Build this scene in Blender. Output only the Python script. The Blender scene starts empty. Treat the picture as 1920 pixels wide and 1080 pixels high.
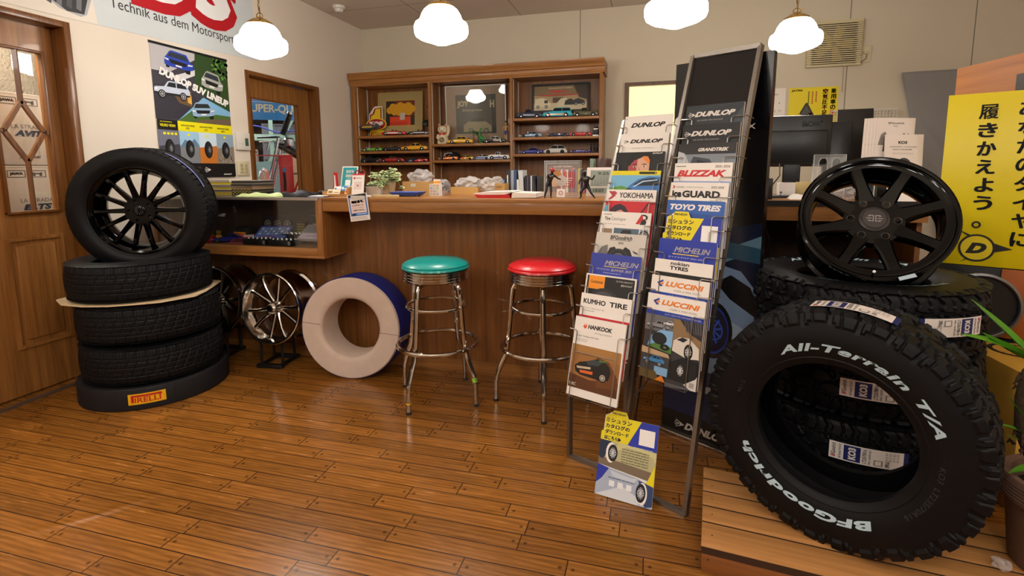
import bpy, bmesh, math, random
from mathutils import Vector as V, Matrix, Euler
from mathutils.geometry import tessellate_polygon

C = bpy.context.scene.collection
S = bpy.context.scene
R = math.radians
PI = math.pi

# ------------------------------------------------------------------ camera, world, exposure, light
def make_camera():
    f, yaw, pitch, roll = 954.7, R(15.41), R(7.24), R(-.42)
    cy, sy = math.cos(yaw), math.sin(yaw)
    fw = V((-sy*math.cos(pitch), cy*math.cos(pitch), -math.sin(pitch)))
    r = V((cy, sy, 0)); u = r.cross(fw)
    cr, sr = math.cos(roll), math.sin(roll)
    r2 = r*cr + u*sr; u2 = -r*sr + u*cr
    m = Matrix((( r2.x, u2.x, -fw.x, 0), (r2.y, u2.y, -fw.y, 0), (r2.z, u2.z, -fw.z, 1.2), (0, 0, 0, 1)))
    cd = bpy.data.cameras.new('camera'); co = bpy.data.objects.new('camera', cd); C.objects.link(co)
    co.matrix_world = m
    cd.sensor_width = 36; cd.lens = f/1920*36; cd.shift_y = -100/1920; cd.clip_start = .02
    S.camera = co
make_camera()
w = bpy.data.worlds.new('world'); S.world = w; w.use_nodes = True
w.node_tree.nodes['Background'].inputs[0].default_value = (.9, .95, 1, 1)
w.node_tree.nodes['Background'].inputs[1].default_value = .3
S.view_settings.view_transform = 'Standard'; S.view_settings.look = 'None'
S.view_settings.exposure = 0.22; S.view_settings.gamma = 1
S.view_settings.use_curve_mapping = False
S.cycles.use_denoising = True
S.cycles.max_bounces = 8; S.cycles.diffuse_bounces = 5; S.cycles.transparent_max_bounces = 16
S.cycles.sample_clamp_indirect = 6
S.cycles.caustics_reflective = False; S.cycles.caustics_refractive = False
LAMP_POWER = 28.0          # emission strength of the pendant globes
LAMP_COLOUR = (1, .94, .86)
TROFFER = 7.0              # emission of the ceiling light panels behind the camera

# ------------------------------------------------------------------ materials
def lin(h):
    h = h.lstrip('#'); h = h if len(h) == 6 else ''.join(q*2 for q in h); c = [int(h[i:i+2], 16)/255 for i in (0, 2, 4)]
    return tuple(x/12.92 if x <= .04045 else ((x+.055)/1.055)**2.4 for x in c)
_mats = {}
def mat(key, col='#808080', rough=.5, metal=0, coat=0, spec=.5, emit=0, alpha=1, trans=0, ior=1.45, coatr=.05):
    k = (key, col, rough, metal, coat, spec, emit, alpha, trans)
    if k in _mats: return _mats[k]
    m = bpy.data.materials.new(key); m.use_nodes = True
    b = m.node_tree.nodes['Principled BSDF']; i = b.inputs
    c = (*lin(col), 1) if isinstance(col, str) else (*col, 1)
    i['Base Color'].default_value = c; i['Roughness'].default_value = rough; i['Metallic'].default_value = metal
    i['Coat Weight'].default_value = coat; i['Coat Roughness'].default_value = coatr
    i['Specular IOR Level'].default_value = spec; i['IOR'].default_value = ior
    i['Alpha'].default_value = alpha; i['Transmission Weight'].default_value = trans
    if emit:
        i['Emission Color'].default_value = c; i['Emission Strength'].default_value = emit
    m.diffuse_color = c
    _mats[k] = m
    return m
def ink(col, rough=.45): return mat('print_ink', col, rough, coat=.0)
def nodes(m): return m.node_tree.nodes, m.node_tree.links
def noise_bump(m, scale=40, strength=.2, dist=.002, coord='Object', stretch=None, colvar=0, detail=4):
    n, l = nodes(m); b = n['Principled BSDF']
    tc = n.new('ShaderNodeTexCoord'); nz = n.new('ShaderNodeTexNoise'); nz.inputs['Scale'].default_value = scale; nz.inputs['Detail'].default_value = detail
    src = tc.outputs[coord]
    if stretch:
        mp = n.new('ShaderNodeMapping'); mp.inputs['Scale'].default_value = stretch; l.new(src, mp.inputs[0]); src = mp.outputs[0]
    l.new(src, nz.inputs['Vector'])
    bp = n.new('ShaderNodeBump'); bp.inputs['Strength'].default_value = strength; bp.inputs['Distance'].default_value = dist
    l.new(nz.outputs['Fac'], bp.inputs['Height']); l.new(bp.outputs[0], b.inputs['Normal'])
    if colvar:
        base = b.inputs['Base Color'].default_value[:]
        mx = n.new('ShaderNodeMix'); mx.data_type = 'RGBA'
        mx.inputs[6].default_value = (*[c*(1-colvar) for c in base[:3]], 1); mx.inputs[7].default_value = (*[min(1, c*(1+colvar)) for c in base[:3]], 1)
        l.new(nz.outputs['Fac'], mx.inputs[0]); l.new(mx.outputs[2], b.inputs['Base Color'])
    return m
def wood(key, c1, c2, axis='x', scale=1.0, rough=.38, coat=.15, grain=.10, c3=None):
    """long-grain wood in object space; axis = direction of the grain"""
    m = mat(key, c1, rough, coat=coat); n, l = nodes(m); b = n['Principled BSDF']
    tc = n.new('ShaderNodeTexCoord'); mp = n.new('ShaderNodeMapping'); l.new(tc.outputs['Object'], mp.inputs[0])
    s = {'x': (1.2, 26, 26), 'y': (26, 1.2, 26), 'z': (26, 26, 1.2)}[axis]
    mp.inputs['Scale'].default_value = tuple(q*scale for q in s)
    nz = n.new('ShaderNodeTexNoise'); nz.inputs['Scale'].default_value = 1.6; nz.inputs['Detail'].default_value = 6; nz.inputs['Distortion'].default_value = .6
    l.new(mp.outputs[0], nz.inputs['Vector'])
    nf = n.new('ShaderNodeTexNoise'); nf.inputs['Scale'].default_value = 9; nf.inputs['Detail'].default_value = 3
    l.new(mp.outputs[0], nf.inputs['Vector'])
    ad = n.new('ShaderNodeMath'); ad.operation = 'MULTIPLY_ADD'; ad.inputs[1].default_value = .35; l.new(nf.outputs['Fac'], ad.inputs[0]); l.new(nz.outputs['Fac'], ad.inputs[2])
    rp = n.new('ShaderNodeValToRGB'); rp.color_ramp.elements[0].position = .45; rp.color_ramp.elements[1].position = .9
    rp.color_ramp.elements[0].color = (*lin(c2), 1); rp.color_ramp.elements[1].color = (*lin(c1), 1)
    l.new(ad.outputs[0], rp.inputs[0]); l.new(rp.outputs[0], b.inputs['Base Color'])
    bp = n.new('ShaderNodeBump'); bp.inputs['Strength'].default_value = grain; bp.inputs['Distance'].default_value = .001
    l.new(ad.outputs[0], bp.inputs['Height']); l.new(bp.outputs[0], b.inputs['Normal'])
    return m

# ------------------------------------------------------------------ mesh building
_tcache = {}
def text_geo(s, bold=0, shear=0, sp=1.0):
    k = (s, bold, shear, sp)
    if k not in _tcache:
        cu = bpy.data.curves.new('lettering', 'FONT'); cu.body = s; cu.size = 1; cu.offset = bold; cu.shear = shear
        cu.space_character = sp; cu.resolution_u = 3; cu.fill_mode = 'FRONT'
        ob = bpy.data.objects.new('lettering', cu)
        me = bpy.data.meshes.new_from_object(ob)
        vs = [(v.co.x, v.co.y) for v in me.vertices]; fs = [tuple(p.vertices) for p in me.polygons]
        bpy.data.meshes.remove(me); bpy.data.objects.remove(ob); bpy.data.curves.remove(cu)
        if vs:
            x0 = min(v[0] for v in vs); x1 = max(v[0] for v in vs); y0 = min(v[1] for v in vs); y1 = max(v[1] for v in vs)
            vs = [((x-x0)/max(1e-6, x1-x0), (y-y0)/max(1e-6, y1-y0)) for x, y in vs]
        _tcache[k] = (vs, fs, (x1-x0)/max(1e-6, y1-y0) if vs else 1)
    return _tcache[k]

class MB:
    def __init__(s): s.v = []; s.f = []; s.m = []; s.mats = []; s.T = Matrix.Identity(4); s.k = 0
    def mi(s, m):
        if m not in s.mats: s.mats.append(m)
        return s.mats.index(m)
    def add(s, vs, fs, m):
        o = len(s.v); T = s.T
        s.v += [tuple(T @ V(p)) for p in vs]; i = s.mi(m)
        for f in fs: s.f.append(tuple(o+q for q in f)); s.m.append(i)
    def box(s, x0, x1, y0, y1, z0, z1, m, bev=0):
        if x0 > x1: x0, x1 = x1, x0
        if y0 > y1: y0, y1 = y1, y0
        if z0 > z1: z0, z1 = z1, z0
        if not bev:
            vs = [(x, y, z) for x in (x0, x1) for y in (y0, y1) for z in (z0, z1)]
            s.add(vs, [(0, 1, 3, 2), (4, 6, 7, 5), (0, 4, 5, 1), (2, 3, 7, 6), (0, 2, 6, 4), (1, 5, 7, 3)], m)
        else:
            b = bmesh.new(); bmesh.ops.create_cube(b, size=1)
            for v in b.verts: v.co = V(((x0+x1)/2+v.co.x*(x1-x0), (y0+y1)/2+v.co.y*(y1-y0), (z0+z1)/2+v.co.z*(z1-z0)))
            bmesh.ops.bevel(b, geom=b.edges[:], offset=min(bev, .45*min(x1-x0, y1-y0, z1-z0)), segments=2, affect='EDGES', profile=.5)
            s.frombm(b, m)
    def frombm(s, b, m):
        b.verts.ensure_lookup_table(); b.verts.index_update()
        s.add([tuple(v.co) for v in b.verts], [tuple(v.index for v in f.verts) for f in b.faces], m); b.free()
    def loft(s, rings, m, closed=False, caps=True, cyc=True):
        n = len(rings[0]); vs = [p for r in rings for p in r]; fs = []
        K = len(rings)
        for a in range(K if closed else K-1):
            b = (a+1) % K
            for i in range(n if cyc else n-1):
                j = (i+1) % n; fs.append((a*n+i, a*n+j, b*n+j, b*n+i))
        if caps and not closed and cyc:
            fs.append(tuple(range(n))[::-1]); fs.append(tuple((K-1)*n+i for i in range(n)))
        s.add(vs, fs, m)
    def cyl(s, p0, p1, r0, m, r1=None, seg=16, caps=True):
        p0 = V(p0); p1 = V(p1); r1 = r0 if r1 is None else r1
        d = (p1-p0).normalized(); a = d.orthogonal().normalized(); b = d.cross(a)
        ring = lambda p, r: [tuple(p+a*(r*math.cos(t))+b*(r*math.sin(t))) for t in [2*PI*i/seg for i in range(seg)]]
        s.loft([ring(p0, r0), ring(p1, r1)], m, caps=caps)
    def tube(s, pts, r, m, seg=8, closed=False, sq=False):
        P = [V(p) for p in pts]; n = len(P); rings = []
        d0 = (P[1]-P[0]).normalized(); a = d0.orthogonal().normalized()
        if abs(d0.z) < .9: a = (V((0, 0, 1))-d0*d0.z).normalized()
        for i in range(n):
            if closed: d = (P[(i+1) % n]-P[i-1]).normalized()
            else: d = (P[min(i+1, n-1)]-P[max(i-1, 0)]).normalized()
            a = (a-d*a.dot(d)).normalized(); b = d.cross(a)
            rr = r[i] if isinstance(r, (list, tuple)) else r
            k = 4 if sq else seg; off = PI/4 if sq else 0; q = math.sqrt(2) if sq else 1
            sc = 1
            if 0 < i < n-1 or closed:
                e0 = (P[i]-P[i-1]).normalized(); sc = 1/max(.5, math.sqrt(max(.25, (1+e0.dot((P[(i+1) % n]-P[i]).normalized()))/2)))
            rings.append([tuple(P[i]+a*(rr*q*sc*math.cos(t+off))+b*(rr*q*math.sin(t+off))) for t in [2*PI*j/k for j in range(k)]])
        s.loft(rings, m, closed=closed)
    def lathe(s, prof, m, seg=32, c=(0, 0, 0), closed=False, axis='z'):
        """prof: (r, h) along the axis"""
        rings = []
        for i in range(seg):
            t = 2*PI*i/seg; ct, st = math.cos(t), math.sin(t)
            if axis == 'z': rings.append([(c[0]+r*ct, c[1]+r*st, c[2]+h) for r, h in prof])
            elif axis == 'y': rings.append([(c[0]+r*ct, c[1]+h, c[2]+r*st) for r, h in prof])
            else: rings.append([(c[0]+h, c[1]+r*ct, c[2]+r*st) for r, h in prof])
        s.loft(rings, m, closed=True, cyc=closed)
    def prism(s, poly, y0, y1, m, holes=(), inset=0):
        """polygon in (x, z) drawn out from y0 to y1"""
        loops = [list(poly)]+[list(h) for h in holes]
        flat = [p for L in loops for p in L]; n = len(flat)
        tris = tessellate_polygon([[V((p[0], p[1], 0)) for p in L] for L in loops])
        vs = [(p[0], y0, p[1]) for p in flat]+[(p[0], y1, p[1]) for p in flat]
        fs = [tuple(t) for t in tris]+[tuple(n+i for i in t[::-1]) for t in tris]
        o = 0
        for L in loops:
            k = len(L)
            for i in range(k): fs.append((o+i, o+(i+1) % k, n+o+(i+1) % k, n+o+i))
            o += k
        s.add(vs, fs, m)
    def poly3(s, pts, m): s.add(pts, [tuple(range(len(pts)))], m)
    def ball(s, c, r, m, sub=2, sc=(1, 1, 1), jit=0, seed=0):
        b = bmesh.new(); bmesh.ops.create_icosphere(b, subdivisions=sub, radius=1); rn = random.Random(seed)
        for v in b.verts:
            q = 1+jit*(rn.random()-.5)*2
            v.co = V((c[0]+v.co.x*r*sc[0]*q, c[1]+v.co.y*r*sc[1]*q, c[2]+v.co.z*r*sc[2]*q))
        s.frombm(b, m)
    # ---- flat printing on the local face y = 0 looking towards -y; x right, z up
    def lay(s, poly, m, y=None):
        s.k += 1; yy = -.00012*s.k if y is None else y
        loops = poly if isinstance(poly[0][0], (list, tuple)) else [poly]
        tris = tessellate_polygon([[V((p[0], p[1], 0)) for p in L] for L in loops])
        flat = [p for L in loops for p in L]
        s.add([(p[0], yy, p[1]) for p in flat], [tuple(t) for t in tris], m)
    def rect(s, x0, x1, z0, z1, col, y=None): s.lay([(x0, z0), (x1, z0), (x1, z1), (x0, z1)], col if not isinstance(col, str) else ink(col), y)
    def pol(s, pts, col, y=None): s.lay(pts, col if not isinstance(col, str) else ink(col), y)
    def disc(s, x, z, r, col, rz=None, n=28, y=None): s.pol([(x+r*math.cos(2*PI*i/n), z+(rz or r)*math.sin(2*PI*i/n)) for i in range(n)], col, y)
    def ring(s, x, z, r0, r1, col, rz=1.0, n=28):
        o = [(x+r1*math.cos(2*PI*i/n), z+r1*rz*math.sin(2*PI*i/n)) for i in range(n)]
        h = [(x+r0*math.cos(2*PI*i/n), z+r0*rz*math.sin(2*PI*i/n)) for i in range(n)]
        s.lay([o, h], col if not isinstance(col, str) else ink(col))
    def text(s, t, x, z, w, h, col, bold=0.0, shear=0.0, sp=1.0, fn=None):
        """text stretched into the box x..x+w, z..z+h"""
        if bold > 0 and not fn and (any(c in t for c in 'MWmw') or not t.isascii()):
            # outlines with sharp inner corners are thickened by overlaid copies instead
            w0 = w if w is not None else h*text_geo(t, 0, shear, sp)[2]; q = min(bold, .07)*h*1.3; qx = q*max(1, min(2.2, w0/(h*text_geo(t, 0, shear, sp)[2])))
            for dx, dz in ((-1, 0), (1, 0), (-.7, -.6), (.7, -.6), (-.7, .6), (.7, .6), (-.4, 0), (.4, 0), (0, 0)): s.text(t, x+qx+dx*qx, z+q*.6+dz*q, w0-2*qx, h-1.2*q, col, 0, shear, sp); s.k -= 1
            s.k += 1; return
        vs, fs, asp = text_geo(t, bold, shear, sp)
        if w is None: w = h*asp
        s.k += 1; y = -.00012*s.k
        f = fn or (lambda a, b: (a, y, b))
        m = col if not isinstance(col, str) else ink(col)
        s.add([f(x+a*w, z+b*h) for a, b in vs], fs, m)
    def stripes(s, x, z, w, n, dz, h, col, seed=0):
        """lines of small print too fine to read, drawn as broken bars"""
        rn = random.Random(seed)
        for i in range(n):
            a = x; zz = z-i*dz
            while a < x+w*.97:
                q = min(x+w-a, w*(.08+.14*rn.random())); s.rect(a, a+q*.86, zz, zz+h, col); a += q
                s.k -= 1
            s.k += 1
    def build(s, name, parent=None, M=None, sharp=35, flat=False):
        me = bpy.data.meshes.new(name)
        me.from_pydata(s.v, [], s.f)
        for m in s.mats: me.materials.append(m)
        me.polygons.foreach_set('material_index', s.m)
        if not flat:
            me.polygons.foreach_set('use_smooth', [True]*len(s.f)); me.update()
            me.set_sharp_from_angle(angle=R(sharp))
        me.update(); me.validate()
        b = bmesh.new(); b.from_mesh(me); bmesh.ops.recalc_face_normals(b, faces=b.faces[:]); b.to_mesh(me); b.free()
        o = bpy.data.objects.new(name, me); C.objects.link(o)
        if parent: o.parent = parent
        if M is not None: o.matrix_local = M
        return o

def tag(o, label=None, cat=None, group=None, kind=None):
    if label: o['label'] = label
    if cat: o['category'] = cat
    if group: o['group'] = group
    if kind: o['kind'] = kind
    return o
def thing(name, label, cat, M=None, group=None):
    o = bpy.data.objects.new(name, None); C.objects.link(o); o.empty_display_size = .05
    if M is not None: o.matrix_world = M
    return tag(o, label, cat, group)
def struct(name, mb, **k): return tag(mb.build(name, **k), kind='structure')
def at(x, y, z, rz=0, rx=0, ry=0): return Matrix.Translation((x, y, z)) @ Euler((R(rx), R(ry), R(rz)), 'XYZ').to_matrix().to_4x4()
def face(p, n, up=(0, 0, 1)):
    """matrix whose local -y looks along n, local z as near up as it can be"""
    n = V(n).normalized(); y = -n; z = (V(up)-y*V(up).dot(y)).normalized(); x = y.cross(z)
    return Matrix(((x.x, y.x, z.x, p[0]), (x.y, y.y, z.y, p[1]), (x.z, y.z, z.z, p[2]), (0, 0, 0, 1)))
def copy_thing(o, M, label=None):
    c = o.copy(); C.objects.link(c); c.matrix_world = M
    if label: c['label'] = label
    for ch in o.children:
        d = ch.copy(); C.objects.link(d); d.parent = c; d.matrix_parent_inverse = ch.matrix_parent_inverse.copy(); d.matrix_local = ch.matrix_local.copy()
        for g in ch.children:
            e = g.copy(); C.objects.link(e); e.parent = d; e.matrix_local = g.matrix_local.copy()
    return c
def circ(r, n=24, x=0, z=0, a0=0): return [(x+r*math.cos(a0+2*PI*i/n), z+r*math.sin(a0+2*PI*i/n)) for i in range(n)]
def dlogo(b, x, z, s, fg, bg):
    """round D badge with a pointed arrow; s = badge radius"""
    b.pol([(x-1.0*s, z+1.55*s), (x+2.6*s, z+.05*s), (x-1.0*s, z-1.55*s), (x-.2*s, z-1.05*s), (x-.2*s, z+1.05*s)], fg)
    b.disc(x, z, 1.08*s, fg); b.disc(x, z, .9*s, bg)
    b.text('D', x-.62*s, z-.42*s, 1.25*s, .84*s, fg, bold=.06, shear=.35)

# common materials
BLACK = mat('black_plastic', '#0d0d0e', .45)
CHROME = noise_bump(mat('chrome', '#c9c4bd', .12, 1), 8, .03, .001)
STEEL = noise_bump(mat('bare_steel', '#938d87', .42, 1), 60, .1, .0005, stretch=(1, 1, 8), colvar=.25)
WIRE = mat('wire_steel', '#a39c94', .3, 1)
BRASS = mat('brass', '#b08d42', .25, 1)
WHITEP = mat('white_paper', '#e9e2dc', .6)
RUBBER = noise_bump(mat('tyre_rubber', '#0a0a0d', .52, spec=.27), 300, .25, .0006, colvar=.25)

def glassm(key, alpha=.06, col='#ffffff', rough=.02):
    """thin sheet of glass: clear, with a mirror reflection that grows at grazing angles"""
    if alpha > .5: return mat(key, col, rough, alpha=alpha)
    if key in _mats: return _mats[key]
    m = bpy.data.materials.new(key); m.use_nodes = True; n, l = nodes(m); n.clear()
    o = n.new('ShaderNodeOutputMaterial'); t = n.new('ShaderNodeBsdfTransparent'); g = n.new('ShaderNodeBsdfGlossy'); g.inputs['Roughness'].default_value = rough
    t.inputs[0].default_value = (.96, .97, .96, 1)
    f = n.new('ShaderNodeFresnel'); gm = n.new('ShaderNodeNewGeometry'); mr = n.new('ShaderNodeMapRange'); mr.inputs['To Min'].default_value = 1.5; mr.inputs['To Max'].default_value = 1/1.5; l.new(gm.outputs['Backfacing'], mr.inputs['Value']); l.new(mr.outputs[0], f.inputs[0]); mx = n.new('ShaderNodeMixShader'); l.new(f.outputs[0], mx.inputs[0]); l.new(t.outputs[0], mx.inputs[1]); l.new(g.outputs[0], mx.inputs[2]); l.new(mx.outputs[0], o.inputs[0])
    m.diffuse_color = (.9, .95, .95, .2); _mats[key] = m; return m
GLASS = glassm('window_glass')
# ------------------------------------------------------------------ the setting
WALLX, BACKY, CEILZ = -3.16, 5.24, 2.755
OAK = wood('oak_veneer', '#a36e38', '#7b4f24', 'z', 1.0)
OAKX = wood('oak_veneer_lengthwise', '#a8723a', '#815427', 'x', 1.0)
OAKY = wood('oak_veneer_crosswise', '#9a6632', '#74481f', 'y', 1.0)
OAKD = wood('oak_panel', '#8b582a', '#643c19', 'z', .8, rough=.42)
TRIMW = wood('door_trim', '#80501f', '#5a3314', 'z', 1.2)
def wall_mat(key, col, seams=()):
    m = noise_bump(mat(key, col, .75), 180, .22, .0012, detail=5)
    if seams:
        n, l = nodes(m); b = n['Principled BSDF']; tc = n.new('ShaderNodeTexCoord'); sp = n.new('ShaderNodeSeparateXYZ'); l.new(tc.outputs['Object'], sp.inputs[0])
        acc = None
        for a, v in seams:
            c = n.new('ShaderNodeMath'); c.operation = 'COMPARE'; c.inputs[1].default_value = v; c.inputs[2].default_value = .004; l.new(sp.outputs['XYZ'.index(a)], c.inputs[0])
            if acc: q = n.new('ShaderNodeMath'); q.operation = 'MAXIMUM'; l.new(acc, q.inputs[0]); l.new(c.outputs[0], q.inputs[1]); acc = q.outputs[0]
            else: acc = c.outputs[0]
        mx = n.new('ShaderNodeMix'); mx.data_type = 'RGBA'; mx.inputs[6].default_value = b.inputs['Base Color'].default_value; mx.inputs[7].default_value = (*[x*.35 for x in lin(col)], 1)
        l.new(acc, mx.inputs[0]); l.new(mx.outputs[2], b.inputs['Base Color'])
    return m
WALL = wall_mat('painted_wall', '#e0d6c8')
WALLB = wall_mat('painted_wall_joints', '#cbc1ab', [('X', -.73), ('X', 1.62), ('X', 2.53)])
CEIL = wall_mat('ceiling_board', '#cfc4b6', [('X', q) for q in (-2.28, -1.33, -.42, .5, 1.4, 2.3)]+[('Y', q) for q in (.98, 2.8, 4.6)])

def floor_mat():
    m = mat('plank_floor', '#8a4a18', .30, coat=.25, coatr=.22); n, l = nodes(m); b = n['Principled BSDF']
    def M(op, a, c=None, d=None):
        q = n.new('ShaderNodeMath'); q.operation = op
        for i, x in enumerate((a, c, d)):
            if x is None: continue
            if isinstance(x, (int, float)): q.inputs[i].default_value = x
            else: l.new(x, q.inputs[i])
        return q.outputs[0]
    tc = n.new('ShaderNodeTexCoord'); sp = n.new('ShaderNodeSeparateXYZ'); l.new(tc.outputs['Object'], sp.inputs[0])
    X, Y = sp.outputs[0], sp.outputs[1]
    r = M('DIVIDE', Y, .0715); row = M('FLOOR', r); fr = M('FRACT', r)
    def wn(a, bb=None):
        q = n.new('ShaderNodeTexWhiteNoise'); q.noise_dimensions = '2D'
        cb = n.new('ShaderNodeCombineXYZ')
        for i, x in enumerate((a, bb)):
            if x is None: cb.inputs[i].default_value = 3.3
            elif isinstance(x, (int, float)): cb.inputs[i].default_value = x
            else: l.new(x, cb.inputs[i])
        l.new(cb.outputs[0], q.inputs['Vector']); return q.outputs['Value']
    Lr = M('MULTIPLY_ADD', wn(row, 7.1), .22, .38)
    cc = M('ADD', M('DIVIDE', X, Lr), M('MULTIPLY', wn(row, 1.7), 9))
    col = M('FLOOR', cc); fc = M('FRACT', cc); idn = wn(row, col)
    dx = M('MULTIPLY', M('SUBTRACT', .5, M('ABSOLUTE', M('SUBTRACT', fc, .5))), Lr)       # metres from the plank end
    dy = M('MULTIPLY', M('SUBTRACT', .5, M('ABSOLUTE', M('SUBTRACT', fr, .5))), .0715)
    seam = M('MAXIMUM', M('LESS_THAN', dx, .0018), M('LESS_THAN', dy, .0018))
    px = M('SUBTRACT', dx, .02); py = M('MULTIPLY', M('SUBTRACT', fr, .5), .0715)
    peg = M('LESS_THAN', M('ADD', M('MULTIPLY', px, px), M('MULTIPLY', py, py)), .0062**2)
    cb = n.new('ShaderNodeCombineXYZ'); l.new(M('MULTIPLY_ADD', X, 2.2, M('MULTIPLY', idn, 40)), cb.inputs[0]); l.new(M('MULTIPLY_ADD', Y, 20, M('MULTIPLY', idn, 17)), cb.inputs[1])
    nz = n.new('ShaderNodeTexNoise'); nz.inputs['Scale'].default_value = 2.2; nz.inputs['Detail'].default_value = 7; nz.inputs['Distortion'].default_value = 1.4; l.new(cb.outputs[0], nz.inputs['Vector'])
    wv = n.new('ShaderNodeTexWave'); wv.bands_direction = 'Y'; wv.inputs['Scale'].default_value = .9; wv.inputs['Distortion'].default_value = 7; wv.inputs['Detail'].default_value = 3; wv.inputs['Detail Scale'].default_value = .8; l.new(cb.outputs[0], wv.inputs['Vector'])
    g = M('ADD', M('MULTIPLY', nz.outputs['Fac'], .80), M('MULTIPLY', wv.outputs['Fac'], .20))
    rp = n.new('ShaderNodeValToRGB'); e = rp.color_ramp.elements
    e[0].position = .2; e[0].color = (*lin('#6b4218'), 1); e[1].position = .8; e[1].color = (*lin('#a26b2e'), 1)
    q = e.new(.5); q.color = (*lin('#875620'), 1)
    l.new(g, rp.inputs[0])
    hs = n.new('ShaderNodeHueSaturation'); l.new(rp.outputs[0], hs.inputs['Color']); l.new(M('MULTIPLY_ADD', idn, .42, .80), hs.inputs['Value'])
    mx = n.new('ShaderNodeMix'); mx.data_type = 'RGBA'; l.new(M('MAXIMUM', M('MULTIPLY', seam, .92), M('MULTIPLY', peg, .6)), mx.inputs[0]); l.new(hs.outputs[0], mx.inputs[6]); mx.inputs[7].default_value = (*lin('#1c0b03'), 1)
    l.new(mx.outputs[2], b.inputs['Base Color'])
    # a long buckle where the flooring has lifted, running towards the door
    ax, ay, bx, by = -2.0, 1.08, -1.62, 1.52
    L = math.hypot(bx-ax, by-ay); ux, uy = (bx-ax)/L, (by-ay)/L
    s_ = M('ADD', M('MULTIPLY', M('SUBTRACT', X, ax), ux), M('MULTIPLY', M('SUBTRACT', Y, ay), uy))
    t_ = M('ADD', M('MULTIPLY', M('SUBTRACT', X, ax), -uy), M('MULTIPLY', M('SUBTRACT', Y, ay), ux))
    t_ = M('ADD', t_, M('MULTIPLY', M('SINE', M('MULTIPLY', s_, 9)), .012))
    ridge = M('MULTIPLY', M('EXPONENT', M('MULTIPLY', M('MULTIPLY', t_, t_), -2200)), M('EXPONENT', M('MULTIPLY', M('POWER', M('SUBTRACT', M('DIVIDE', s_, L), .4), 2), -5)))
    hgt = M('ADD', M('ADD', M('MULTIPLY', g, .12), M('MULTIPLY', seam, -.35)), M('MULTIPLY', ridge, 2.6))
    bp = n.new('ShaderNodeBump'); bp.inputs['Strength'].default_value = .35; bp.inputs['Distance'].default_value = .004; l.new(hgt, bp.inputs['Height']); l.new(bp.outputs[0], b.inputs['Normal']); l.new(bp.outputs[0], b.inputs['Coat Normal'])
    l.new(M('MULTIPLY_ADD', g, .14, .17), b.inputs['Roughness'])
    return m
b = MB(); b.box(-8.5, 3.5, -3.3, 9.2, -.1, 0, floor_mat()); struct('floor', b)
b = MB(); b.box(-3.3, 3.5, -3.3, 5.4, CEILZ, CEILZ+.1, CEIL); struct('ceiling', b)
b = MB(); b.box(-3.28, 3.5, BACKY, BACKY+.12, 0, 1.2, WALLB); b.box(-3.28, -.26, BACKY, BACKY+.12, 1.2, CEILZ, WALLB)
b.box(.46, 3.5, BACKY, BACKY+.12, 1.2, CEILZ, WALLB); b.box(-.26, .46, BACKY, BACKY+.12, 2.01, CEILZ, WALLB); struct('wall_back', b)
D1 = (1.30, 2.20, 2.03); D2 = (3.476, 4.407, 2.01)
b = MB(); x0, x1 = WALLX-.12, WALLX
b.box(x0, x1, -3.3, D1[0]+.03, 0, CEILZ, WALL); b.box(x0, x1, D1[1]-.03, D2[0]+.03, 0, CEILZ, WALL); b.box(x0, x1, D2[1]-.03, 9.2, 0, CEILZ, WALL)
b.box(x0, x1, D1[0]+.03, D1[1]-.03, D1[2]-.03, CEILZ, WALL); b.box(x0, x1, D2[0]+.03, D2[1]-.03, D2[2]-.03, CEILZ, WALL); struct('wall_left', b)
b = MB(); b.box(3.4, 3.5, -3.3, 5.4, 0, CEILZ, WALL); struct('wall_right', b)
b = MB(); sf = mat('shopfront_frame', '#5a4632', .5)
b.box(-3.28, 3.5, -3.3, -3.2, 2.35, CEILZ, WALL); b.box(-3.28, 3.5, -3.3, -3.2, 0, .35, WALL); struct('wall_front', b)
b = MB(); b.box(-3.28, 3.5, -3.27, -3.26, .35, 2.35, mat('dark_reflection_glass', '#020203', .03)); wf_ = struct('window_2', b)  # unseen front glazing, made black so that glossy things reflect dark
b = MB(); [b.box(x-.03, x+.03, -3.26, -3.2, .35, 2.35, sf) for x in (-3.1, -1.5, .1, 1.7, 3.3)]; b.build('mullions', wf_)
def door_frame(n, D):
    b = MB()
    b.box(-3.30, WALLX+.012, D[0], D[0]+.034, 0, D[2], TRIMW, .003); b.box(-3.30, WALLX+.012, D[1]-.034, D[1], 0, D[2], TRIMW, .003)
    b.box(-3.30, WALLX+.012, D[0]+.034, D[1]-.034, D[2]-.034, D[2], TRIMW, .003)
    return struct('trim_%d' % n, b)
door_frame(1, D1); door_frame(2, D2)


def leaded_window(b, y0, y1, z0, z1, x, d, m):
    """glazing bars: a centre bar, a diamond and two stubs"""
    yc = (y0+y1)/2; zc = (z0+z1)/2; w = .016
    bars = []
    dz = (z1-z0)*.185
    P = dict(t=(yc, zc+dz), r=(y1-.028, zc), bt=(yc, zc-dz), l=(y0+.028, zc))
    for a, q in ((P['t'], P['r']), (P['r'], P['bt']), (P['bt'], P['l']), (P['l'], P['t']), ((yc, z1), P['t']), ((yc, z0), P['bt']), ((y0, zc), P['l']), ((y1, zc), P['r'])):
        b.tube([(x, a[0], a[1]), (x, q[0], q[1])], w*.62, m, sq=True)
    f = .016
    for yy in (y0, y1): b.box(x-.016, x+.016, yy-f/2, yy+f/2, z0-f/2, z1+f/2, m, .004)
    for zz in (z0, z1): b.box(x-.015, x+.015, y0-f/2, y1+f/2, zz-f/2, zz+f/2, m, .004)
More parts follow.
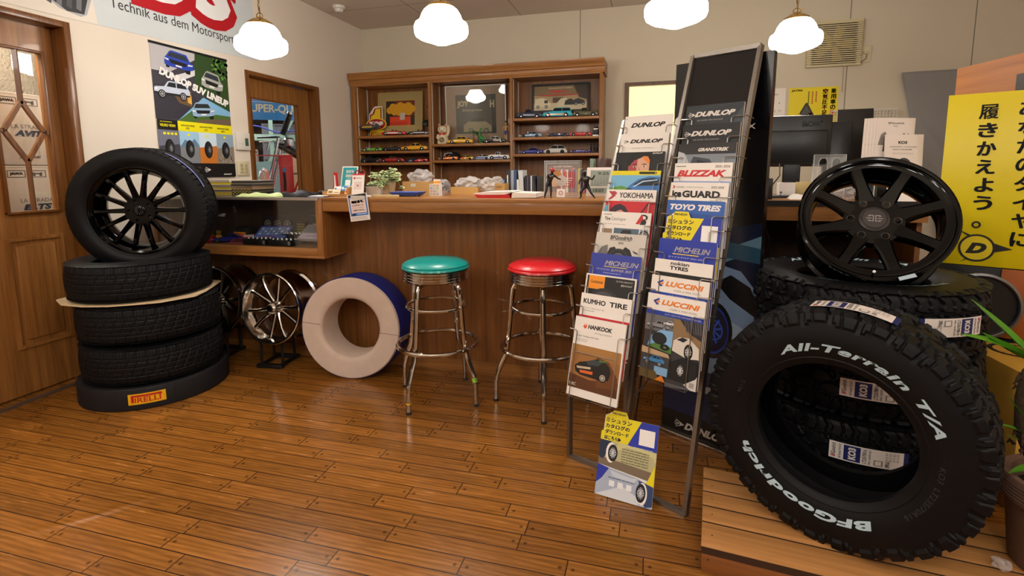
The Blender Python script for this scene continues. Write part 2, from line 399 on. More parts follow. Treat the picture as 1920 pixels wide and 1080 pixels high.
def door1():
    b = MB(); X0, X1 = -3.29, -3.25; Y0, Y1 = D1[0]+.036, D1[1]-.036; Z1 = D1[2]-.036
    wins = [(1.385, 1.625), (1.86, 2.10)]; z0, z1 = .993, 1.853
    b.box(X0, X1, Y0, wins[0][0], .01, Z1, OAK); b.box(X0, X1, wins[0][1], wins[1][0], .01, Z1, OAK); b.box(X0, X1, wins[1][1], Y1, .01, Z1, OAK)
    for a, c in wins: b.box(X0, X1, a, c, .01, z0, OAK); b.box(X0, X1, a, c, z1, Z1, OAK)
    o = struct('door_1', b)
    for a, c in wins:
        q = MB(); leaded_window(q, a, c, z0, z1, -3.245, .02, TRIMW); q.build('glazing_bars', o)
        q = MB(); q.box(-3.272, -3.268, a, c, z0, z1, GLASS); q.build('pane', o)
        q = MB(); pa, pc, pz0, pz1 = a-.03, c+.005, .26, .86
        q.prism([(pa, pz0), (pc, pz0), (pc, pz1), (pa, pz1)], 0, .012, OAK, holes=[[(pa+.018, pz0+.018), (pc-.018, pz0+.018), (pc-.018, pz1-.018), (pa+.018, pz1-.018)]])
        q.box(pa+.045, pc-.045, 0, .010, pz0+.045, pz1-.045, OAK, .004)
        q.build('raised_panel', o, Matrix(((0, 1, 0, -3.252), (1, 0, 0, 0), (0, 0, 1, 0), (0, 0, 0, 1))))
    return o
door1()
def door2():
    b = MB(); X0, X1 = -3.29, -3.25; Y0, Y1 = D2[0]+.036, D2[1]-.036; Z1 = D2[2]-.036; a, c, z0, z1 = 3.62, 4.20, .55, 1.815
    b.box(X0, X1, Y0, a, .01, Z1, OAK); b.box(X0, X1, c, Y1, .01, Z1, OAK); b.box(X0, X1, a, c, .01, z0, OAK); b.box(X0, X1, a, c, z1, Z1, OAK)
    o = struct('door_2', b)
    q = MB(); f = .012
    for yy in (a, c): q.box(-3.252, -3.244, yy-f/2, yy+f/2, z0-f/2, z1+f/2, TRIMW)
    for zz in (z0, z1): q.box(-3.252, -3.244, a-f/2, c+f/2, zz-f/2, zz+f/2, TRIMW)
    q.build('glazing_bead', o)
    q = MB(); q.box(-3.272, -3.268, a, c, z0, z1, GLASS); q.build('pane', o)
door2()
# window in the back wall with a lit blind
b = MB(); m = wood('window_frame_wood', '#6b4526', '#4a2c14', 'z')
b.box(-.285, -.245, BACKY-.02, BACKY+.06, 1.18, 2.035, m); b.box(.445, .485, BACKY-.02, BACKY+.06, 1.18, 2.035, m)
b.box(-.245, .445, BACKY-.02, BACKY+.06, 2.0, 2.035, m); b.box(-.245, .445, BACKY-.03, BACKY+.06, 1.18, 1.21, m)
wo = struct('window_1', b)
b = MB(); b.box(-.25, .45, BACKY+.03, BACKY+.035, 1.2, 2.01, mat('lit_blind', '#fff0ae', .8, emit=.86)); tag(b.build('blind', wo), 'pale yellow blind lit from behind')
b = MB(); b.box(-.245, .445, BACKY+.012, BACKY+.016, 1.635, 1.647, mat('yellow_rail', '#e8d83a', .5)); b.build('blind_rail', wo)
# rooms behind the two doors
b = MB(); wm = mat('workshop_wall', '#3d342b', .9)
b.box(-8.4, -3.3, 9.0, 9.1, 0, 2.7, wm); b.box(-8.5, -8.4, 2.9, 9.1, 0, 2.7, wm); b.box(-8.4, -3.3, 2.85, 2.95, 0, 2.7, wm); b.box(-8.4, -3.28, 2.9, 9.1, 2.72, 2.8, wm); struct('wall_workshop', b)
b = MB(); b.box(-5.2, -5.1, .6, 2.85, 0, 2.7, WALL); b.box(-5.1, -3.28, .5, .6, 0, 2.7, WALL); b.box(-5.1, -3.28, .6, 2.85, 2.72, 2.8, WALL); struct('wall_store', b)
b = MB(); b.box(WALLX-.02, WALLX+.016, 1.30, 2.20, .0005, .008, mat('threshold_metal', '#9a948c', .35, .9)); struct('trim_3', b)
b = MB(); bm_ = wood('skirting_wood', '#6a3a18', '#45220b', 'y')
b.box(WALLX, WALLX+.012, D1[1], D2[0], 0, .07, bm_); struct('baseboard_left', b)
# ------------------------------------------------------------------ pendant lamps (they light the room)
GLOBE = mat('opal_glass_lit', '#ffffff', .4)
GLOBE.node_tree.nodes['Principled BSDF'].inputs['Emission Color'].default_value = (*LAMP_COLOUR, 1)
GLOBE.node_tree.nodes['Principled BSDF'].inputs['Emission Strength'].default_value = LAMP_POWER
def make_pendant(M, label):
    t = thing('pendant_lamp', label, 'lamp', M, 'schoolhouse pendant lamps')
    b = MB()   # local origin = widest level of the globe
    prof = [(0, -.080), (.035, -.077), (.075, -.062), (.120, -.047), (.142, -.033), (.149, -.015), (.149, .018), (.143, .033), (.126, .043), (.117, .056), (.107, .082), (.093, .104), (.078, .117), (.066, .121)]
    b.lathe(prof, GLOBE, 40); b.build('glass_globe', t, sharp=60)
    b = MB(); b.lathe([(.0, .164), (.018, .164), (.022, .157), (.042, .150), (.072, .130), (.076, .119), (.066, .116), (.0, .118)], BRASS, 32)
    for k in range(3): a = 2*PI*k/3+.5; b.cyl((.062*math.cos(a), .062*math.sin(a), .117), (.078*math.cos(a), .078*math.sin(a), .117), .004, BRASS, seg=8)
    b.build('brass_fitter', t)
    b = MB(); z = .158
    b.tube([(.022*math.cos(q), 0, .172+.018*math.sin(q)) for q in [2*PI*i/14 for i in range(14)]], .0028, BRASS, 6, closed=True)
    z = .186; k = 0; top = CEILZ-M.translation.z
    while z < top-.03:
        pts = []
        for i in range(12):
            q = 2*PI*i/12; u = .007*math.cos(q); h = .0175*math.sin(q)
            pts.append((u, 0, z+.0175+h) if k % 2 else (0, u, z+.0175+h))
        b.tube(pts, .0018, BRASS, 5, closed=True); z += .029; k += 1
    b.tube([(.004*math.sin(i*1.3), .004*math.cos(i*1.3), .16+(top-.17)*i/24) for i in range(25)], .0022, mat('lamp_cord', '#3b2a18', .6), 5)
    b.build('chain', t)
    b = MB(); b.lathe([(0, top-.028), (.03, top-.026), (.055, top-.012), (.06, top)], BRASS, 28); b.build('ceiling_rose', t)
    return t
make_pendant(at(-2.316, 2.70, 1.962), 'white glass pendant lamp hanging beside the long banner')
make_pendant(at(-1.158, 2.75, 1.976), 'white glass pendant lamp hanging in front of the model car cabinet')
make_pendant(at(.087, 2.73, 1.965), 'white glass pendant lamp cut off by the top of the photo')
make_pendant(at(.834, 3.65, 1.99), 'white glass pendant lamp hanging beside the louvred fan')
for i, (x, y) in enumerate(((-2.2, .2), (-.9, .1), (.5, -.1), (1.8, .3), (-1.6, -1.6), (.3, -1.7), (2.2, -1.3), (-.5, -.8), (1.2, -.9), (-2.4, -.9))):  # unseen lamps added behind the camera to raise the brightness
    make_pendant(at(x, y, 2.12), 'added white glass pendant lamp, unseen fill light behind the camera')
def ceiling_panel(name, x, y, z, sx, sy, col, e, label):
    t = thing(name, label, 'lamp', at(x, y, z))
    b = MB(); b.box(-sx/2, sx/2, -sy/2, sy/2, -.05, 0, mat('lamp_case', '#dddddd', .5)); b.build('housing', t)
    b = MB(); b.box(-sx/2+.02, sx/2-.02, -sy/2+.02, sy/2-.02, -.056, -.05, mat('tube_cover', col, .5, emit=e)); b.build('diffuser', t)
ceiling_panel('ceiling_light', -5.2, 5.0, 2.72, 1.2, 1.2, '#f2f7ff', 48, 'workshop ceiling light beyond the glazed door')
ceiling_panel('ceiling_light', -4.0, 1.8, 2.72, .6, 1.2, '#fff4e6', 60, 'unseen ceiling light added to brighten the store room beyond the leaded door')  # unseen lamp, added so that the cartons come out bright

# ------------------------------------------------------------------ model car cabinet on the back wall
def cabinet():
    X0, X1, YF, YB = -3.138, -.471, 4.94, 5.232
    t = thing('display_cabinet', 'tall oak cabinet of three bays holding model cars, on the back wall', 'cabinet', at(0, 0, 0))
    b = MB(); b.box(X0, X1, YB-.012, YB, 0, 2.16, OAKD); b.build('back_panel', t)
    b = MB()
    for xa, xb in ((X0, -3.087), (-2.249, -2.219), (-1.376, -1.349), (-.502, X1)): b.box(xa, xb, YF, YB-.012, 0, 2.14, OAK, .002)
    b.build('upright_panels', t)
    b = MB(); b.box(X0, X1, YF+.003, YB, 2.09, 2.14, OAKX)
    prof = [(YF, 2.10), (YF-.012, 2.125), (YF-.012, 2.150), (YF-.024, 2.158), (YF-.030, 2.185), (YF-.036, 2.192), (YF-.040, 2.226)]
    b.loft([[(xx, p[0], p[1]) for p in prof]+[(xx, YB, 2.226), (xx, YB, 2.10)] for xx in (X0-.012, X1+.012)], OAKX); b.build('cornice', t)
    for xa, xb, zs in ((-3.087, -2.249, (1.573, 1.41, 1.288)), (-2.219, -1.376, (1.471, 1.305)), (-1.349, -.502, (1.703, 1.519, 1.356))):
        for z in zs:
            b = MB(); b.box(xa+.001, xb-.001, YF+.004, YB-.013, z-.026, z, OAKX, .002); b.build('shelf', t)
        for yy in (YF+.035, YB-.06):
            b = MB(); b.box(xa, xa+.004, yy, yy+.016, .95, 2.09, mat('shelf_track', '#cfc9c0', .4)); b.build('shelf_track', t)
        b = MB(); b.box(xa+.001, xb-.001, YF+.004, YB-.013, .92, .95, OAKX); b.build('lower_shelf', t)
cabinet()

# ------------------------------------------------------------------ counter and glazed case
CZ, CY = 1.0515, 2.51
def counter():
    t = thing('counter', 'long oak counter with a deep fascia and panelled front', 'counter', at(0, 0, 0))
    b = MB(); b.box(-1.813, .418, CY, 3.46, CZ-.02, CZ, OAKX, .002); b.build('worktop', t)
    b = MB(); b.box(-1.813, .42, CY+.003, CY+.028, CZ-.078, CZ-.02, OAKX, .001); b.build('fascia', t)
    b = MB(); b.box(-1.813, .42, CY+.028, 2.80, CZ-.076, CZ-.021, OAKX); b.build('underside', t)
    b = MB(); b.box(-3.12, .42, 2.76, 2.785, 0, CZ-.076, OAKD); b.box(-3.12, .42, 2.752, 2.76, 0, .07, OAKX); b.build('front_panel', t)
    return t
counter()
t = thing('desk', 'oak desk with a black front edge behind the black alloy wheel', 'desk', at(0, 0, 0))
b = MB(); b.box(.42, 1.12, CY+.005, CY+.03, CZ-.085, CZ-.022, OAKX); b.build('fascia', t)
b = MB(); b.box(.42, 1.12, CY-.004, CY+.02, CZ-.02, CZ+.004, BLACK); b.build('edge_strip', t)
b = MB(); b.box(.42, 1.12, CY+.03, 3.46, CZ-.022, CZ, OAKX, .002); b.build('worktop', t); DESK = t
def glass_case():
    X0, X1, YB, Z0 = -3.06, -1.836, 2.758, .697
    t = thing('display_case', 'low glass-fronted oak display case at the left end of the counter', 'display case', at(0, 0, 0))
    b = MB(); b.box(X0, X1+.02, CY, YB, Z0, .712, OAKX, .002); b.box(X0+.0005, X1-.0245, CY+.0005, CY+.03, .712, .757, OAKX, .002); b.build('base_board', t)
    b = MB(); b.box(X0, X0+.022, CY, YB, .712, CZ-.006, OAK, .001); b.build('end_panel', t)
    b = MB(); b.box(X1-.024, X1+.02, CY, YB, .712, CZ-.004, OAK, .001); b.build('end_panel', t)
    b = MB(); b.box(X0+.022, X1-.024, YB-.01, YB, .712, CZ-.01, mat('case_inner_shade', '#2c1a0e', .8)); b.build('back_board', t)  # back board coloured dark to paint the dim inside of the case
    b = MB(); b.box(X0+.022, X1-.024, CY+.03, YB-.01, .7545, .757, OAKX); b.build('case_floor', t)
    b = MB(); b.box(X0+.022, X1-.024, CY+.006, CY+.010, .757, CZ-.012, glassm('case_glass', .06)); b.build('front_glass', t)
    b = MB(); b.box(X0-.005, X1, CY-.004, 3.2, CZ-.010, CZ-.002, glassm('case_top', .85, '#3a3632', .08)); b.box(X0-.005, X1, CY-.006, CY+.006, CZ-.016, CZ-.001, mat('edge_trim_metal', '#a8a29a', .35, .8)); b.build('top_plate', t)
glass_case()

# ------------------------------------------------------------------ bar stools
def make_stool(M, label, col):
    t = thing('bar_stool', label, 'stool', M, 'chrome bar stools at the counter')
    b = MB(); b.lathe([(0, .752), (.07, .751), (.125, .745), (.158, .733), (.171, .722), (.168, .716), (.174, .712), (.176, .706), (.170, .701), (.0, .701)], noise_bump(mat('seat_vinyl', col, .32, coat=.2), 25, .05, .001), 48); b.build('seat', t)
    b = MB(); p = [(.0, .702), (.166, .702)]
    for i in range(4): z = .700-.0145*i; p += [(.166, z), (.1705, z-.004), (.1705, z-.009), (.166, z-.012)]
    p += [(.160, .640), (0, .640)]
    b.lathe(p, CHROME, 48); b.build('seat_band', t)
    for k in range(4):
        a = PI/2*k; c, s = math.cos(a), math.sin(a)
        rz = [(.085, .632), (.115, .630), (.137, .620), (.148, .600), (.153, .56), (.165, .42), (.178, .300), (.186, .255), (.205, .215), (.226, .165), (.236, .135), (.239, .10), (.241, .012)]
        b = MB(); b.tube([(r*c, r*s, z) for r, z in rz], .0125, CHROME, 10)
        l = b.build('leg', t)
        q = MB(); q.cyl((.241*c, .241*s, 0), (.241*c, .241*s, .014), .014, mat('foot_cap', '#2a2725', .6), seg=12); q.build('foot_cap', l)
    for rr, z, tr, nm in ((.152, .504, .0095, 'upper_ring'), (.207, .300, .0115, 'foot_ring')):
        b = MB(); b.tube([(rr*math.cos(2*PI*i/48), rr*math.sin(2*PI*i/48), z) for i in range(48)], tr, CHROME, 10, closed=True); b.build(nm, t)
    return t
st = make_stool(at(-1.075, 2.405, 0, -105), 'chrome bar stool with a teal vinyl seat', '#149a94')
b = MB(); b.cyl((.2395, 0, .052), (.2392, 0, .060), .0136, mat('yellow_tape', '#d6b21c', .6), seg=12)
b.T = Matrix.Rotation(R(-90), 4, 'Z'); b.build('yellow_tape', st)
b = MB(); b.T = Matrix.Rotation(R(90), 4, 'Z'); b.cyl((.2305, 0, .148), (.2365, 0, .128), .0137, mat('green_tape', '#8fc64a', .6), seg=12); b.build('green_tape', st)
make_stool(at(-.528, 2.485, 0, -76), 'chrome bar stool with a red vinyl seat', '#d8232b')

# ------------------------------------------------------------------ foam ring leaning on the counter front
t = thing('foam_ring', 'big white foam ring with a blue outer band, leaning on the counter', 'ring', at(-1.66, 2.49, .300, 8) @ Matrix.Rotation(R(-3), 4, 'X'))
FOAM = noise_bump(mat('foam', '#cdb9ab', .8), 14, .12, .002, colvar=.10)
b = MB(); b.lathe([(.172, .022), (.170, .20), (.29, .20), (.296, .195), (.296, .008), (.290, .0), (.205, .0), (.188, .004), (.176, .012)], FOAM, 64, closed=True, axis='y'); b.build('foam_body', t)
b = MB(); b.lathe([(.2965, .012), (.2985, .010), (.3005, .014), (.3005, .196), (.2965, .198)], mat('blue_band', '#1a2a86', .5), 64, closed=True, axis='y'); b.build('blue_band', t)
b = MB()
for s in (-1, 1): b.box(s*.178, s*.294, -.0012, .0002, -.0012+s*.0, .0012, mat('foam_joint', '#7d6c60', .9))
b.build('joint_line', t, Matrix.Rotation(R(6), 4, 'Y'))

# ------------------------------------------------------------------ slatted wooden stand under the big tyre
PINE = wood('pine_slat', '#c18a52', '#a06e3c', 'x', .9, rough=.5, coat=0)
GAPSHADE = mat('slat_gap_shade', '#3a2210', .9)  # shade between the slats, put into the colour of their sides
PM = at(.168, 1.483, 0, -6)
t = thing('wooden_pallet', 'low slatted pine stand under the white-lettered tyre', 'pallet', PM)
ys = [0, .120, .204, .285, .362, .438]
for a, c in zip(ys, ys[1:]):
    b = MB(); b.box(0, 1.5, a+(.0045 if a > .3 else .003), c-(.0045 if c < .3 else .003), .0625, .086, PINE, .001); b.box(0, 1.5, a+(.0045 if a > .3 else .003)-.0006, a+(.0045 if a > .3 else .003)-.0001, .0625, .0845, GAPSHADE); b.box(0, 1.5, c-(.0045 if c < .3 else .003)+.0001, c-(.0045 if c < .3 else .003)+.0006, .0625, .0845, GAPSHADE)
    for xx in (.03, .5, .97): b.cyl((xx, (a+c)/2, .086), (xx, (a+c)/2, .0863), .0025, mat('screw_head', '#4a4038', .4, .8), seg=8)
    b.build('slat', t)
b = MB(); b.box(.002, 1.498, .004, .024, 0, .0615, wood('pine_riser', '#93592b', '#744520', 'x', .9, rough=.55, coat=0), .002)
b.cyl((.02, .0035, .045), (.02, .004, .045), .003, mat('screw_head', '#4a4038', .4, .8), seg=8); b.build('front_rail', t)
b = MB(); b.box(.002, 1.498, .414, .434, 0, .0615, PINE, .002); b.build('back_rail', t)
b = MB(); b.box(.03, 1.47, .026, .41, .002, .03, mat('underside_shade_black', '#140c06', .9)); b.build('gap_shade_sheet', t)  # dark sheet added below the slats to paint the shade in the gaps
for xx in (.004, .74, 1.474):
    b = MB(); b.box(xx, xx+.022, .025, .413, .031 if xx > .1 and xx < 1.4 else 0, .0615, mat('rail_dark', '#5a3416', .7)); b.build('cross_rail', t)
# ------------------------------------------------------------------ tyres
import numpy as np
SIDE = [(0, .80), (.07, .84), (.12, .90), (.135, .905), (.15, .895), (.20, .925), (.30, .972), (.42, 1.0), (.55, .995), (.68, .968), (.74, .950), (.80, .935), (.86, .915), (.92, .89), (.97, .865)]
def side_y(r, Ro, rb, hw):
    t = (r-rb)/(Ro-rb)
    return hw*float(np.interp(t, [p[0] for p in SIDE], [p[1] for p in SIDE]))
def _g(f, w, s=.03):
    """1 inside a groove of relative width w centred on whole numbers"""
    d = np.abs(f-np.round(f)); return np.clip((w/2+s-d)/s, 0, 1)
def tread_depth(style, ph, v):
    a = np.abs(v); sg = np.sign(v)
    tri = lambda f: 2*np.abs(f-np.floor(f)-.5)
    if style == 'allterrain':
        d = np.zeros(np.broadcast(ph, v).shape)
        z1 = .46+.07*(tri(ph+.25*sg)-.5)
        sh = a > z1
        lat = _g(ph+.30*(a-.46)+.25*sg+.06*np.sin(a*14), .17, .05)
        sip = _g(ph+.5+.25*sg+.35*np.abs(a-.72), .05, .04)*.55*(a > .62)
        notch = _g(ph+.5+.25*sg, .13, .04)*.8*(a > .46)*(a < .60)
        d = np.where(sh, np.maximum(np.maximum(lat, sip), notch), d)
        cen = np.maximum(_g(ph+1.1*v+.18*np.sin(v*9), .15, .05), _g((v-.10*(tri(ph*1+.3)-.5))/.92, .075, .03))
        cs = _g(ph+.5-1.3*v, .05, .04)*.5
        d = np.where(~sh, np.maximum(cen, cs), d)
        zz = np.clip((.055-np.abs(a-z1))/.025, 0, 1)
        return np.maximum(d, zz)
    if style == 'winter':
        d = np.zeros(np.broadcast(ph, v).shape)
        for q, w_ in ((-.55, .05), (0.0, .045), (.55, .05)): d = np.maximum(d, np.clip((w_-np.abs(v-q))/.02, 0, 1))
        d = np.maximum(d, np.clip((.03-np.abs(a-.28-.03*tri(ph*2)))/.02, 0, 1)*.6)
        d = np.maximum(d, np.where(a > .55, _g(ph+.15*a, .13, .05), _g(ph+.9*v, .12, .05))*.9)
        d = np.maximum(d, np.where(a > .55, _g(ph*3+.2, .14, .12)*.35, _g(ph*3-1.5*v, .14, .12)*.35))
        return d
    d = np.zeros(np.broadcast(ph, v).shape)
    for q in (-.5, -.17, .17, .5): d = np.maximum(d, np.clip((.05-np.abs(v-q))/.02, 0, 1))
    d = np.maximum(d, np.where(a > .5, _g(ph+.1*a, .12, .05)*.85, _g(ph+.8*v, .09, .05)*.5))
    return d
def tyre_mesh(name, Ro, rb, W, N, style, na, nt, dep):
    hw = W/2; H = Ro-rb
    prof = [(rb, -.62*hw, 0, 0)]
    side = [(rb+t*H, y*hw, t) for t, y in SIDE]
    prof += [(r, -y, 1, t) for r, y, t in side]
    for i in range(nt+1):
        v = -1+2*i/nt; prof.append((Ro-.010*v*v-.004*max(0, abs(v)-.9)/.1, v*.845*hw, 2, v))
    prof += [(r, y, 1, t) for r, y, t in side[::-1]]
    prof += [(rb, .62*hw, 0, 0), (rb+.012, .66*hw, 0, 0), (rb+.45*H, .93*hw, 0, 0), (Ro-.05, .86*hw, 0, 0), (Ro-.026, .5*hw, 0, 0), (Ro-.024, -.5*hw, 0, 0), (Ro-.05, -.86*hw, 0, 0), (rb+.45*H, -.93*hw, 0, 0), (rb+.012, -.66*hw, 0, 0)]
    th = np.linspace(0, 2*PI, na, endpoint=False); ph = th*N/(2*PI)
    P = np.zeros((na, len(prof), 3))
    for j, (r, y, k, v) in enumerate(prof):
        rr = np.full(na, r); yy = np.full(na, y)
        if k == 2:
            d = tread_depth(style, ph, np.full(na, v)); rr = rr-dep*d
        elif k == 1 and v > .70:
            sg = np.sign(y); vv = np.full(na, sg*(1.02+(1-v)*.5))
            d = tread_depth(style, ph, vv)
            if style == 'allterrain':
                alt = (np.sin(2*PI*(ph/2+.10)) > 0)*1.0
                low = .76+.07*alt
                on = np.clip((v-low)/.03, 0, 1)
                yy = yy+sg*on*(1-d)*.0065-sg*.0015*on*d
                rr = rr-on*d*dep*.4
            else:
                yy = yy-sg*.0025*d*np.clip((v-.8)/.1, 0, 1)
        elif k == 1 and .19 < v < .7 and style == 'allterrain' and abs(v-.68) < .01:
            pass
        P[:, j, 0] = rr*np.cos(th); P[:, j, 2] = rr*np.sin(th); P[:, j, 1] = yy
    n = len(prof); vs = P.reshape(-1, 3)
    a = np.arange(na)[:, None]; j = np.arange(n)[None, :]; a2 = (a+1) % na; j2 = (j+1) % n
    q = np.stack([a*n+j, a*n+j2, a2*n+j2, a2*n+j], -1).reshape(-1, 4)
    me = bpy.data.meshes.new(name); me.from_pydata(vs.tolist(), [], q.tolist())
    me.materials.append(RUBBER); me.polygons.foreach_set('use_smooth', [True]*len(q)); me.update(); me.set_sharp_from_angle(angle=R(33))
    return me
def add_mesh(name, me, parent=None, M=None):
    o = bpy.data.objects.new(name, me); C.objects.link(o)
    if parent: o.parent = parent
    if M is not None: o.matrix_local = M
    return o
def arc_text(b, s, r0, r1, a0, a1, col, Ro, rb, hw, bold=.05, shear=0, lift=.0012):
    """lettering bent round the front sidewall, tops outward, from angle a0 to a1 (degrees, clockwise)"""
    def fn(a, c):
        t = R(a0+(a1-a0)*a); r = r0+(r1-r0)*c
        return (r*math.cos(t), -side_y(r, Ro, rb, hw)-lift, r*math.sin(t))
    vs, fs, asp = text_geo(s, bold, shear, 1.08)
    b.add([fn(x, z) for x, z in vs], fs, col)
def bend_round(b, Rr):
    """wrap a flat print (x along, z across) round a drum of radius Rr about the local z axis; print centre lands at -y"""
    b.v = [((Rr-y)*math.sin(x/Rr), -(Rr-y)*math.cos(x/Rr), z) for x, y, z in b.v]
def srect(b, x0, x1, z0, z1, col, n=10):
    b.k += 1; k = b.k; m = ink(col)
    xs = [x0+(x1-x0)*i/n for i in range(n+1)]; y = -.00012*k
    b.add([(x, y, z) for x in xs for z in (z0, z1)], [(2*i, 2*i+2, 2*i+3, 2*i+1) for i in range(n)], m)
LETTER = mat('white_letter_rubber', '#b0c8d4', .5)
# ---- all-terrain tyres
AT_R, AT_B, AT_W = .360, .203, .236
AT = tyre_mesh('tyre', AT_R, AT_B, AT_W, 30, 'allterrain', 900, 64, .012)
def letters(parent):
    b = MB(); hw = AT_W/2
    arc_text(b, 'All-Terrain T/A', .2455, .2705, 123, 18.5, LETTER, AT_R, AT_B, hw, .035, .25)
    tag(b.build('raised_lettering', parent), 'white raised lettering'); b = MB()
    arc_text(b, 'BFGoodrich', .2440, .2690, -62.5, -155, LETTER, AT_R, AT_B, hw, .045, .12)
    tag(b.build('raised_lettering', parent), 'white raised lettering')
    b = MB(); dk = mat('moulded_letter_rubber', '#2a2a2d', .5)
    arc_text(b, 'KO3  LT235/70R16', .2450, .2580, 2, -42, dk, AT_R, AT_B, hw, .01, .1)
    tag(b.build('moulded_lettering', parent), 'black moulded lettering'); b = MB()
    arc_text(b, 'M+S', .25, .262, 168, 158, dk, AT_R, AT_B, hw, .01, 0)
    tag(b.build('moulded_lettering', parent), 'black moulded lettering')
def ko3_label(parent, M, name='paper_label'):
    """long paper label stuck across the tread; x runs along the tread"""
    b = MB(); W = .20; h = .064; x0 = -W/2
    srect(b, x0, x0+W, -h/2, h/2, '#e6dcd6'); srect(b, x0+.040, x0+.085, -h/2+.004, h/2-.004, '#1c2660'); srect(b, x0+W, x0+W+.014, -h/2, h/2, '#1c2660', 2)
    def vt(s, x, w, col, z0=-h/2+.006, z1=h/2-.006, bold=.02, shear=0):   # text turned to run across the label
        vs, fs, _ = text_geo(s, bold, shear); b.k += 1
        b.add([(x+(1-c)*w, -.00012*b.k, z0+a*(z1-z0)) for a, c in vs], fs, ink(col))
    vt('KO3', x0+.052, .021, '#e6dcd6', bold=.05, z0=-h/2+.010, z1=h/2-.010)
    vt('BFGoodrich', x0+.006, .012, '#22242c', bold=.02, shear=.2); vt('BF', x0+.006, .012, '#c0262c', z1=-h/2+.017, bold=.03, shear=.2)
    vt('All-Terrain T/A KO3', x0+.026, .007, '#333333')
    vt('LT235/70R16', x0+.090, .011, '#222222'); vt('RWL 110/107S LRD', x0+.106, .006, '#444444')
    for i in range(4): vt('||| || ||||', x0+.150+.01*i, .007, '#444444', z0=-.002, bold=.0)
    srect(b, x0+.120, x0+.144, -.026, -.005, '#8d8882', 3); srect(b, x0+.124, x0+.140, -.023, -.008, '#e6dcd6', 3)
    vt('正規輸入品', x0+.150, .012, '#333333', z0=-.027, z1=-.004)
    bend_round(b, AT_R+.0015)
    return b.build(name, parent, M)
CT = V((.5600, 1.660, .448)); NT = V((-.495, -.867, -.055))
t = thing('tyre', 'large all-terrain tyre with white raised lettering standing on the wooden pallet', 'tyre', face(CT, NT))
add_mesh('tyre_casing', AT, t, Matrix.Rotation(R(4), 4, 'Y')); letters(t)
ko3_label(t, Matrix.Rotation(R(3), 4, 'Y') @ Matrix(((1, 0, 0, 0), (0, 0, 1, -.02), (0, -1, 0, 0), (0, 0, 0, 1))))
tag(t.children[-1], 'white and blue paper label on the tread')
SC = (.765, 2.168)
for k, (z, dx, rot, la, txt) in enumerate(((.264, .0, 12, -11, 'black all-terrain tyre lying flat at the bottom of the stack of three'), (.486, .004, 47, -9, 'black all-terrain tyre lying flat in the middle of the stack of three'), (.708, .0, 80, 24, 'black all-terrain tyre lying flat on top of the stack, under the black alloy wheel'))):
    t = thing('tyre', txt, 'tyre', at(SC[0]+dx, SC[1], z) @ Matrix.Diagonal((1.03, 1.03, .93, 1)), 'all-terrain tyres stacked flat')
    F = Matrix(((1, 0, 0, 0), (0, 0, -1, 0), (0, 1, 0, 0), (0, 0, 0, 1)))   # front sidewall turned upwards
    F = Matrix.Rotation(R(rot), 4, 'Z') @ Matrix(((1, 0, 0, 0), (0, 0, 1, 0), (0, -1, 0, 0), (0, 0, 0, 1)))
    add_mesh('tyre_casing', AT, t, F)
    if k == 2:
        q = MB(); hw = AT_W/2
        arc_text(q, 'BFGoodrich', .2440, .2690, 235, 142, LETTER, AT_R, AT_B, hw, .045, .12); tag(q.build('raised_lettering', t, F), 'white raised lettering'); q = MB(); arc_text(q, 'All-Terrain T/A', .2455, .2705, 60, -45, LETTER, AT_R, AT_B, hw, .035, .25)
        tag(q.build('raised_lettering', t, F), 'white raised lettering')
    flip = Matrix.Rotation(PI, 4, 'Y') if k == 2 else Matrix.Identity(4)
    tag(ko3_label(t, Matrix.Rotation(R(la), 4, 'Z') @ (Matrix.Rotation(R(0), 4, 'Z') @ Matrix.Scale(1, 4)) @ flip), 'white and blue paper label on the tread')
b = MB(); b.box(.50, 1.05, 1.92, 2.42, 0, .150, BLACK, .004); tag(b.build('plinth'), 'low black plinth under the stack of all-terrain tyres', 'plinth')

# ---- winter tyres on the left
WT = tyre_mesh('tyre', .336, .216, .206, 46, 'winter', 552, 40, .0045)
ST = (-2.70, 2.15)
for k, (x, y, z, rot, txt) in enumerate(((-2.695, 2.150, .219, 0, 'black winter tyre lying lowest in the left stack, on the round base'), (-2.700, 2.155, .430, 25, 'black winter tyre lying in the left stack just below the cardboard'), (-2.735, 2.150, .648, 50, 'black winter tyre lying on top of the cardboard in the left stack'))):
    o = add_mesh('tyre', WT, None, at(x, y, z, rot) @ Matrix.Rotation(R(90), 4, 'X')); tag(o, txt, 'tyre', 'winter tyres in the left stack')
b = MB(); KR = mat('cardboard_pale', '#cdb48e', .8)
rn = random.Random(3)
pts = []
for th_, rr in ((180, .30), (150, .30), (120, .33), (97, .395), (75, .372), (52, .343), (30, .330), (8, .330), (-8, .352), (-34, .368), (-52, .336), (-78, .330), (-98, .372), (-120, .33), (-150, .30)):
    a_ = R(th_); pts.append((math.cos(a_)*.78*rr-math.sin(a_)*.62*rr, -math.cos(a_)*.62*rr-math.sin(a_)*.78*rr))
b.loft([[(x, y, .0) for x, y in pts], [(x*.995, y*.995, .006) for x, y in pts]], KR)
tag(b.build('cardboard_sheet', None, at(-2.715, 2.15, .5385, 0)), 'torn cardboard sheet between two tyres of the left stack', 'cardboard')
t = thing('tyre_display_base', 'round black display base with a yellow Pirelli plate, under the left stack', 'display base', at(-2.70, 2.152, 0))
b = MB(); b.lathe([(0, 0), (.352, 0), (.356, .004), (.356, .106), (.350, .115), (.25, .117), (0, .117)], noise_bump(mat('black_rubber_base', '#19171a', .6, spec=.3), 50, .08, .001), 72); b.build('drum', t)
b = MB()
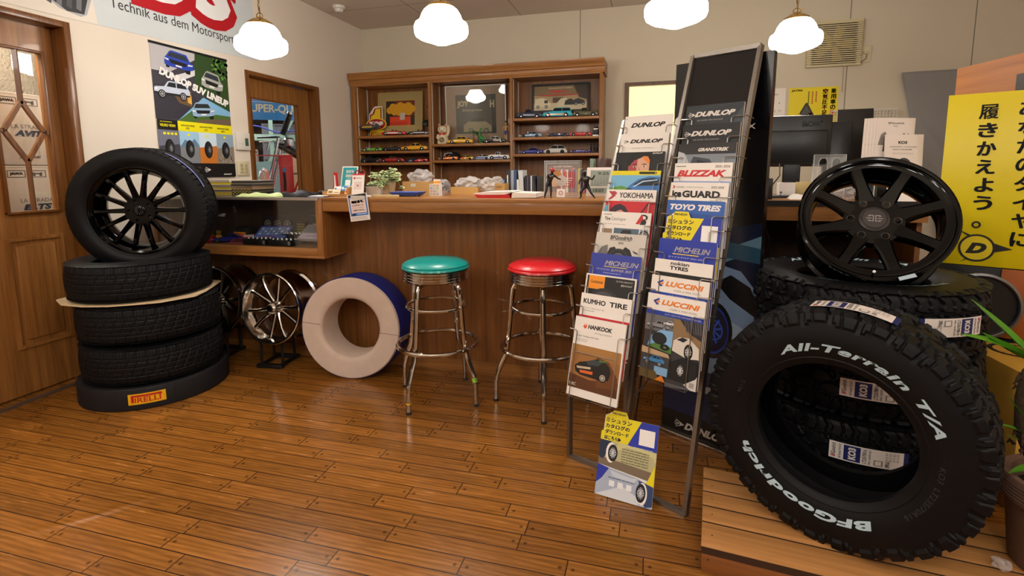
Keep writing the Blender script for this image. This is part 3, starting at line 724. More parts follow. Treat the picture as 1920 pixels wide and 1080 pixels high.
for a in (-28, 150): b.box(.3555, .3568, -.0012, .0012, .004, .108, mat('seam_dark', '#0a0a0a', .8)); b.v = [tuple(Matrix.Rotation(R(a if i >= len(b.v)-8 else 0), 4, 'Z') @ V(p)) for i, p in enumerate(b.v)]
b.build('joint_line', t)
b = MB(); w_, h_ = .162, .056; srect(b, -w_/2, w_/2, -h_/2, h_/2, '#e8b21a', 12)
b.text('IRELLI', -.053, -.019, .112, .027, '#c2201f', bold=.02); srect(b, -.068, -.056, -.018, .020, '#c2201f', 2); srect(b, -.068, .062, .013, .021, '#c2201f', 10); srect(b, -.050, .052, .0105, .0125, '#c2201f', 10)
srect(b, .052, .064, .008, .021, '#c2201f', 2)
bend_round(b, .3572); b.T = Matrix.Identity(4)
tag(b.build('name_plate', t, Matrix.Translation((0, 0, .060)) @ Matrix.Rotation(R(42.5), 4, 'Z')), 'yellow plate with red letters')

# ------------------------------------------------------------------ wheels (axis along local y, outer face towards -y)
GLOSS = mat('gloss_black_alloy', '#030304', .07, spec=.32)
def rim(b, Rl, W, m, th=.006):
    out = [(Rl-.006, .0), (Rl, .003), (Rl, .014), (Rl-.013, .019), (Rl-.017, .036), (Rl-.030, .05), (Rl-.040, .08), (Rl-.036, W*.6), (Rl-.022, W-.035), (Rl-.017, W-.02), (Rl-.003, W-.014), (Rl, W-.008), (Rl-.003, W)]
    inn = [(r-th, h) for r, h in out[::-1]]; inn[0] = (Rl-th-.004, W); inn[-1] = (Rl-.013, .002)
    b.lathe(out+inn, m, 72, closed=True, axis='y')
def spoke(b, ang, st, m, twist=0):
    """st: (r, half width, y front, y back, side shift)"""
    rings = []
    for r, hw, yf, yb, sh in st:
        ch = min(hw*.45, .006); mid = (yf+yb)/2
        rings.append([(r, y, u+sh) for u, y in ((-hw, yb), (-hw, yf+ch), (-hw+ch, yf), (hw-ch, yf), (hw, yf+ch), (hw, yb))])
    T = Matrix.Rotation(-R(ang), 4, 'Y'); o = b.T; b.T = o @ T; b.loft(rings, m); b.T = o
def hub_plate(b, ro, ri, y0, y1, m, nb, rp, rh, a0=90, n=48):
    holes = [circ(rh, 14, rp*math.cos(R(a0+360*i/nb)), rp*math.sin(R(a0+360*i/nb))) for i in range(nb)]
    if ri: holes.append(circ(ri, 28))
    b.prism(circ(ro, n), y0, y1, m, holes=holes)
# left: road wheel with fourteen thin spokes, tyre fitted
t = thing('wheel', 'tyre fitted on a black alloy wheel of thin spokes, standing on the left stack', 'wheel', face((-2.668, 2.104, .9946), (.47, -.881, -.05)))
RT = tyre_mesh('tyre', .338, .232, .214, 60, 'road', 480, 36, .006)
add_mesh('tyre_casing', RT, t, Matrix.Translation((0, .092, 0)))
b = MB(); rim(b, .240, .19, GLOSS); b.build('rim', t)
for i in range(14):
    b = MB(); a = 90+360/14*(i+.5)
    spoke(b, a, [(.060, .0145, .022, .05, 0), (.095, .0125, .020, .045, 0), (.15, .0105, .014, .036, 0), (.20, .0105, .012, .034, 0), (.226, .016, .018, .05, 0)], GLOSS); b.build('spoke', t)
b = MB(); hub_plate(b, .074, .030, .020, .06, GLOSS, 5, .054, .0085, 90+36-18, 40); b.build('hub', t)
b = MB(); b.lathe([(0, .013), (.024, .013), (.030, .017), (.031, .05), (0, .05)], GLOSS, 32, axis='y')
for i in range(12): b.k = 0; a = 2*PI*i/12; b.pol([(.004*math.cos(a+.2), .004*math.sin(a+.2)), (.022*math.cos(a-.03), .022*math.sin(a-.03)), (.022*math.cos(a+.05), .022*math.sin(a+.05))], '#5a5468', y=.0125)
b.build('centre_cap', t)
b = MB(); srect(b, -.16, .10, -.05, -.035, '#7c86c8', 12); srect(b, -.55, -.42, -.05, .06, '#8fa4ae', 8); bend_round(b, .3395)
b.build('tread_sticker', t, Matrix.Translation((0, .092, 0)) @ Matrix.Rotation(R(52), 4, 'Y') @ Matrix(((1, 0, 0, 0), (0, 0, 1, 0), (0, -1, 0, 0), (0, 0, 0, 1))))
# right: bare black alloy, eight broad spokes
t = thing('wheel', 'gloss black eight-spoke alloy wheel without a tyre, on the right stack', 'wheel', face((.731, 1.983, 1.037), (-.19, -.859, .476), (.03, 0, 1)))
b = MB(); rim(b, .229, .20, GLOSS); b.build('rim', t)
b = MB(); b.lathe([(.213, .004), (.205, .010), (.190, .012), (.186, .030), (.195, .034), (.212, .028)], GLOSS, 72, closed=True, axis='y'); b.build('outer_ring', t)
for i in range(8):
    b = MB(); a = 22.5+45*i-4
    spoke(b, a, [(.055, .030, .034, .07, 0), (.085, .026, .030, .065, 0), (.12, .021, .022, .055, 0), (.165, .019, .015, .045, 0), (.193, .021, .012, .04, 0)], GLOSS); b.build('spoke', t)
b = MB(); hub_plate(b, .088, .045, .032, .075, GLOSS, 6, .067, .0115, 60, 48); b.build('hub', t)
LUG = mat('lug_seat_metal', '#8e8880', .3, 1)
for i in range(6):
    b = MB(); a = R(60*i); x, z = .067*math.cos(a), .067*math.sin(a)
    b.lathe([(.0115, .0305), (.0125, .0315), (.0085, .046), (.0075, .046), (.0105, .0312)], LUG, 18, (x, 0, z), closed=True, axis='y'); b.build('lug_hole', t)
b = MB(); cm = mat('satin_cap', '#35302f', .4)
b.lathe([(0, .020), (.034, .020), (.037, .023), (.044, .026), (.046, .031), (.046, .05), (0, .05)], cm, 40, axis='y')
lg = '#8b8480'
b.k = 1
for s in (-1, 1):
    b.lay([(s*.002, -.012), (s*.002, .012), (s*.016, .012), (s*.020, .006), (s*.012, .006), (s*.011, .009), (s*.005, .009), (s*.005, -.012)], ink(lg), y=.0196)
    b.lay([(s*.008, .001), (s*.024, .001), (s*.024, -.002), (s*.008, -.002)], ink(lg), y=.0195)
    b.lay([(s*.004, -.012), (s*.016, -.012), (s*.021, -.007), (s*.012, -.007), (s*.011, -.0095), (s*.004, -.0095)], ink(lg), y=.0194)
b.build('centre_cap', t)
b = MB(); b.cyl((.0, .010, -.203), (.0, -.012, -.205), .0035, CHROME, seg=10); b.cyl((0, -.012, -.205), (0, -.02, -.2055), .0045, mat('valve_cap', '#e8e4e0', .3), seg=10); b.build('valve', t)
b = MB(); b.pol([(.07, -.222), (.115, -.203), (.108, -.192), (.066, -.211)], '#a9bcc9', y=-.001); b.build('weight_sticker', t)
# chrome wheels on display stands under the case
def chrome_wheel(M, label, stand_z):
    t = thing('wheel', label, 'wheel', M, 'chrome wheels on stands under the glass case')
    b = MB(); rim(b, .220, .20, CHROME); b.build('rim', t)
    b = MB(); b.lathe([(.203, .006), (.196, .03), (.190, .04), (.196, .044), (.207, .03)], CHROME, 64, closed=True, axis='y'); b.build('outer_ring', t)
    for i in range(10):
        b = MB(); a = 8+36*i; k = 1 if i % 2 else -1
        spoke(b, a, [(.035, .014, .050, .08, 0), (.07, .011, .046, .075, k*.004), (.13, .009, .040, .066, k*.007), (.18, .012, .034, .058, k*.004), (.200, .016, .034, .054, 0)], CHROME); b.build('spoke', t)
    b = MB(); b.lathe([(0, .006), (.022, .008), (.033, .018), (.038, .034), (.042, .06), (.05, .085), (0, .085)], CHROME, 40, axis='y'); b.build('centre_cap', t)
    return t
chrome_wheel(face((-2.214, 2.495, .378), (-.032, -.996, .085)), 'chrome wheel on a black stand between the left stack and the white ring', 0)
chrome_wheel(face((-2.690, 2.555, .385), (-.05, -.996, .07)), 'chrome wheel half hidden behind the left stack of tyres', 0)
def wheel_stand(x, y, label):
    t = thing('wheel_stand', label, 'stand', at(x, y, 0, 8), 'black wheel stands')
    b = MB()
    for yy in (-.02, .16): b.box(-.085, .085, yy, yy+.03, 0, .024, BLACK, .004)
    b.box(-.075, -.055, 0, .17, .004, .018, BLACK); b.box(.055, .075, 0, .17, .004, .018, BLACK); b.build('foot', t)
    for s in (-1, 1):
        b = MB(); b.cyl((s*.07, .02, .02), (s*.07, .02, .165), .008, BLACK, seg=10); b.cyl((s*.07, .15, .02), (s*.07, .15, .165), .008, BLACK, seg=10); b.build('post', t)
    b = MB()
    for yy in (.02, .15): b.tube([(.23*math.sin(q), yy, .388-.23*math.cos(q)) for q in [-.5+i/10 for i in range(11)]], .007, BLACK, 8)
    b.build('cradle', t)
wheel_stand(-2.245, 2.515, 'black stand holding the fully visible chrome wheel')
wheel_stand(-2.71, 2.565, 'black stand behind the left stack of tyres')
# ------------------------------------------------------------------ printed pictures used on catalogues, cards and posters
def pic_wheel(b, x, z, r, rim='#b9bcc2', tyre='#141416', sx=1.0, n=10, dark='#2a2c30'):
    b.disc(x, z, r*sx, tyre, r); b.disc(x, z, r*.70*sx, dark, r*.70)
    m = ink(rim)
    for i in range(n):
        a = 2*PI*i/n+.2; c, s = math.cos(a), math.sin(a); w = r*.05
        b.lay([(x+(c*r*.08-s*w)*sx, z+s*r*.08+c*w), (x+(c*r*.66-s*w)*sx, z+s*r*.66+c*w), (x+(c*r*.66+s*w)*sx, z+s*r*.66-c*w), (x+(c*r*.08+s*w)*sx, z+s*r*.08-c*w)], m); b.k -= 1
    b.k += 1; b.ring(x, z, r*.62*sx, r*.71*sx, rim); b.disc(x, z, r*.13*sx, rim, r*.13)
def pic_car(b, x, z, L, H, col, glass='#1c222b', rot=0, wheel='#c0c3c8', kind='suv', lamp='#e8ecf2'):
    c, s = math.cos(R(rot)), math.sin(R(rot))
    f = lambda p: (x+(p[0]-.5)*L*c-(p[1])*H*s, z+(p[0]-.5)*L*s+p[1]*H*c)
    P = {'suv': [(.0, .22), (.0, .52), (.04, .58), (.27, .64), (.38, .95), (.44, 1.0), (.88, .98), (.97, .64), (1, .55), (1, .24), (.9, .18), (.1, .18)],
         'coupe': [(.0, .25), (.01, .46), (.10, .55), (.33, .64), (.48, .93), (.60, .98), (.76, .90), (.93, .66), (1, .58), (.99, .28), (.9, .18), (.08, .18)]}[kind]
    G = {'suv': [(.34, .66), (.41, .92), (.60, .93), (.60, .65)], 'coupe': [(.40, .66), (.50, .89), (.62, .92), (.64, .66)]}[kind]
    G2 = {'suv': [(.625, .65), (.625, .93), (.86, .92), (.92, .66)], 'coupe': [(.66, .66), (.65, .91), (.74, .85), (.84, .68)]}[kind]
    b.pol([f(p) for p in P], col); b.pol([f(p) for p in G], glass); b.pol([f(p) for p in G2], glass)
    b.pol([f(p) for p in [(.005, .44), (.07, .52), (.10, .48), (.02, .40)]], lamp)
    b.pol([f(p) for p in [(.0, .22), (.0, .30), (1, .31), (1, .24), (.9, .18), (.1, .18)]], '#20242a')
    for q in (.2, .79):
        cx, cz = f((q, .2)); pic_wheel(b, cx, cz, H*.24, wheel, n=6)
def pic_front(b, x, z, W, H, col, rot=0, glass='#2c3640'):
    """car seen from ahead, three-quarter"""
    c, s = math.cos(R(rot)), math.sin(R(rot))
    f = lambda p: (x+p[0]*W*c-p[1]*H*s, z+p[0]*W*s+p[1]*H*c)
    b.pol([f(p) for p in [(-.42, -.1), (-.30, -.12), (-.30, -.30), (-.40, -.30)]], '#15161a'); b.pol([f(p) for p in [(.20, -.12), (.40, -.1), (.38, -.38), (.24, -.38)]], '#15161a')
    b.pol([f(p) for p in [(-.45, -.15), (-.46, .15), (-.40, .28), (-.30, .55), (-.22, .62), (.26, .60), (.38, .28), (.5, .18), (.48, -.12), (.3, -.2), (-.3, -.22)]], col)
    b.pol([f(p) for p in [(-.36, .28), (-.27, .53), (.23, .52), (.32, .28)]], glass)
    b.pol([f(p) for p in [(-.30, .16), (.28, .14), (.24, -.04), (-.26, -.04)]], '#1b1d22')
    b.pol([f(p) for p in [(-.45, .17), (-.32, .14), (-.33, .06), (-.45, .10)]], '#e6edf4'); b.pol([f(p) for p in [(.48, .15), (.31, .13), (.31, .05), (.46, .09)]], '#e6edf4')
    b.pol([f(p) for p in [(-.10, -.06), (.10, -.06), (.10, -.14), (-.10, -.14)]], '#eceae4')
def pic_tyre(b, x, z, r, sx=.55):
    b.disc(x, z, r*sx, '#101114', r); b.disc(x+r*.12, z, r*sx*.72, '#24262a', r*.88); pic_wheel(b, x+r*.14, z, r*.66, '#8f949a', '#17181b', sx*.8, 7)
def qr(b, x, z, s, bg='#f2f0ee'):   # left blank: only the pale square of the code
    b.rect(x, x+s, z, z+s, bg)
W4, H4 = .21, .297
def sheet(w, h, th, paper='#ece6e0', edge='#d8d0c6'):
    b = MB(); b.box(0, w, .0004, th, 0, h, ink(edge, .6)); b.rect(0, w, 0, h, paper, y=0); return b
# each design draws on a W4 x H4 cover; z measured up from the foot
def d_plain_white(b):
    b.text('DUNLOP', .030, .246, .150, .020, '#1a1615', bold=.05, shear=.35); b.stripes(.05, .10, .1, 5, .008, .003, '#aaa')
    for x, z in ((.008, .285), (.008, .225)): b.disc(x, z, .0022, '#8d8580')
def d_summer(b):
    dlogo(b, .024, .263, .0062, '#1a1615', '#ece6e0'); b.text('DUNLOP', .044, .255, .142, .0165, '#1a1615', bold=.05, shear=.35); b.text('2025 SUMMER TYRE CATALOGUE', .055, .232, .095, .004, '#8a847e')
    b.pol([(.06, .20), (.085, .213), (.125, .213), (.155, .20)], '#3a4258')
def d_portrait(b):
    b.rect(0, W4, 0, H4, '#17161a'); b.text('DUNLOP', .158, .288, .042, .0055, '#e8e4e0', bold=.03, shear=.3)
    hair = [(.055, .262), (.07, .287), (.10, .294), (.135, .293), (.155, .285), (.16, .20), (.15, .19), (.055, .19), (.05, .22)]
    b.pol(hair, '#0d0a0b'); b.pol([(.068, .255), (.085, .272), (.112, .280), (.140, .278), (.150, .262), (.151, .19), (.07, .19), (.064, .225)], '#d8a98e')
    b.pol([(.068, .255), (.085, .272), (.098, .276), (.096, .19), (.07, .19), (.064, .225)], '#b04a52'); b.pol([(.115, .279), (.140, .278), (.150, .262), (.150, .245), (.128, .262)], '#e7853a')
    b.pol([(.058, .268), (.075, .290), (.11, .292), (.128, .283), (.112, .272), (.084, .262), (.07, .246), (.062, .23)], '#0d0a0b')
    for x0, x1 in ((.077, .099), (.118, .140)): b.pol([(x0, .243), (x0+.006, .2475), (x1, .247), (x1-.001, .2445)], '#1a0d0a'); b.pol([(x0+.002, .235), ((x0+x1)/2, .2395), (x1-.001, .235), ((x0+x1)/2, .2325)], '#f0e2dc'); b.disc((x0+x1)/2, .2358, .0032, '#2a1510')
    b.pol([(.105, .235), (.111, .218), (.104, .214), (.116, .214)], '#9c4a3a'); b.pol([(.060, .238), (.067, .240), (.068, .215), (.062, .218)], '#a55a4a')
def d_blue_car(b):
    b.rect(0, W4, 0, H4, '#79b8dd'); b.rect(0, W4, .279, H4, '#e9dc10'); b.text('DUNLOP', .008, .285, .03, .004, '#b8a200', bold=.02); b.pol([(.118, .288), (.124, .293), (.19, .293), (.196, .288), (.19, .283), (.124, .283)], '#23210f'); b.text('▶', .186, .285, .006, .006, '#e9dc10')
    b.pol([(0, .225), (.05, .235), (.09, .224), (.10, .20), (0, .20)], '#5d9a44'); b.rect(0, W4, 0, .205, '#4a5561')
    b.pol([(.06, .20), (.085, .236), (.12, .262), (.165, .274), (.21, .272), (.21, .19), (.06, .19)], '#3f78bd'); b.pol([(.10, .24), (.135, .262), (.18, .268), (.205, .262), (.205, .238), (.12, .235)], '#16222f'); b.pol([(.10, .232), (.14, .256), (.20, .262), (.20, .258), (.142, .251), (.105, .229)], '#b9d4ee'); pic_wheel(b, .085, .207, .018)
def d_yokohama(b):
    b.rect(0, W4, 0, .250, '#c8212b'); b.pol([(.006, .290), (.020, .290), (.040, .272), (.020, .255), (.006, .255), (.024, .272)], '#b2404a'); b.pol([(.022, .290), (.036, .290), (.046, .281), (.030, .268)], '#b2404a')
    b.text('YOKOHAMA', .056, .263, .144, .0225, '#121214', bold=.012, sp=.94); b.stripes(.06, .252, .13, 1, .01, .0025, '#8a8482'); b.text('ADVAN', .18, .241, .020, .005, '#2a0a0a', bold=.02)
    b.pol([(.020, .19), (.025, .215), (.04, .232), (.065, .238), (.085, .230), (.10, .212), (.105, .19)], '#2c1a2c'); b.pol([(.045, .19), (.052, .208), (.07, .215), (.085, .206), (.09, .19)], '#c98f7e'); b.pol([(0, .0), (0, .23), (.018, .235), (.02, 0)], '#5aa3c4'); b.pol([(.15, .20), (.18, .245), (.185, .243), (.157, .198)], '#4a1418')
def d_bridgestone(b):
    b.stripes(.01, .284, .035, 1, .01, .003, '#777', 3); b.text('Tire', .016, .262, .024, .0135, '#222', bold=.03); b.text('Catalogue', .045, .259, .062, .0165, '#6e6a68'); b.stripes(.012, .246, .10, 1, .01, .0022, '#b8b0aa', 2)
    b.pol([(.150, .252), (.164, .252), (.180, .270), (.176, .284), (.171, .292)], '#c8202a'); b.pol([(.152, .250), (.166, .250), (.177, .270), (.190, .274), (.187, .284), (.177, .284), (.172, .290), (.188, .290), (.197, .283), (.196, .272), (.189, .268), (.194, .262), (.190, .250), (.168, .250)], '#191719')
    b.rect(.01, .055, .0, .228, '#8b7762'); b.rect(.062, .168, 0, .232, '#4f6477'); b.pol([(.085, .20), (.10, .226), (.135, .226), (.14, .20)], '#17181c'); b.rect(.172, .205, 0, .232, '#9aa4ab'); pic_wheel(b, .19, .208, .02)
def d_bfg(b):
    b.rect(0, W4, 0, H4, '#cdc7bf'); b.text('BFGoodrich', .062, .272, .092, .0165, '#1a1716', bold=.035, shear=.15); b.rect(.06, .15, .2685, .270, '#1a1716'); b.text('2025', .098, .255, .022, .0085, '#1a1716', bold=.02)
    b.pol([(.05, .2), (.065, .238), (.085, .244), (.098, .228), (.112, .226), (.13, .246), (.15, .236), (.168, .2)], '#141416'); b.disc(.105, .193, .045, '#2a2a2d'); pic_wheel(b, .105, .193, .038, '#6d6a68', n=16); b.pol([(.0, .19), (.03, .24), (.055, .25), (.06, .19)], '#6f6b68'); b.pol([(.16, .235), (.185, .226), (.19, .218), (.168, .224)], '#55504d')
def d_michelin_summer(b):
    b.rect(0, W4, 0, H4, '#2c3aa0'); b.text('MICHELIN', .062, .253, .140, .0185, '#eee8e4', bold=.03, shear=.3); b.rect(.06, .158, .2465, .249, '#e8cf1c'); b.text('TYRE CATALOGUE', .026, .233, .06, .006, '#b9bfe0'); b.text('SUMMER 2025', .092, .231, .085, .0095, '#eee8e4', bold=.03, shear=.2); b.stripes(.06, .222, .075, 1, .01, .002, '#b9bfe0', 4)
def d_continental(b):
    b.rect(.006, .204, 0, .291, '#131214'); b.rect(.014, .082, .240, .291, '#f0941e'); b.text('Continental', .022, .262, .052, .012, '#1a1408', bold=.02); b.text('コンチネンタルタイヤ', .128, .276, .068, .007, '#e8e2dc', bold=.03, shear=.2); b.text('総合カタログ', .150, .262, .046, .008, '#e8e2dc', bold=.03, shear=.2)
    b.disc(.085, .175, .072, '#2b292b'); b.disc(.085, .172, .062, '#4a4748'); b.disc(.085, .166, .056, '#1b1a1c')
def d_kumho(b):
    b.text('KUMHO', .012, .258, .094, .019, '#0f0d0e', bold=.035); b.text('TIRE', .122, .258, .072, .019, '#0f0d0e', bold=.035); b.text('クムホタイヤ 総合カタログ 2025', .014, .238, .09, .006, '#7b7470'); b.stripes(.014, .230, .05, 1, .01, .0025, '#999', 5)
    b.rect(0, W4, .205, .213, '#c8202a'); b.rect(0, W4, 0, .205, '#171416'); b.pol([(.10, .0), (.21, .14), (.21, 0)], '#c8202a')
def d_hankook(b):
    b.pol([(.036, .262), (.046, .276), (.043, .264), (.053, .274), (.051, .258), (.044, .254)], '#e0561c'); b.text('HANKOOK', .057, .256, .100, .0165, '#15121a', bold=.045, shear=.15, sp=.97); b.text('driving emotion', .088, .240, .068, .009, '#8a8486', shear=.2); b.text('Product Catalogue 2025-2026', .012, .222, .095, .0065, '#3a3436', bold=.01); b.stripes(.012, .212, .05, 2, .006, .002, '#aaa', 6)
    b.rect(.003, .205, .03, .192, '#9c6a38'); b.pol([(.003, .192), (.205, .192), (.205, .15), (.003, .168)], '#a87840'); b.pol([(.003, .03), (.003, .082), (.09, .07), (.205, .085), (.205, .03)], '#5a3216')
    b.pol([(.11, .16), (.16, .15), (.20, .10), (.205, .06), (.12, .05)], '#6b3f1c')
    b.pol([(.022, .112), (.04, .128), (.075, .138), (.11, .152), (.145, .150), (.165, .132), (.172, .112), (.165, .085), (.13, .078), (.05, .082), (.028, .092)], '#1c1613'); b.pol([(.068, .135), (.10, .148), (.135, .146), (.12, .128), (.078, .124)], '#3a4148'); b.pol([(.12, .150), (.15, .153), (.152, .147), (.12, .145)], '#4f7a34')
    b.pol([(.03, .112), (.09, .118), (.09, .110), (.034, .104)], '#c8b49c'); b.pol([(.045, .10), (.10, .103), (.10, .092), (.048, .09)], '#d8642a'); pic_wheel(b, .142, .09, .016, '#cfc6b6'); b.text('WRC', .008, .038, .03, .012, '#e8ddd0', bold=.05, shear=.2)
def d_winter(bg):
    def d(b):
        b.rect(0, W4, 0, H4, bg); b.pol([(.15, .2), (.21, .285), (.21, .2)], '#39434b' if bg != '#0f1012' else '#15171b'); b.pol([(0, .2), (0, .289), (W4, .297), (W4, .294), (.06, .28)], '#2a3138' if bg != '#0f1012' else '#14161a')
        dlogo(b, .018, .262, .0075, '#d9d2cd', bg); b.text('DUNLOP', .034, .254, .148, .019, '#ddd6d1', bold=.05, shear=.35); b.text('2025 WINTER TYRE CATALOGUE', .045, .238, .095, .005, '#a9a4a0')
    return d
def d_grandtrek(b):
    b.rect(0, W4, 0, H4, '#7e8690'); b.rect(0, W4, .258, H4, '#201d1f'); b.text('GRANDTREK', .075, .268, .11, .0125, '#e0d8d2', bold=.05, shear=.3)
    b.pol([(0, .20), (0, .27), (.025, .262), (.06, .20)], '#b7bcc4'); b.pol([(.04, .2), (.06, .25), (.12, .24), (.15, .2)], '#3a3f48'); b.pol([(.068, .2), (.075, .238), (.115, .228), (.13, .2)], '#15181e'); b.rect(0, W4, 0, .2, '#3b414c')
def d_blizzak(b):
    b.text('2025~2026', .150, .280, .052, .0085, '#3b3533', bold=.01); b.stripes(.006, .284, .038, 1, .01, .003, '#666', 8); b.text('BLIZZAK', .012, .248, .180, .0235, '#c81f26', bold=.05, shear=.3); b.rect(0, W4, 0, .232, '#8fa6d2'); b.text('BLIZZAK', .03, .205, .11, .018, '#c04a58', bold=.03, shear=.3)
def d_iceguard(b):
    b.pol([(.006, .286), (.012, .286), (.018, .281), (.012, .275), (.006, .275), (.012, .281)], '#c02030'); b.text('YOKOHAMA', .022, .277, .03, .006, '#333'); b.text('Studless Tire Catalogue', .062, .277, .06, .006, '#888'); b.text('2023-2024', .150, .277, .044, .0075, '#444', bold=.01)
    b.text('ice', .008, .243, .036, .025, '#151214', bold=.055); b.text('GUARD', .047, .243, .137, .025, '#151214', bold=.045); b.text('アイスガード', .15, .229, .042, .008, '#2a2626', shear=.2); b.rect(0, W4, 0, .222, '#c9d6e4')
def d_toyo(b):
    b.rect(0, W4, 0, H4, '#2f5fae'); b.text('TOYO TIRES', .012, .262, .186, .0215, '#ece8e6', bold=.05, shear=.25); b.rect(0, W4, 0, .25, '#27509a')
def michelin_card(b, full=True):
    b.pol([(.010, .230), (.012, .282), (.036, .300), (.040, .3060), (.088, .3060), (.098, .285), (.146, .285), (.108, .195), (0.0, .195), (0, .225)], '#e6d61a'); b.pol([(.147, .285), (W4, .285), (W4, .178), (.103, .195)], '#2a3aa6')
    b.text('MICHELIN', .036, .292, .050, .0075, '#17206a', bold=.03, shear=.3); b.pol([(.026, .291), (.031, .299), (.034, .292)], '#f4f0ea')
    for i, (s, w_) in enumerate((('ミシュラン', .098), ('カタログの', .092), ('ダウンロード', .090), ('はこちら▶', .072))): b.text(s, .014, .262-.0215*i, w_-.008*(i > 2), .0155, '#1a2566', bold=.035)
    qr(b, .143, .205, .056)
    if not full: return
    b.stripes(.128, .192, .07, 1, .01, .002, '#b9c0e6', 9)
    b.pol([(0, .112), (0, .195), (.108, .195), (.103, .195), (W4, .178), (W4, .09), (.16, .098), (0, .112)], '#b9b48a'); b.pol([(.06, .16), (.10, .186), (.16, .182), (.2, .17), (W4, .15), (W4, .19), (.07, .195)], '#cfc98f')
    b.pol([(0, .108), (0, .135), (.21, .12), (.21, .088)], '#7a6a58'); b.pol([(0, .195), (0, .135), (.01, .128), (.02, .13), (.045, .192), (.04, .195)], '#28324a'); b.disc(.045, .155, .019, '#f0ece8', .036); pic_wheel(b, .052, .155, .030, '#c9ccd2', '#1b1c20', .60, 12)
    b.stripes(.085, .176, .10, 6, .009, .003, '#6e6a4c', 10)
    b.pol([(.185, .085), (W4, .150), (W4, .07), (.17, .08)], '#e6d61a'); b.pol([(0, .04), (0, .108), (.045, .10), (.02, .055)], '#2a3aa6')
    b.pol([(0, 0), (0, .04), (.02, .06), (.045, .101), (.15, .09), (W4, .072), (W4, 0)], '#aab6cc'); b.pol([(.05, .095), (.09, .088), (.13, .085), (.15, .088), (.14, .07), (.06, .075)], '#c8d0de'); b.pol([(.0, .0), (.10, .05), (.17, .02), (.16, 0)], '#d5dae4')
    b.pol([(.155, .085), (W4, .074), (W4, .008), (.185, .0), (.17, .03)], '#33466e'); b.disc(.172, .042, .018, '#f0ece8', .038); pic_wheel(b, .167, .044, .032, '#c9ccd2', '#1b1c20', .55, 12)
    b.stripes(.045, .068, .10, 1, .01, .003, '#5a6580', 11)
    for x in (.05, .082, .114): qr(b, x, .040, .020, '#e9edf4')
def d_michelin(b):
    b.rect(0, W4, 0, H4, '#2438a4'); b.text('MICHELIN', .060, .252, .130, .0195, '#eee8e4', bold=.03, shear=.3); b.rect(.055, .15, .244, .247, '#e8cf1c'); b.text('タイヤカタログ 2022-2023', .04, .231, .13, .006, '#c9cff0')
def d_nokian(b):
    b.text('nokian', .060, .280, .068, .0125, '#17140f', bold=.025); b.text('TYRES', .058, .263, .068, .0135, '#17140f', bold=.04); b.rect(0.004, W4, 0, .252, '#161517')
    rn = random.Random(5)
    for _ in range(60): b.disc(.01+.19*rn.random(), .20+.045*rn.random(), .0006+.0006*rn.random(), '#6a6868', n=6); b.k -= 1
    b.k += 1; b.text('HAKKAPELIITTA', .028, .216, .152, .012, '#eae4de', bold=.025)
def d_luccini(full):
    def d(b):
        b.pol([(.022, .272), (.044, .284), (.046, .278), (.032, .270), (.046, .262), (.036, .258)], '#1f3a8a'); b.pol([(.034, .270), (.048, .276), (.046, .268), (.038, .264)], '#e07a1c'); b.text('LUCCINI', .054, .262, .138, .0185, '#e07a1c', bold=.04, shear=.25); b.text('make a wise move', .088, .248, .095, .009, '#9a9490', shear=.2)
        b.rect(0, W4, .224, .240, '#2440a0'); b.text('ルッチーニタイヤ サマータイヤカタログ 2024-2025', .07, .228, .13, .007, '#e8e6f0', bold=.02, shear=.2); b.rect(0, W4, 0, .224, '#39383c')
        if not full:
            b.pol([(.02, .17), (.05, .215), (.10, .21), (.11, .17)], '#d8d8da'); pic_tyre(b, .16, .19, .03, .8); return
        b.rect(0, .108, .168, .224, '#6a6a6e'); pic_car(b, .05, .172, .085, .034, '#8b8c90', kind='coupe'); pic_car(b, .09, .19, .04, .022, '#d9dadc', kind='coupe')
        b.pol([(.108, .13), (.108, .224), (.21, .224), (.21, .10)], '#8a6f4e'); b.pol([(.130, .224), (.21, .224), (.21, .165), (.165, .185)], '#2d2b2e')
        for i in range(7): b.pol([(.145+.009*i, .224), (.149+.009*i, .224), (.160+.008*i, .185), (.156+.008*i, .185)], '#57555a'); b.k -= 1
        b.k += 7
        b.pol([(.018, .112), (.03, .15), (.065, .176), (.11, .178), (.11, .105)], '#7fb0dc'); b.pol([(.018, .112), (.05, .128), (.11, .122), (.11, .10)], '#4f7a3c'); b.ring(.062, .145, .012, .028, '#17181b', .75); b.disc(.062, .145, .022, '#202226', .016); b.ring(.085, .118, .006, .018, '#17181b', .6)
        b.pol([(.112, .115), (.115, .150), (.135, .165), (.17, .168), (.205, .14), (.208, .105), (.17, .098)], '#d6cfc6'); b.pol([(.125, .155), (.145, .166), (.165, .163), (.15, .15)], '#1d2126'); pic_wheel(b, .170, .122, .026, '#d0d0d4', sx=.6)
        b.pol([(0, .085), (0, .108), (.10, .098), (.108, .085)], '#b59a7a'); b.rect(0, .108, .03, .085, '#3a3a3c'); pic_car(b, .05, .05, .08, .035, '#3a7db8', kind='coupe'); b.rect(.055, .105, .02, .048, '#7aa6cf'); b.pol([(0, .0), (0, .03), (.06, .03), (.08, .0)], '#5a4a26'); b.pol([(.06, 0), (.085, .022), (.1, .0)], '#c8741c')
        b.pol([(.108, .02), (.112, .075), (.15, .098), (.205, .095), (.208, .04), (.19, .015)], '#15171a'); pic_wheel(b, .150, .055, .028, '#cfd2d6', sx=.55); b.pol([(.19, .0), (.165, .012), (.205, .04), (.21, .05), (.21, 0)], '#c9c6c4'); qr(b, .185, .008, .017, '#9a9694')
    return d
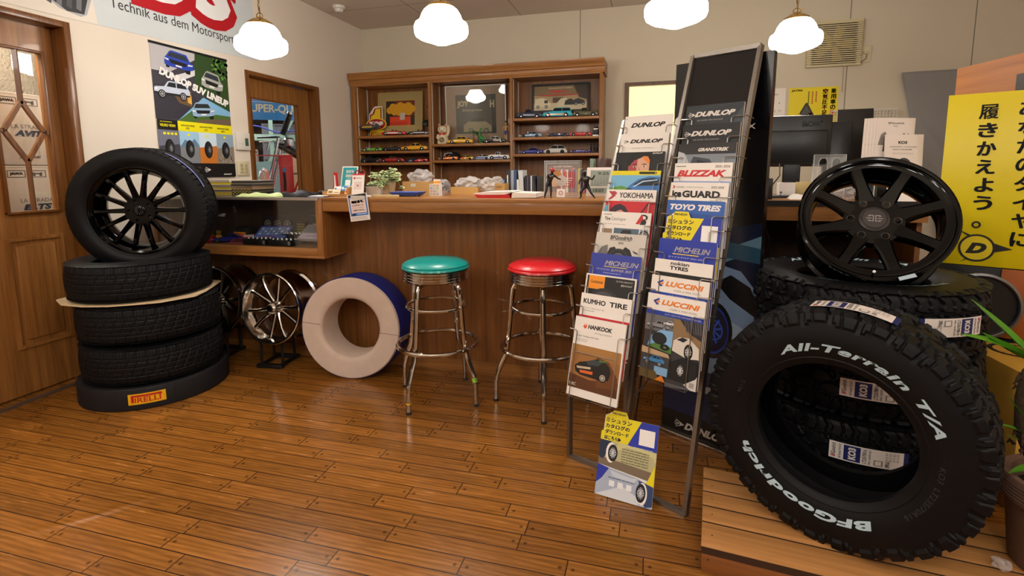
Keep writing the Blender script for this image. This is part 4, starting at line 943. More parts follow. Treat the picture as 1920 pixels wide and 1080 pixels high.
# ------------------------------------------------------------------ the two wire racks and their catalogues
def wire_pocket(parent, M, wl=.020, wr=.190, zt=.245, zb=-.004, back=.06, mid=None):
    b = MB(); y = -.012; r = .0018
    b.tube([(-.016, back, zt+.004), (-.014, y+.004, zt+.002), (-.010, y, zt), (wl-.006, y, zt), (wl, y, zt-.006), (wl, y, zb), (wr, y, zb), (wr, y, zt-.006), (wr+.006, y, zt), (W4+.008, y, zt), (W4+.012, y+.004, zt+.002), (W4+.014, back, zt+.004)], r, WIRE, 6)
    if mid: b.tube([(wl, y, mid), (wr, y, mid)], r, WIRE, 6)
    b.tube([(wl, y, zb), (wl, back, zb)], r, WIRE, 6); b.tube([(wr, y, zb), (wr, back, zb)], r, WIRE, 6); b.tube([(wl, back, zb), (wr, back, zb)], r, WIRE, 6)
    o = b.build('wire_pocket', parent); o.matrix_world = M; return o
def bay(O, ang, z0, slope, tilt):
    a = R(ang); u = V((math.cos(a), math.sin(a), 0)); d = V((-math.sin(a), math.cos(a), 0))
    def M(z):
        top = V((O[0], O[1], z))+d*((z-z0)*slope); t = R(tilt); zv = V((0, 0, 1))*math.cos(t)+d*math.sin(t); yv = zv.cross(u)
        p = top-zv*H4
        return Matrix(((u.x, yv.x, zv.x, p.x), (u.y, yv.y, zv.y, p.y), (u.z, yv.z, zv.z, p.z), (0, 0, 0, 1)))
    return u, d, M
def catalogue(M, draw, label, th=.006, paper='#ece6e0', group='catalogues in the wire racks'):
    b = sheet(W4, H4, .0012, paper); draw(b); o = b.build('catalogue', None, M, flat=True); tag(o, label, 'catalogue', group)
    b = MB(); b.box(.001, W4-.001, .0013, th, .001, H4-.001, ink('#d6cec4', .7)); b.build('pages', o); return o
uL, dL, ML = bay((-.271, 1.908), -22, .641, .5195, 14)
uR, dR, MR = bay((-.004, 1.842), -29, .762, .374, 8.5)
rackL = thing('catalogue_rack', 'left steel wire rack of tyre catalogues without a header board', 'rack', at(-.306, 1.998, 0))
rackR = thing('catalogue_rack', 'right steel wire rack of tyre catalogues topped by a black header board', 'rack', at(.14, 1.734, 0))
def frame(parent, name, pts, r=.0085, sq=True, m=None):
    b = MB(); b.tube([tuple(V(p)) for p in pts], r, m or STEEL, sq=sq); o = b.build(name, parent); o.matrix_world = Matrix.Identity(4); return o
FL = V((-.306, 1.998, 0)); FR = FL+uL*.25
top = lambda P, z: P+dL*((z-.4)*.46)+V((0, 0, z))
frame(rackL, 'upright', [FL+V((0, 0, .006)), FL+V((0, 0, .40)), top(FL, 1.42)]); frame(rackL, 'upright', [FR+V((0, 0, .006)), FR+V((0, 0, .40)), top(FR, 1.50)])
frame(rackL, 'base_bar', [FL+V((0, 0, .007)), FR+V((0, 0, .007))])
frame(rackL, 'rear_stay', [top(FL, .9), FL+dL*.55+uL*.02+V((0, 0, .004))], .004, False); frame(rackL, 'rear_stay', [top(FR, .9), FR+dL*.55-uL*.02+V((0, 0, .004))], .004, False)
frame(rackL, 'cross_wire', [FL+V((0, 0, .30)), FL+dL*.40+uL*.04+V((0, 0, .30)), FR+dL*.40-uL*.04+V((0, 0, .30)), FR+V((0, 0, .30))], .003, False, WIRE)
GR = V((.14, 1.734, 0)); GL = GR-uR*.262; mR = V((.20, 1.80, .651)); mL = mR-uR*.262; tR = V((.377, 2.15, 1.655)); tL = tR-uR*.262
frame(rackR, 'upright', [GR+V((0, 0, .006)), mR, tR]); frame(rackR, 'upright', [GL+V((0, 0, .006)), mL, tL])
frame(rackR, 'base_bar', [GL+V((0, 0, .007)), GR+V((0, 0, .007))]); frame(rackR, 'top_bar', [tL, tR])
frame(rackR, 'rear_stay', [mL+(tL-mL)*.45, V((-.055, 2.36, .004))], .006, True); frame(rackR, 'rear_stay', [mR+(tR-mR)*.30, V((.200, 2.16, .004))], .004, False)
zv = (tL-mL).normalized(); yv = zv.cross(uR); hb = mL+(tL-mL)*.70+uR*.008
b = MB(); b.box(0, .246, 0, .004, 0, (tL-hb).length-.012, mat('header_black', '#121013', .35)); o = b.build('header_board', rackR)
o.matrix_world = Matrix(((uR.x, yv.x, zv.x, hb.x), (uR.y, yv.y, zv.y, hb.y), (uR.z, yv.z, zv.z, hb.z), (0, 0, 0, 1)))
LC = [(1.423, d_plain_white, 'white catalogue with a large black maker name, topmost in the left rack', .003), (1.347, d_summer, 'white summer tyre catalogue with arrow logo, second from the top of the left rack', .012),
      (1.269, d_portrait, 'dark catalogue with a close-up of a face, in the left rack', .008), (1.193, d_blue_car, 'catalogue with a yellow top band and a blue car, in the left rack', .008), (1.118, d_yokohama, 'white and red catalogue with a double chevron, in the left rack', .010),
      (1.031, d_bridgestone, 'white catalogue with a red and black letter B, in the left rack', .008), (.950, d_bfg, 'beige catalogue dated 2025 with a tyre on snowy peaks, in the left rack', .012), (.872, d_michelin_summer, 'blue summer 2025 catalogue with a yellow line, in the left rack', .010),
      (.795, d_continental, 'black catalogue with an orange square, in the left rack', .009), (.724, d_kumho, 'white catalogue with bold black capitals, second from the foot of the left rack', .011), (.641, d_hankook, 'white catalogue with a muddy rally car photo, lowest in the left rack', .012)]
for i, (z, dr, lab, th) in enumerate(LC):
    M = ML(z); catalogue(M, dr, lab, th); last = i == len(LC)-1
    wire_pocket(rackL, M, mid=.165 if last else None, zb=-.004 if last else .0)
RC = [(1.431, d_winter('#252c33'), 'grey winter tyre catalogue with a white arrow logo, topmost in the right rack', .010), (1.360, d_winter('#0f1012'), 'black winter tyre catalogue with a white arrow logo, second in the right rack', .010), (1.290, d_grandtrek, 'catalogue with a brown top band over a grey sky, in the right rack', .008),
      (1.220, d_blizzak, 'white catalogue with a red slanted title, in the right rack', .010), (1.151, d_iceguard, 'white studless tyre catalogue with a bold black title, in the right rack', .010), (1.088, d_toyo, 'blue catalogue with white slanted capitals, in the right rack', .010),
      (.953, d_michelin, 'blue catalogue with a yellow line under the maker name, in the right rack', .008), (.882, d_nokian, 'black and white catalogue of winter tyres, in the right rack', .008), (.826, d_luccini(False), 'white catalogue with an orange maker name, second from the foot of the right rack', .008), (.764, d_luccini(True), 'catalogue with an orange maker name over a collage of cars, lowest in the right rack', .010)]
for i, (z, dr, lab, th) in enumerate(RC):
    M = MR(z); catalogue(M, dr, lab, th); last = i == len(RC)-1
    wire_pocket(rackR, M, wl=.030, wr=.175, zb=-.01 if last else .0)
def die_card(M, label):
    b = MB(); m = ink('#e9e6e4')
    P = [(0, 0), (W4, 0), (W4, .285), (.098, .285), (.088, .306), (.040, .306), (.034, .298), (.010, .284), (.008, .23), (0, .2)]
    b.prism(P, .0003, .003, m); michelin_card(b); return tag(b.build('display_card', None, M, flat=True), label, 'card', 'tyre catalogue download cards')
M = MR(1.040); die_card(M, 'yellow and blue download card standing among the catalogues of the right rack'); wire_pocket(rackR, M, wl=.030, wr=.175, zb=0)
a = R(-12.3); t_ = R(19); u = V((math.cos(a), math.sin(a), 0)); d = V((-math.sin(a), math.cos(a), 0)); zv = V((0, 0, 1))*math.cos(t_)+d*math.sin(t_); yv = zv.cross(u)
o = die_card(Matrix(((u.x, yv.x, zv.x, -.178), (u.y, yv.y, zv.y, 1.781), (u.z, yv.z, zv.z, .002), (0, 0, 0, 1))), 'yellow and blue download card standing on the floor against the left rack')
b = MB(); b.prism([(.09, .0), (.12, 0), (.115, .20), (.10, .20)], .001, .004, ink('#cfc6b8')); q = b.build('easel_strut', o, Matrix.Translation((0, .003, 0)) @ Matrix.Rotation(R(-28), 4, 'X') @ Matrix.Translation((0, 0, .02)))
# ------------------------------------------------------------------ roll-up panel behind the racks
a = R(-30.8); u = V((math.cos(a), math.sin(a), 0)); d = V((-math.sin(a), math.cos(a), 0))
lean = R(.6); zv = (V((0, 0, 1))*math.cos(lean)+u*math.sin(lean)*1.0).normalized(); yv = zv.cross(u).normalized(); u2 = yv.cross(zv)
PMx = Matrix(((u2.x, yv.x, zv.x, .070), (u2.y, yv.y, zv.y, 2.346), (u2.z, yv.z, zv.z, .012), (0, 0, 0, 1)))
t = thing('banner_stand', 'tall black display panel with a blue car picture, behind the wire racks', 'panel', PMx)
b = MB(); PW, PH = .392, 1.625
b.box(0, PW, 0, .03, 0, PH, mat('panel_board', '#0b0a0d', .22)); b.build('board', t)
b = MB(); g = lambda c: mat('panel_print', c, .2)
b.rect(.006, PW-.002, .10, .90, g('#1b2d52')); b.pol([(.006, .90), (.39, .98), (.39, .70), (.006, .80)], g('#0e1830')); b.pol([(.12, .80), (.39, .93), (.39, .88), (.16, .76)], g('#56788f')); b.pol([(.22, .90), (.39, .88), (.39, .82), (.25, .83)], g('#24485f'))
b.pol([(.10, .30), (.12, .70), (.22, .80), (.32, .78), (.39, .70), (.39, .30)], g('#6d86a6')); b.pol([(.22, .72), (.28, .76), (.36, .72), (.39, .66), (.39, .60), (.28, .66)], g('#0a0c12')); b.pol([(.25, .58), (.39, .53), (.39, .40), (.27, .42)], g('#8ea3bd'))
b.disc(.215, .515, .085, g('#0d0f16'), .125); b.disc(.215, .515, .070, g('#1c3fa0'), .105); pic_wheel(b, .215, .515, .095, '#2c56c4', '#0a1030', .68, 10, '#0c1640')
b.pol([(.006, .10), (.006, .30), (.39, .34), (.39, .10)], g('#16224a')); b.pol([(.006, .195), (.20, .225), (.39, .252), (.39, .285), (.20, .255), (.006, .228)], g('#9aa7b8')); b.rect(0, PW, 0, .10, g('#0a090b'))
dlogo(b, .080, .045, .013, '#c9c2bc', '#0a090b'); b.text('DUNLOP', .112, .028, .190, .034, '#cfc8c2', bold=.05, shear=.35)
b.text('T', .266, 1.385, .052, .045, '#d8d2d0', bold=.06); b.text('LUX', .268, 1.342, .074, .020, '#d8d2d0', bold=.02)
b.build('printed_face', t, flat=True)
b = MB(); b.box(-.01, PW+.01, -.02, .05, -.010, .004, mat('alu_base', '#b8b2ac', .25, 1), .004); b.build('base_rail', t)
# ------------------------------------------------------------------ model cars and ornaments on the shelves
TYREM = mat('model_tyre', '#121212', .6); HUB = mat('model_hub', '#d2d0cc', .25, .8); GLZ = mat('model_window', '#14171b', .1)
KINDS = {   # top line of the body, height of the widest line, cabin (front base, front top, rear top, rear base), all in car lengths
 'coupe':   ([(0, .09), (.03, .125), (.25, .155), (.40, .165), (.75, .175), (.95, .165), (1, .12)], (.36, .47, .66, .88, .255), .40, .062),
 'sedan':   ([(0, .10), (.03, .14), (.28, .165), (.45, .17), (.75, .175), (.96, .165), (1, .12)], (.33, .44, .66, .80, .275), .40, .064),
 'roadster': ([(0, .09), (.03, .13), (.25, .16), (.40, .17), (.50, .165), (.70, .17), (.95, .16), (1, .11)], None, .41, .068),
 'racer':   ([(0, .06), (.05, .09), (.25, .13), (.42, .145), (.70, .165), (.97, .185), (1, .12)], (.36, .48, .62, .90, .245), .42, .066),
 'pickup':  ([(0, .12), (.03, .19), (.10, .225), (.32, .23), (.38, .22), (.60, .215), (.98, .21), (1, .12)], (.32, .37, .55, .58, .345), .40, .078),
 'wagon':   ([(0, .11), (.03, .17), (.28, .20), (.40, .205), (.98, .20), (1, .12)], (.32, .40, .92, .985, .325), .40, .072),
 'hatch':   ([(0, .10), (.04, .16), (.22, .20), (.32, .215), (.92, .215), (1, .13)], (.24, .40, .78, .97, .365), .44, .078),
 'rod':     ([(0, .05), (.06, .08), (.45, .10), (.55, .16), (.95, .17), (1, .08)], None, .30, .075),
}
def model_car(x, y, z, L, kind, col, label, rz=0, roof=None, stripe=None, text=None, tcol='#ffffff', extra=None, rough=.22, faceleft=True, wheelc=None):
    t = thing('model_car', label, 'model car', at(x, y, z, rz+(0 if faceleft else 180)), 'model cars on the cabinet shelves')
    top, cab, wf, wr = KINDS[kind]; m = mat('model_paint', col, rough, coat=.5); W = wf*L; hw = W/2
    zb = .042*L
    def ringpts(xx, zt, h):
        r = min(.018*L, (zt-zb)*.4)
        return [(xx, -h+.4*r, zb), (xx, -h, zb+r), (xx, -h, zt-1.6*r), (xx, -h+.5*r, zt-.5*r), (xx, -h+1.8*r, zt), (xx, h-1.8*r, zt), (xx, h-.5*r, zt-.5*r), (xx, h, zt-1.6*r), (xx, h, zb+r), (xx, h-.4*r, zb)]
    b = MB(); rings = []
    for i in range(25):
        f = i/24; zt = float(np.interp(f, [p[0] for p in top], [p[1] for p in top]))*L
        h = hw*(1-.16*max(0, 1-f/.10)**2-.10*max(0, (f-.92)/.08)**2)
        rings.append(ringpts(-L/2+f*L, zt, h))
    b.loft(rings, m)
    for q in (.19, .79):      # wheel arches
        for s in (-1, 1): b.cyl((-L/2+q*L, s*hw*.90, wr*L), (-L/2+q*L, s*(hw+.0006), wr*L), wr*L*1.16, mat('model_arch', '#090909', .7), seg=16)
    b.box(-L*.50, -L*.485, -hw*.75, hw*.75, .06*L, .10*L, HUB); b.box(-L*.494, -L*.478, -hw*.8, -hw*.5, .105*L, .125*L, mat('model_lamp', '#e8e6da', .2)); b.box(-L*.494, -L*.478, hw*.5, hw*.8, .105*L, .125*L, mat('model_lamp', '#e8e6da', .2))
    if stripe: b.box(-L*.36, L*.36, -hw-.0006, hw+.0006, .075*L, .125*L, mat('model_paint', stripe, rough, coat=.5))
    if kind == 'pickup': b.box(L*.10, L*.48, -hw*.82, hw*.82, .205*L, .2155*L, mat('model_bed', '#1a1714', .7))
    if kind == 'rod': b.box(-L*.30, -L*.05, -hw*.6, hw*.6, .10*L, .17*L, HUB)
    b.build('body', t)
    if cab:
        a, c, d, e, zr = cab; zt = float(np.interp((a+e)/2, [p[0] for p in top], [p[1] for p in top]))*L-.004*L
        X = lambda f: -L/2+f*L
        b = MB(); w0, w1 = hw*.88, hw*.66; zr *= L
        mr = mat('model_paint', roof or col, rough, coat=.5)
        sec = [(a, zt, w0), (c, zr-.012*L, w1), (c+.04, zr, w1*.93), (d-.04, zr, w1*.93), (d, zr-.012*L, w1), (e, zt, w0)]
        b.loft([[(X(p[0]), s*p[2], p[1]) for p in sec] for s in (-1, 1)], mr); b.build('cabin', t)
        b = MB(); k = .0008
        for s in (-1, 1):
            pt = lambda f, zz: (X(f), s*(w0+(w1-w0)*(zz-zt)/(zr-.012*L-zt)+k), zz)
            z0, z1 = zt+.012*L, zr-.018*L; mid = (c+d)/2
            fa = lambda zz: a+(c-a)*(zz-zt)/(zr-zt); fe = lambda zz: e+(d-e)*(zz-zt)/(zr-zt)
            b.poly3([pt(fa(z0)+.02, z0), pt(mid-.008, z0), pt(mid-.008, z1), pt(fa(z1)+.015, z1)], GLZ); b.poly3([pt(mid+.008, z0), pt(fe(z0)-.03, z0), pt(fe(z1)-.02, z1), pt(mid+.008, z1)], GLZ)
        fr = lambda zz, o: X(a+(c-a)*(zz-zt)/(zr-.012*L-zt))-o
        z0, z1 = zt+.012*L, zr-.02*L
        b.poly3([(fr(z0, k), -w0*.86, z0), (fr(z0, k), w0*.86, z0), (fr(z1, k), w1*.9, z1), (fr(z1, k), -w1*.9, z1)], GLZ)
        b.build('windows', t)
    else:
        b = MB()
        if kind != 'rod':
            zt = .168*L; b.box(-L*.07, L*.17, -hw*.74, hw*.74, zt-.012*L, zt+.004*L, mat('model_interior', '#1d1512', .7))
            for s in (-1, 1): b.box(L*.06, L*.10, s*hw*.38-.05*L, s*hw*.38+.05*L, zt, zt+.055*L, mat('model_seat', '#8a2b22' if col != '#101113' else '#2a2522', .6), .004)
        b.build('seats', t) if b.v else None
        b = MB(); zt = (.17 if kind != 'rod' else .16)*L; xs = -L*.09
        b.loft([[(xs-.0008, -hw*.75, zt), (xs+.0008, -hw*.75, zt), (xs+.03*L, -hw*.64, zt+.07*L), (xs+.03*L-.0016, -hw*.64, zt+.07*L)], [(xs-.0008, hw*.75, zt), (xs+.0008, hw*.75, zt), (xs+.03*L, hw*.64, zt+.07*L), (xs+.03*L-.0016, hw*.64, zt+.07*L)]], mat('model_screen', '#8c979c', .1, alpha=.55)); b.build('windscreen', t)
    for q in (.19, .79):
        for s in (-1, 1):
            b = MB(); cx = -L/2+q*L; r = wr*L
            b.lathe([(r*.70, -.016*L), (r, -.014*L), (r, .014*L), (r*.74, .016*L)], TYREM, 20, (cx, s*hw*.92, r), axis='y'); b.lathe([(0, s*.020*L), (r*.3, s*.019*L), (r*.66, s*.013*L), (r*.76, s*.016*L)], wheelc or HUB, 16, (cx, s*hw*.92, r), axis='y'); b.build('wheel', t)
    if text:
        b = MB(); b.k = 1; zt = .135*L
        b.text(text, -.02*L, .078*L, None, .075*L, tcol, bold=.05); o = b.build('side_number', t); o.location = (0, -hw-.0012, 0)
    if extra: extra(t, L, hw)
    return t
Y0 = 5.03
model_car(-2.68, 5.02, 1.573, .27, 'roadster', '#b8151f', 'red and white open model car on the top left shelf', 8, stripe='#e9e4dc')
model_car(-2.40, 5.06, 1.573, .26, 'roadster', '#17181d', 'black open model car on the top left shelf, under the cloud painting', 8, stripe='#b9bcc2')
model_car(-2.955, 5.02, 1.41, .24, 'rod', '#5db336', 'green open-wheel hot rod model on the second left shelf', 5)
model_car(-2.715, 5.06, 1.41, .25, 'roadster', '#101113', 'black open model car between the green hot rod and the yellow coupe', 8)
model_car(-2.44, 5.02, 1.41, .29, 'sedan', '#e0a312', 'yellow model coupe on the second left shelf', 8)
model_car(-2.965, 5.03, 1.288, .24, 'pickup', '#15171d', 'black model pickup on the bottom left shelf', 10)
model_car(-2.715, 5.03, 1.288, .28, 'roadster', '#a3141f', 'dark red open model car on the bottom left shelf', 8)
model_car(-2.505, 5.09, 1.288, .18, 'racer', '#2a6fb8', 'light blue model car behind the red sports car', 6)
model_car(-2.385, 5.00, 1.288, .19, 'racer', '#cf1f24', 'red model sports car at the right end of the bottom left shelf', 12, text='26')
model_car(-1.925, 5.02, 1.471, .27, 'sedan', '#dfa718', 'yellow finned model car beside the beckoning cat', 8, roof='#e8b52a')
model_car(-1.560, 5.02, 1.471, .245, 'sedan', '#121316', 'black and white model police car on the middle shelf', 8, roof='#e6e4de', text='POLICE', tcol='#e6e4de')
model_car(-2.055, 5.00, 1.305, .205, 'racer', '#e8791c', 'orange model stock car in front of the black cap', 8, text='5')
model_car(-1.885, 5.03, 1.305, .19, 'racer', '#e3c81f', 'yellow and red model stock car on the lower middle shelf', 10, stripe='#c8242b', text='24')
model_car(-1.715, 5.06, 1.305, .22, 'racer', '#d8dde4', 'white and blue model stock car on the lower middle shelf', 6, stripe='#2648a8')
model_car(-1.510, 5.01, 1.305, .225, 'pickup', '#e4e2dc', 'white model racing truck numbered 52', 8, stripe='#2b3fa6', text='52', tcol='#1d1f26')
model_car(-1.195, 5.03, 1.703, .26, 'pickup', '#1c2748', 'dark blue old model pickup on the top right shelf', 8)
model_car(-.915, 5.03, 1.703, .29, 'wagon', '#29a9c4', 'turquoise model wagon with wooden sides', 6, stripe='#c39a58')
model_car(-.645, 5.05, 1.703, .25, 'pickup', '#4c4a2c', 'olive army model pickup with a white star', 6, text='★', tcol='#e6e4de')
model_car(-1.185, 5.03, 1.519, .22, 'racer', '#7fa3bd', 'light blue model racing coupe', 8, text='5')
model_car(-.905, 5.03, 1.519, .21, 'roadster', '#1b2a55', 'dark blue model racing roadster', 12, text='98')
model_car(-.690, 5.03, 1.519, .215, 'roadster', '#c4161f', 'bright red model roadster on the second right shelf', 10)
model_car(-1.180, 5.03, 1.356, .235, 'coupe', '#25318f', 'blue model sports coupe on the bottom right shelf', 12)
model_car(-.935, 5.03, 1.356, .23, 'hatch', '#c4c3be', 'silver rounded model hatchback', 10)
model_car(-.690, 5.03, 1.356, .195, 'roadster', '#3a2a86', 'purple open model hot rod', 14)

def painted(name, label, M, w, h, fw, fcol, draw, group='framed pictures in the cabinet', mat_col=None, mw=0, glass=.0, depth=.018):
    t = thing(name, label, 'picture', M, group)
    b = MB(); fm = mat('picture_frame', fcol, .4)
    b.prism([(0, 0), (w, 0), (w, h), (0, h)], 0, depth, fm, holes=[[(fw, fw), (w-fw, fw), (w-fw, h-fw), (fw, h-fw)]]); b.build('frame', t)
    b = MB(); b.T = Matrix.Translation((fw, depth*.5, fw)); iw, ih = w-2*fw, h-2*fw
    b.box(0, iw, .0005, .004, 0, ih, ink('#8a7a66'))
    if mat_col: b.rect(0, iw, 0, ih, mat_col, y=0)
    draw(b, iw, ih); b.build('picture', t, flat=True)
    if glass: b = MB(); b.box(fw, w-fw, depth*.22, depth*.30, fw, h-fw, glassm('picture_glass', .06)); b.build('glass', t)
    return t
def pic_cloud(b, w, h):
    b.rect(.072, w-.072, .070, h-.070, '#b89a4e'); x0, x1, z0, z1 = .084, w-.084, .082, h-.082
    b.rect(x0, x1, z0, z1, '#2c2320'); b.rect(x0+.10, x1-.0, z0+.10, z1, '#6b2c24'); b.rect(x0+.05, x0+.30, z0, z0+.095, '#d8481f'); b.rect(x0+.05, x0+.26, z0, z0+.04, '#c8351c')
    for i, (u, v, r) in enumerate(((.13, .62, .038), (.24, .74, .042), (.36, .68, .05), (.50, .76, .05), (.64, .70, .05), (.78, .76, .045), (.90, .66, .042), (.80, .56, .045), (.62, .54, .045), (.45, .54, .04), (.30, .56, .04))): b.disc(x0+u*(x1-x0), z0+v*(z1-z0), r, '#d8a010')
    b.rect(x0+.17, x0+.23, z0+.06, z0+.135, '#c9bdb0')
P = painted('framed_picture', 'gold-framed painting of a yellow cloud, leaning in the left bay', at(-2.958, 5.150, 1.602, 0, -5), .54, .455, .012, '#b3975a', pic_cloud, mat_col='#a8935f')
def pic_joy(b, w, h):
    x0, x1, z0, z1 = .10, w-.10, .095, h-.085
    b.rect(x0, x1, z0, z1, '#3d3a30'); b.rect(x0, x1, z0, z0+.08, '#2a271f')
    b.text('JOY', x0+.015, z1-.135, .13, .075, '#b3a67e', bold=.06); b.text('H', x1-.065, z1-.135, .05, .075, '#b3a67e', bold=.06); b.text('Enterprises', x0+.07, z1-.175, .22, .032, '#a89c76', bold=.02, shear=.3)
    b.pol([(x0+.08, z0+.02), (x0+.08, z0+.09), (x0+.14, z0+.13), (x1-.12, z0+.13), (x1-.05, z0+.08), (x1-.05, z0+.02)], '#8f845f'); b.pol([(x0+.15, z0+.125), (x0+.18, z0+.16), (x1-.16, z0+.16), (x1-.12, z0+.125)], '#1d1b16'); pic_wheel(b, x0+.16, z0+.03, .028, '#a59a78'); pic_wheel(b, x1-.11, z0+.03, .028, '#a59a78')
painted('framed_picture', 'large framed poster under glass in the middle bay', at(-2.135, 5.155, 1.478, 3.6, 3.9), .655, .60, .010, '#cfc9c0', pic_joy, mat_col='#9a7f68', glass=1)
def pic_garage(b, w, h):
    b.rect(0, w, 0, h, '#a68d66'); b.rect(0, w, 0, h*.30, '#c7b692'); b.pol([(0, h*.62), (w*.40, h*.55), (w, h*.62), (w, h), (0, h)], '#7c6646'); b.pol([(w*.75, h), (w, h), (w, h*.4), (w*.85, h*.5)], '#3a2e22'); b.rect(w*.10, w*.85, h*.60, h*.64, '#b8281f')
    b.text('Snap-on', w*.30, h*.70, w*.36, h*.13, '#c8202a', bold=.06, shear=.3); b.text('Innovation & Tradition', w*.28, h*.88, w*.45, h*.07, '#d8c9a6', shear=.3)
    b.pol([(w*.02, h*.15), (w*.02, h*.48), (w*.16, h*.52), (w*.26, h*.44), (w*.32, h*.28), (w*.31, h*.15)], '#d6cba8'); b.rect(w*.20, w*.27, h*.30, h*.42, '#2a2a26'); pic_wheel(b, w*.08, h*.15, h*.07); pic_wheel(b, w*.24, h*.15, h*.07)
    b.rect(w*.36, w*.56, h*.30, h*.52, '#4a3c2c'); b.pol([(w*.45, h*.16), (w*.45, h*.32), (w*.52, h*.48), (w*.62, h*.48), (w*.68, h*.30), (w*.68, h*.16)], '#cdc3a4'); b.pol([(w*.58, h*.2), (w*.60, h*.38), (w*.70, h*.46), (w*.78, h*.34), (w*.78, h*.2)], '#1d1b18'); b.pol([(w*.72, h*.22), (w*.74, h*.38), (w*.84, h*.46), (w*.95, h*.36), (w*.97, h*.22)], '#24262c'); pic_wheel(b, w*.80, h*.22, h*.06); pic_wheel(b, w*.93, h*.22, h*.06)
painted('framed_picture', 'black-framed old garage picture leaning in the right bay', at(-1.205, 5.15, 1.772, 0, -5), .58, .285, .022, '#0e0d0d', pic_garage)
# oil sign with the numeral one
t = thing('tin_sign', 'yellow and red tin sign with a big numeral 1 in the left bay', 'sign', at(-2.965, 5.11, 1.573, 0, -3))
b = MB()
one = [(.00, .20), (.015, .27), (.085, .325), (.145, .325), (.145, .19), (.06, .19), (.06, .245), (.02, .225)]
b.prism([(-.075+x*1.0, z-.0) for x, z in [(.0, .16), (.0, .24), (.05, .31), (.075, .33), (.165, .33), (.165, .16)]], 0, .006, ink('#e9e2d6')); b.k = 2
b.pol([(-.065, .175), (-.065, .238), (-.03, .255), (-.005, .308), (.08, .32), (.08, .17)], '#8c1a22'); b.pol([(-.052, .18), (-.050, .225), (-.01, .250), (.008, .30), (.066, .31), (.066, .18)], '#e8c81e')
b.prism([(.015+.125*math.cos(q), .135+.068*math.sin(q)) for q in [2*PI*i/40 for i in range(40)]], -.004, .004, ink('#e8c81e')); b.T = Matrix.Translation((0, -.004, 0)); b.disc(.015, .135, .113, '#a3161d', .058); b.text('TOP', -.07, .100, .17, .068, '#eee6da', bold=.07, shear=.2); b.pol([(-.035, .158), (-.03, .165), (.09, .108), (.085, .10)], '#3a2a22')
b.T = Matrix.Identity(4); b.prism([(-.075, 0), (.10, 0), (.11, .07), (-.06, .07)], .0, .006, ink('#e8c81e')); b.pol([(-.06, .008), (.09, .008), (.098, .05), (-.05, .05)], '#8c1a22'); b.text('ADDITIVE', -.045, .016, .125, .028, '#e8c81e', bold=.04, shear=.2)
b.build('sign_plate', t, flat=True)
t = thing('model_airship', 'small grey model airship with yellow lettering, in front of the tin sign', 'model', at(-2.962, 4.985, 1.573))
b = MB(); b.lathe([(0, -.125), (.012, -.115), (.026, -.07), (.029, 0), (.026, .05), (.015, .10), (.004, .125), (0, .126)], mat('airship_grey', '#4a4a52', .45), 20, (0, 0, .098), axis='x'); b.build('hull', t)
b = MB(); b.k = 1; b.text('GOODYEAR', -.07, .087, .12, .020, '#e0b41e', bold=.05, shear=.2); o = b.build('lettering', t); o.location = (0, -.029, 0)
b = MB(); b.box(.085, .115, -.03, .03, .096, .100, mat('airship_grey', '#4a4a52', .45)); b.box(.085, .115, -.002, .002, .07, .126, mat('airship_grey', '#4a4a52', .45)); b.build('fin', t)
b = MB(); b.cyl((0, 0, .004), (0, 0, .07), .003, BLACK, seg=8); b.cyl((0, 0, 0), (0, 0, .005), .03, BLACK, seg=20); b.build('stand', t)
# black metal figure with a lens
t = thing('metal_figure', 'black metal figure of a photographer at the end of the top left shelf', 'ornament', at(-2.29, 5.12, 1.573))
b = MB(); bm2 = mat('black_iron', '#15130f', .5, .6)
b.tube([(-.03, 0, 0), (-.025, 0, .06), (0, 0, .12), (0, 0, .22), (.01, 0, .28)], .008, bm2, 8); b.tube([(.04, 0, 0), (.03, 0, .06), (0, 0, .12)], .008, bm2, 8); b.tube([(0, 0, .21), (-.03, -.02, .17), (-.05, -.03, .13)], .006, bm2, 8); b.tube([(0, 0, .22), (-.03, 0, .28), (-.05, 0, .31)], .006, bm2, 8); b.tube([(.0, 0, .25), (.03, 0, .31), (.02, 0, .33)], .005, bm2, 8)
b.ball((.012, 0, .305), .022, bm2); b.build('figure', t)
b = MB(); b.cyl((-.05, -.06, .125), (-.05, -.01, .13), .034, bm2, seg=20); b.cyl((-.05, -.0605, .125), (-.05, -.055, .125), .026, mat('lens', '#2b3a4c', .1), seg=20); b.build('lens', t)
# beckoning cat
t = thing('cat_figurine', 'white beckoning cat figurine with red ears and bow', 'figurine', at(-2.133, 5.04, 1.471, 12) @ Matrix.Scale(1.0, 4))
cw = mat('cat_white', '#d9c9a8', .35); cr = mat('cat_red', '#b81d1d', .4)
b = MB(); b.lathe([(0, 0), (.052, .002), (.060, .02), (.058, .06), (.046, .095), (.036, .115), (0, .12)], cw, 28); b.ball((0, -.004, .150), .050, cw, 3, (1.05, .9, .88)); b.tube([(.045, -.01, .09), (.062, -.02, .12), (.066, -.025, .165), (.062, -.035, .19)], [.016, .015, .016, .014], cw, 10); b.tube([(-.045, -.02, .095), (-.05, -.045, .07), (-.03, -.056, .05)], [.015, .014, .013], cw, 10)
for s in (-1, 1): b.ball((s*.034, -.045, .014), .018, cw, 2, (1, 1.2, .8))
for s in (-1, 1): b.loft([[(s*.014, -.012, .182), (s*.046, -.012, .170), (s*.046, .012, .170), (s*.014, .012, .182)], [(s*.040, -.003, .216), (s*.042, -.003, .2155), (s*.042, .003, .2155), (s*.040, .003, .216)]], cw)
b.build('body', t)
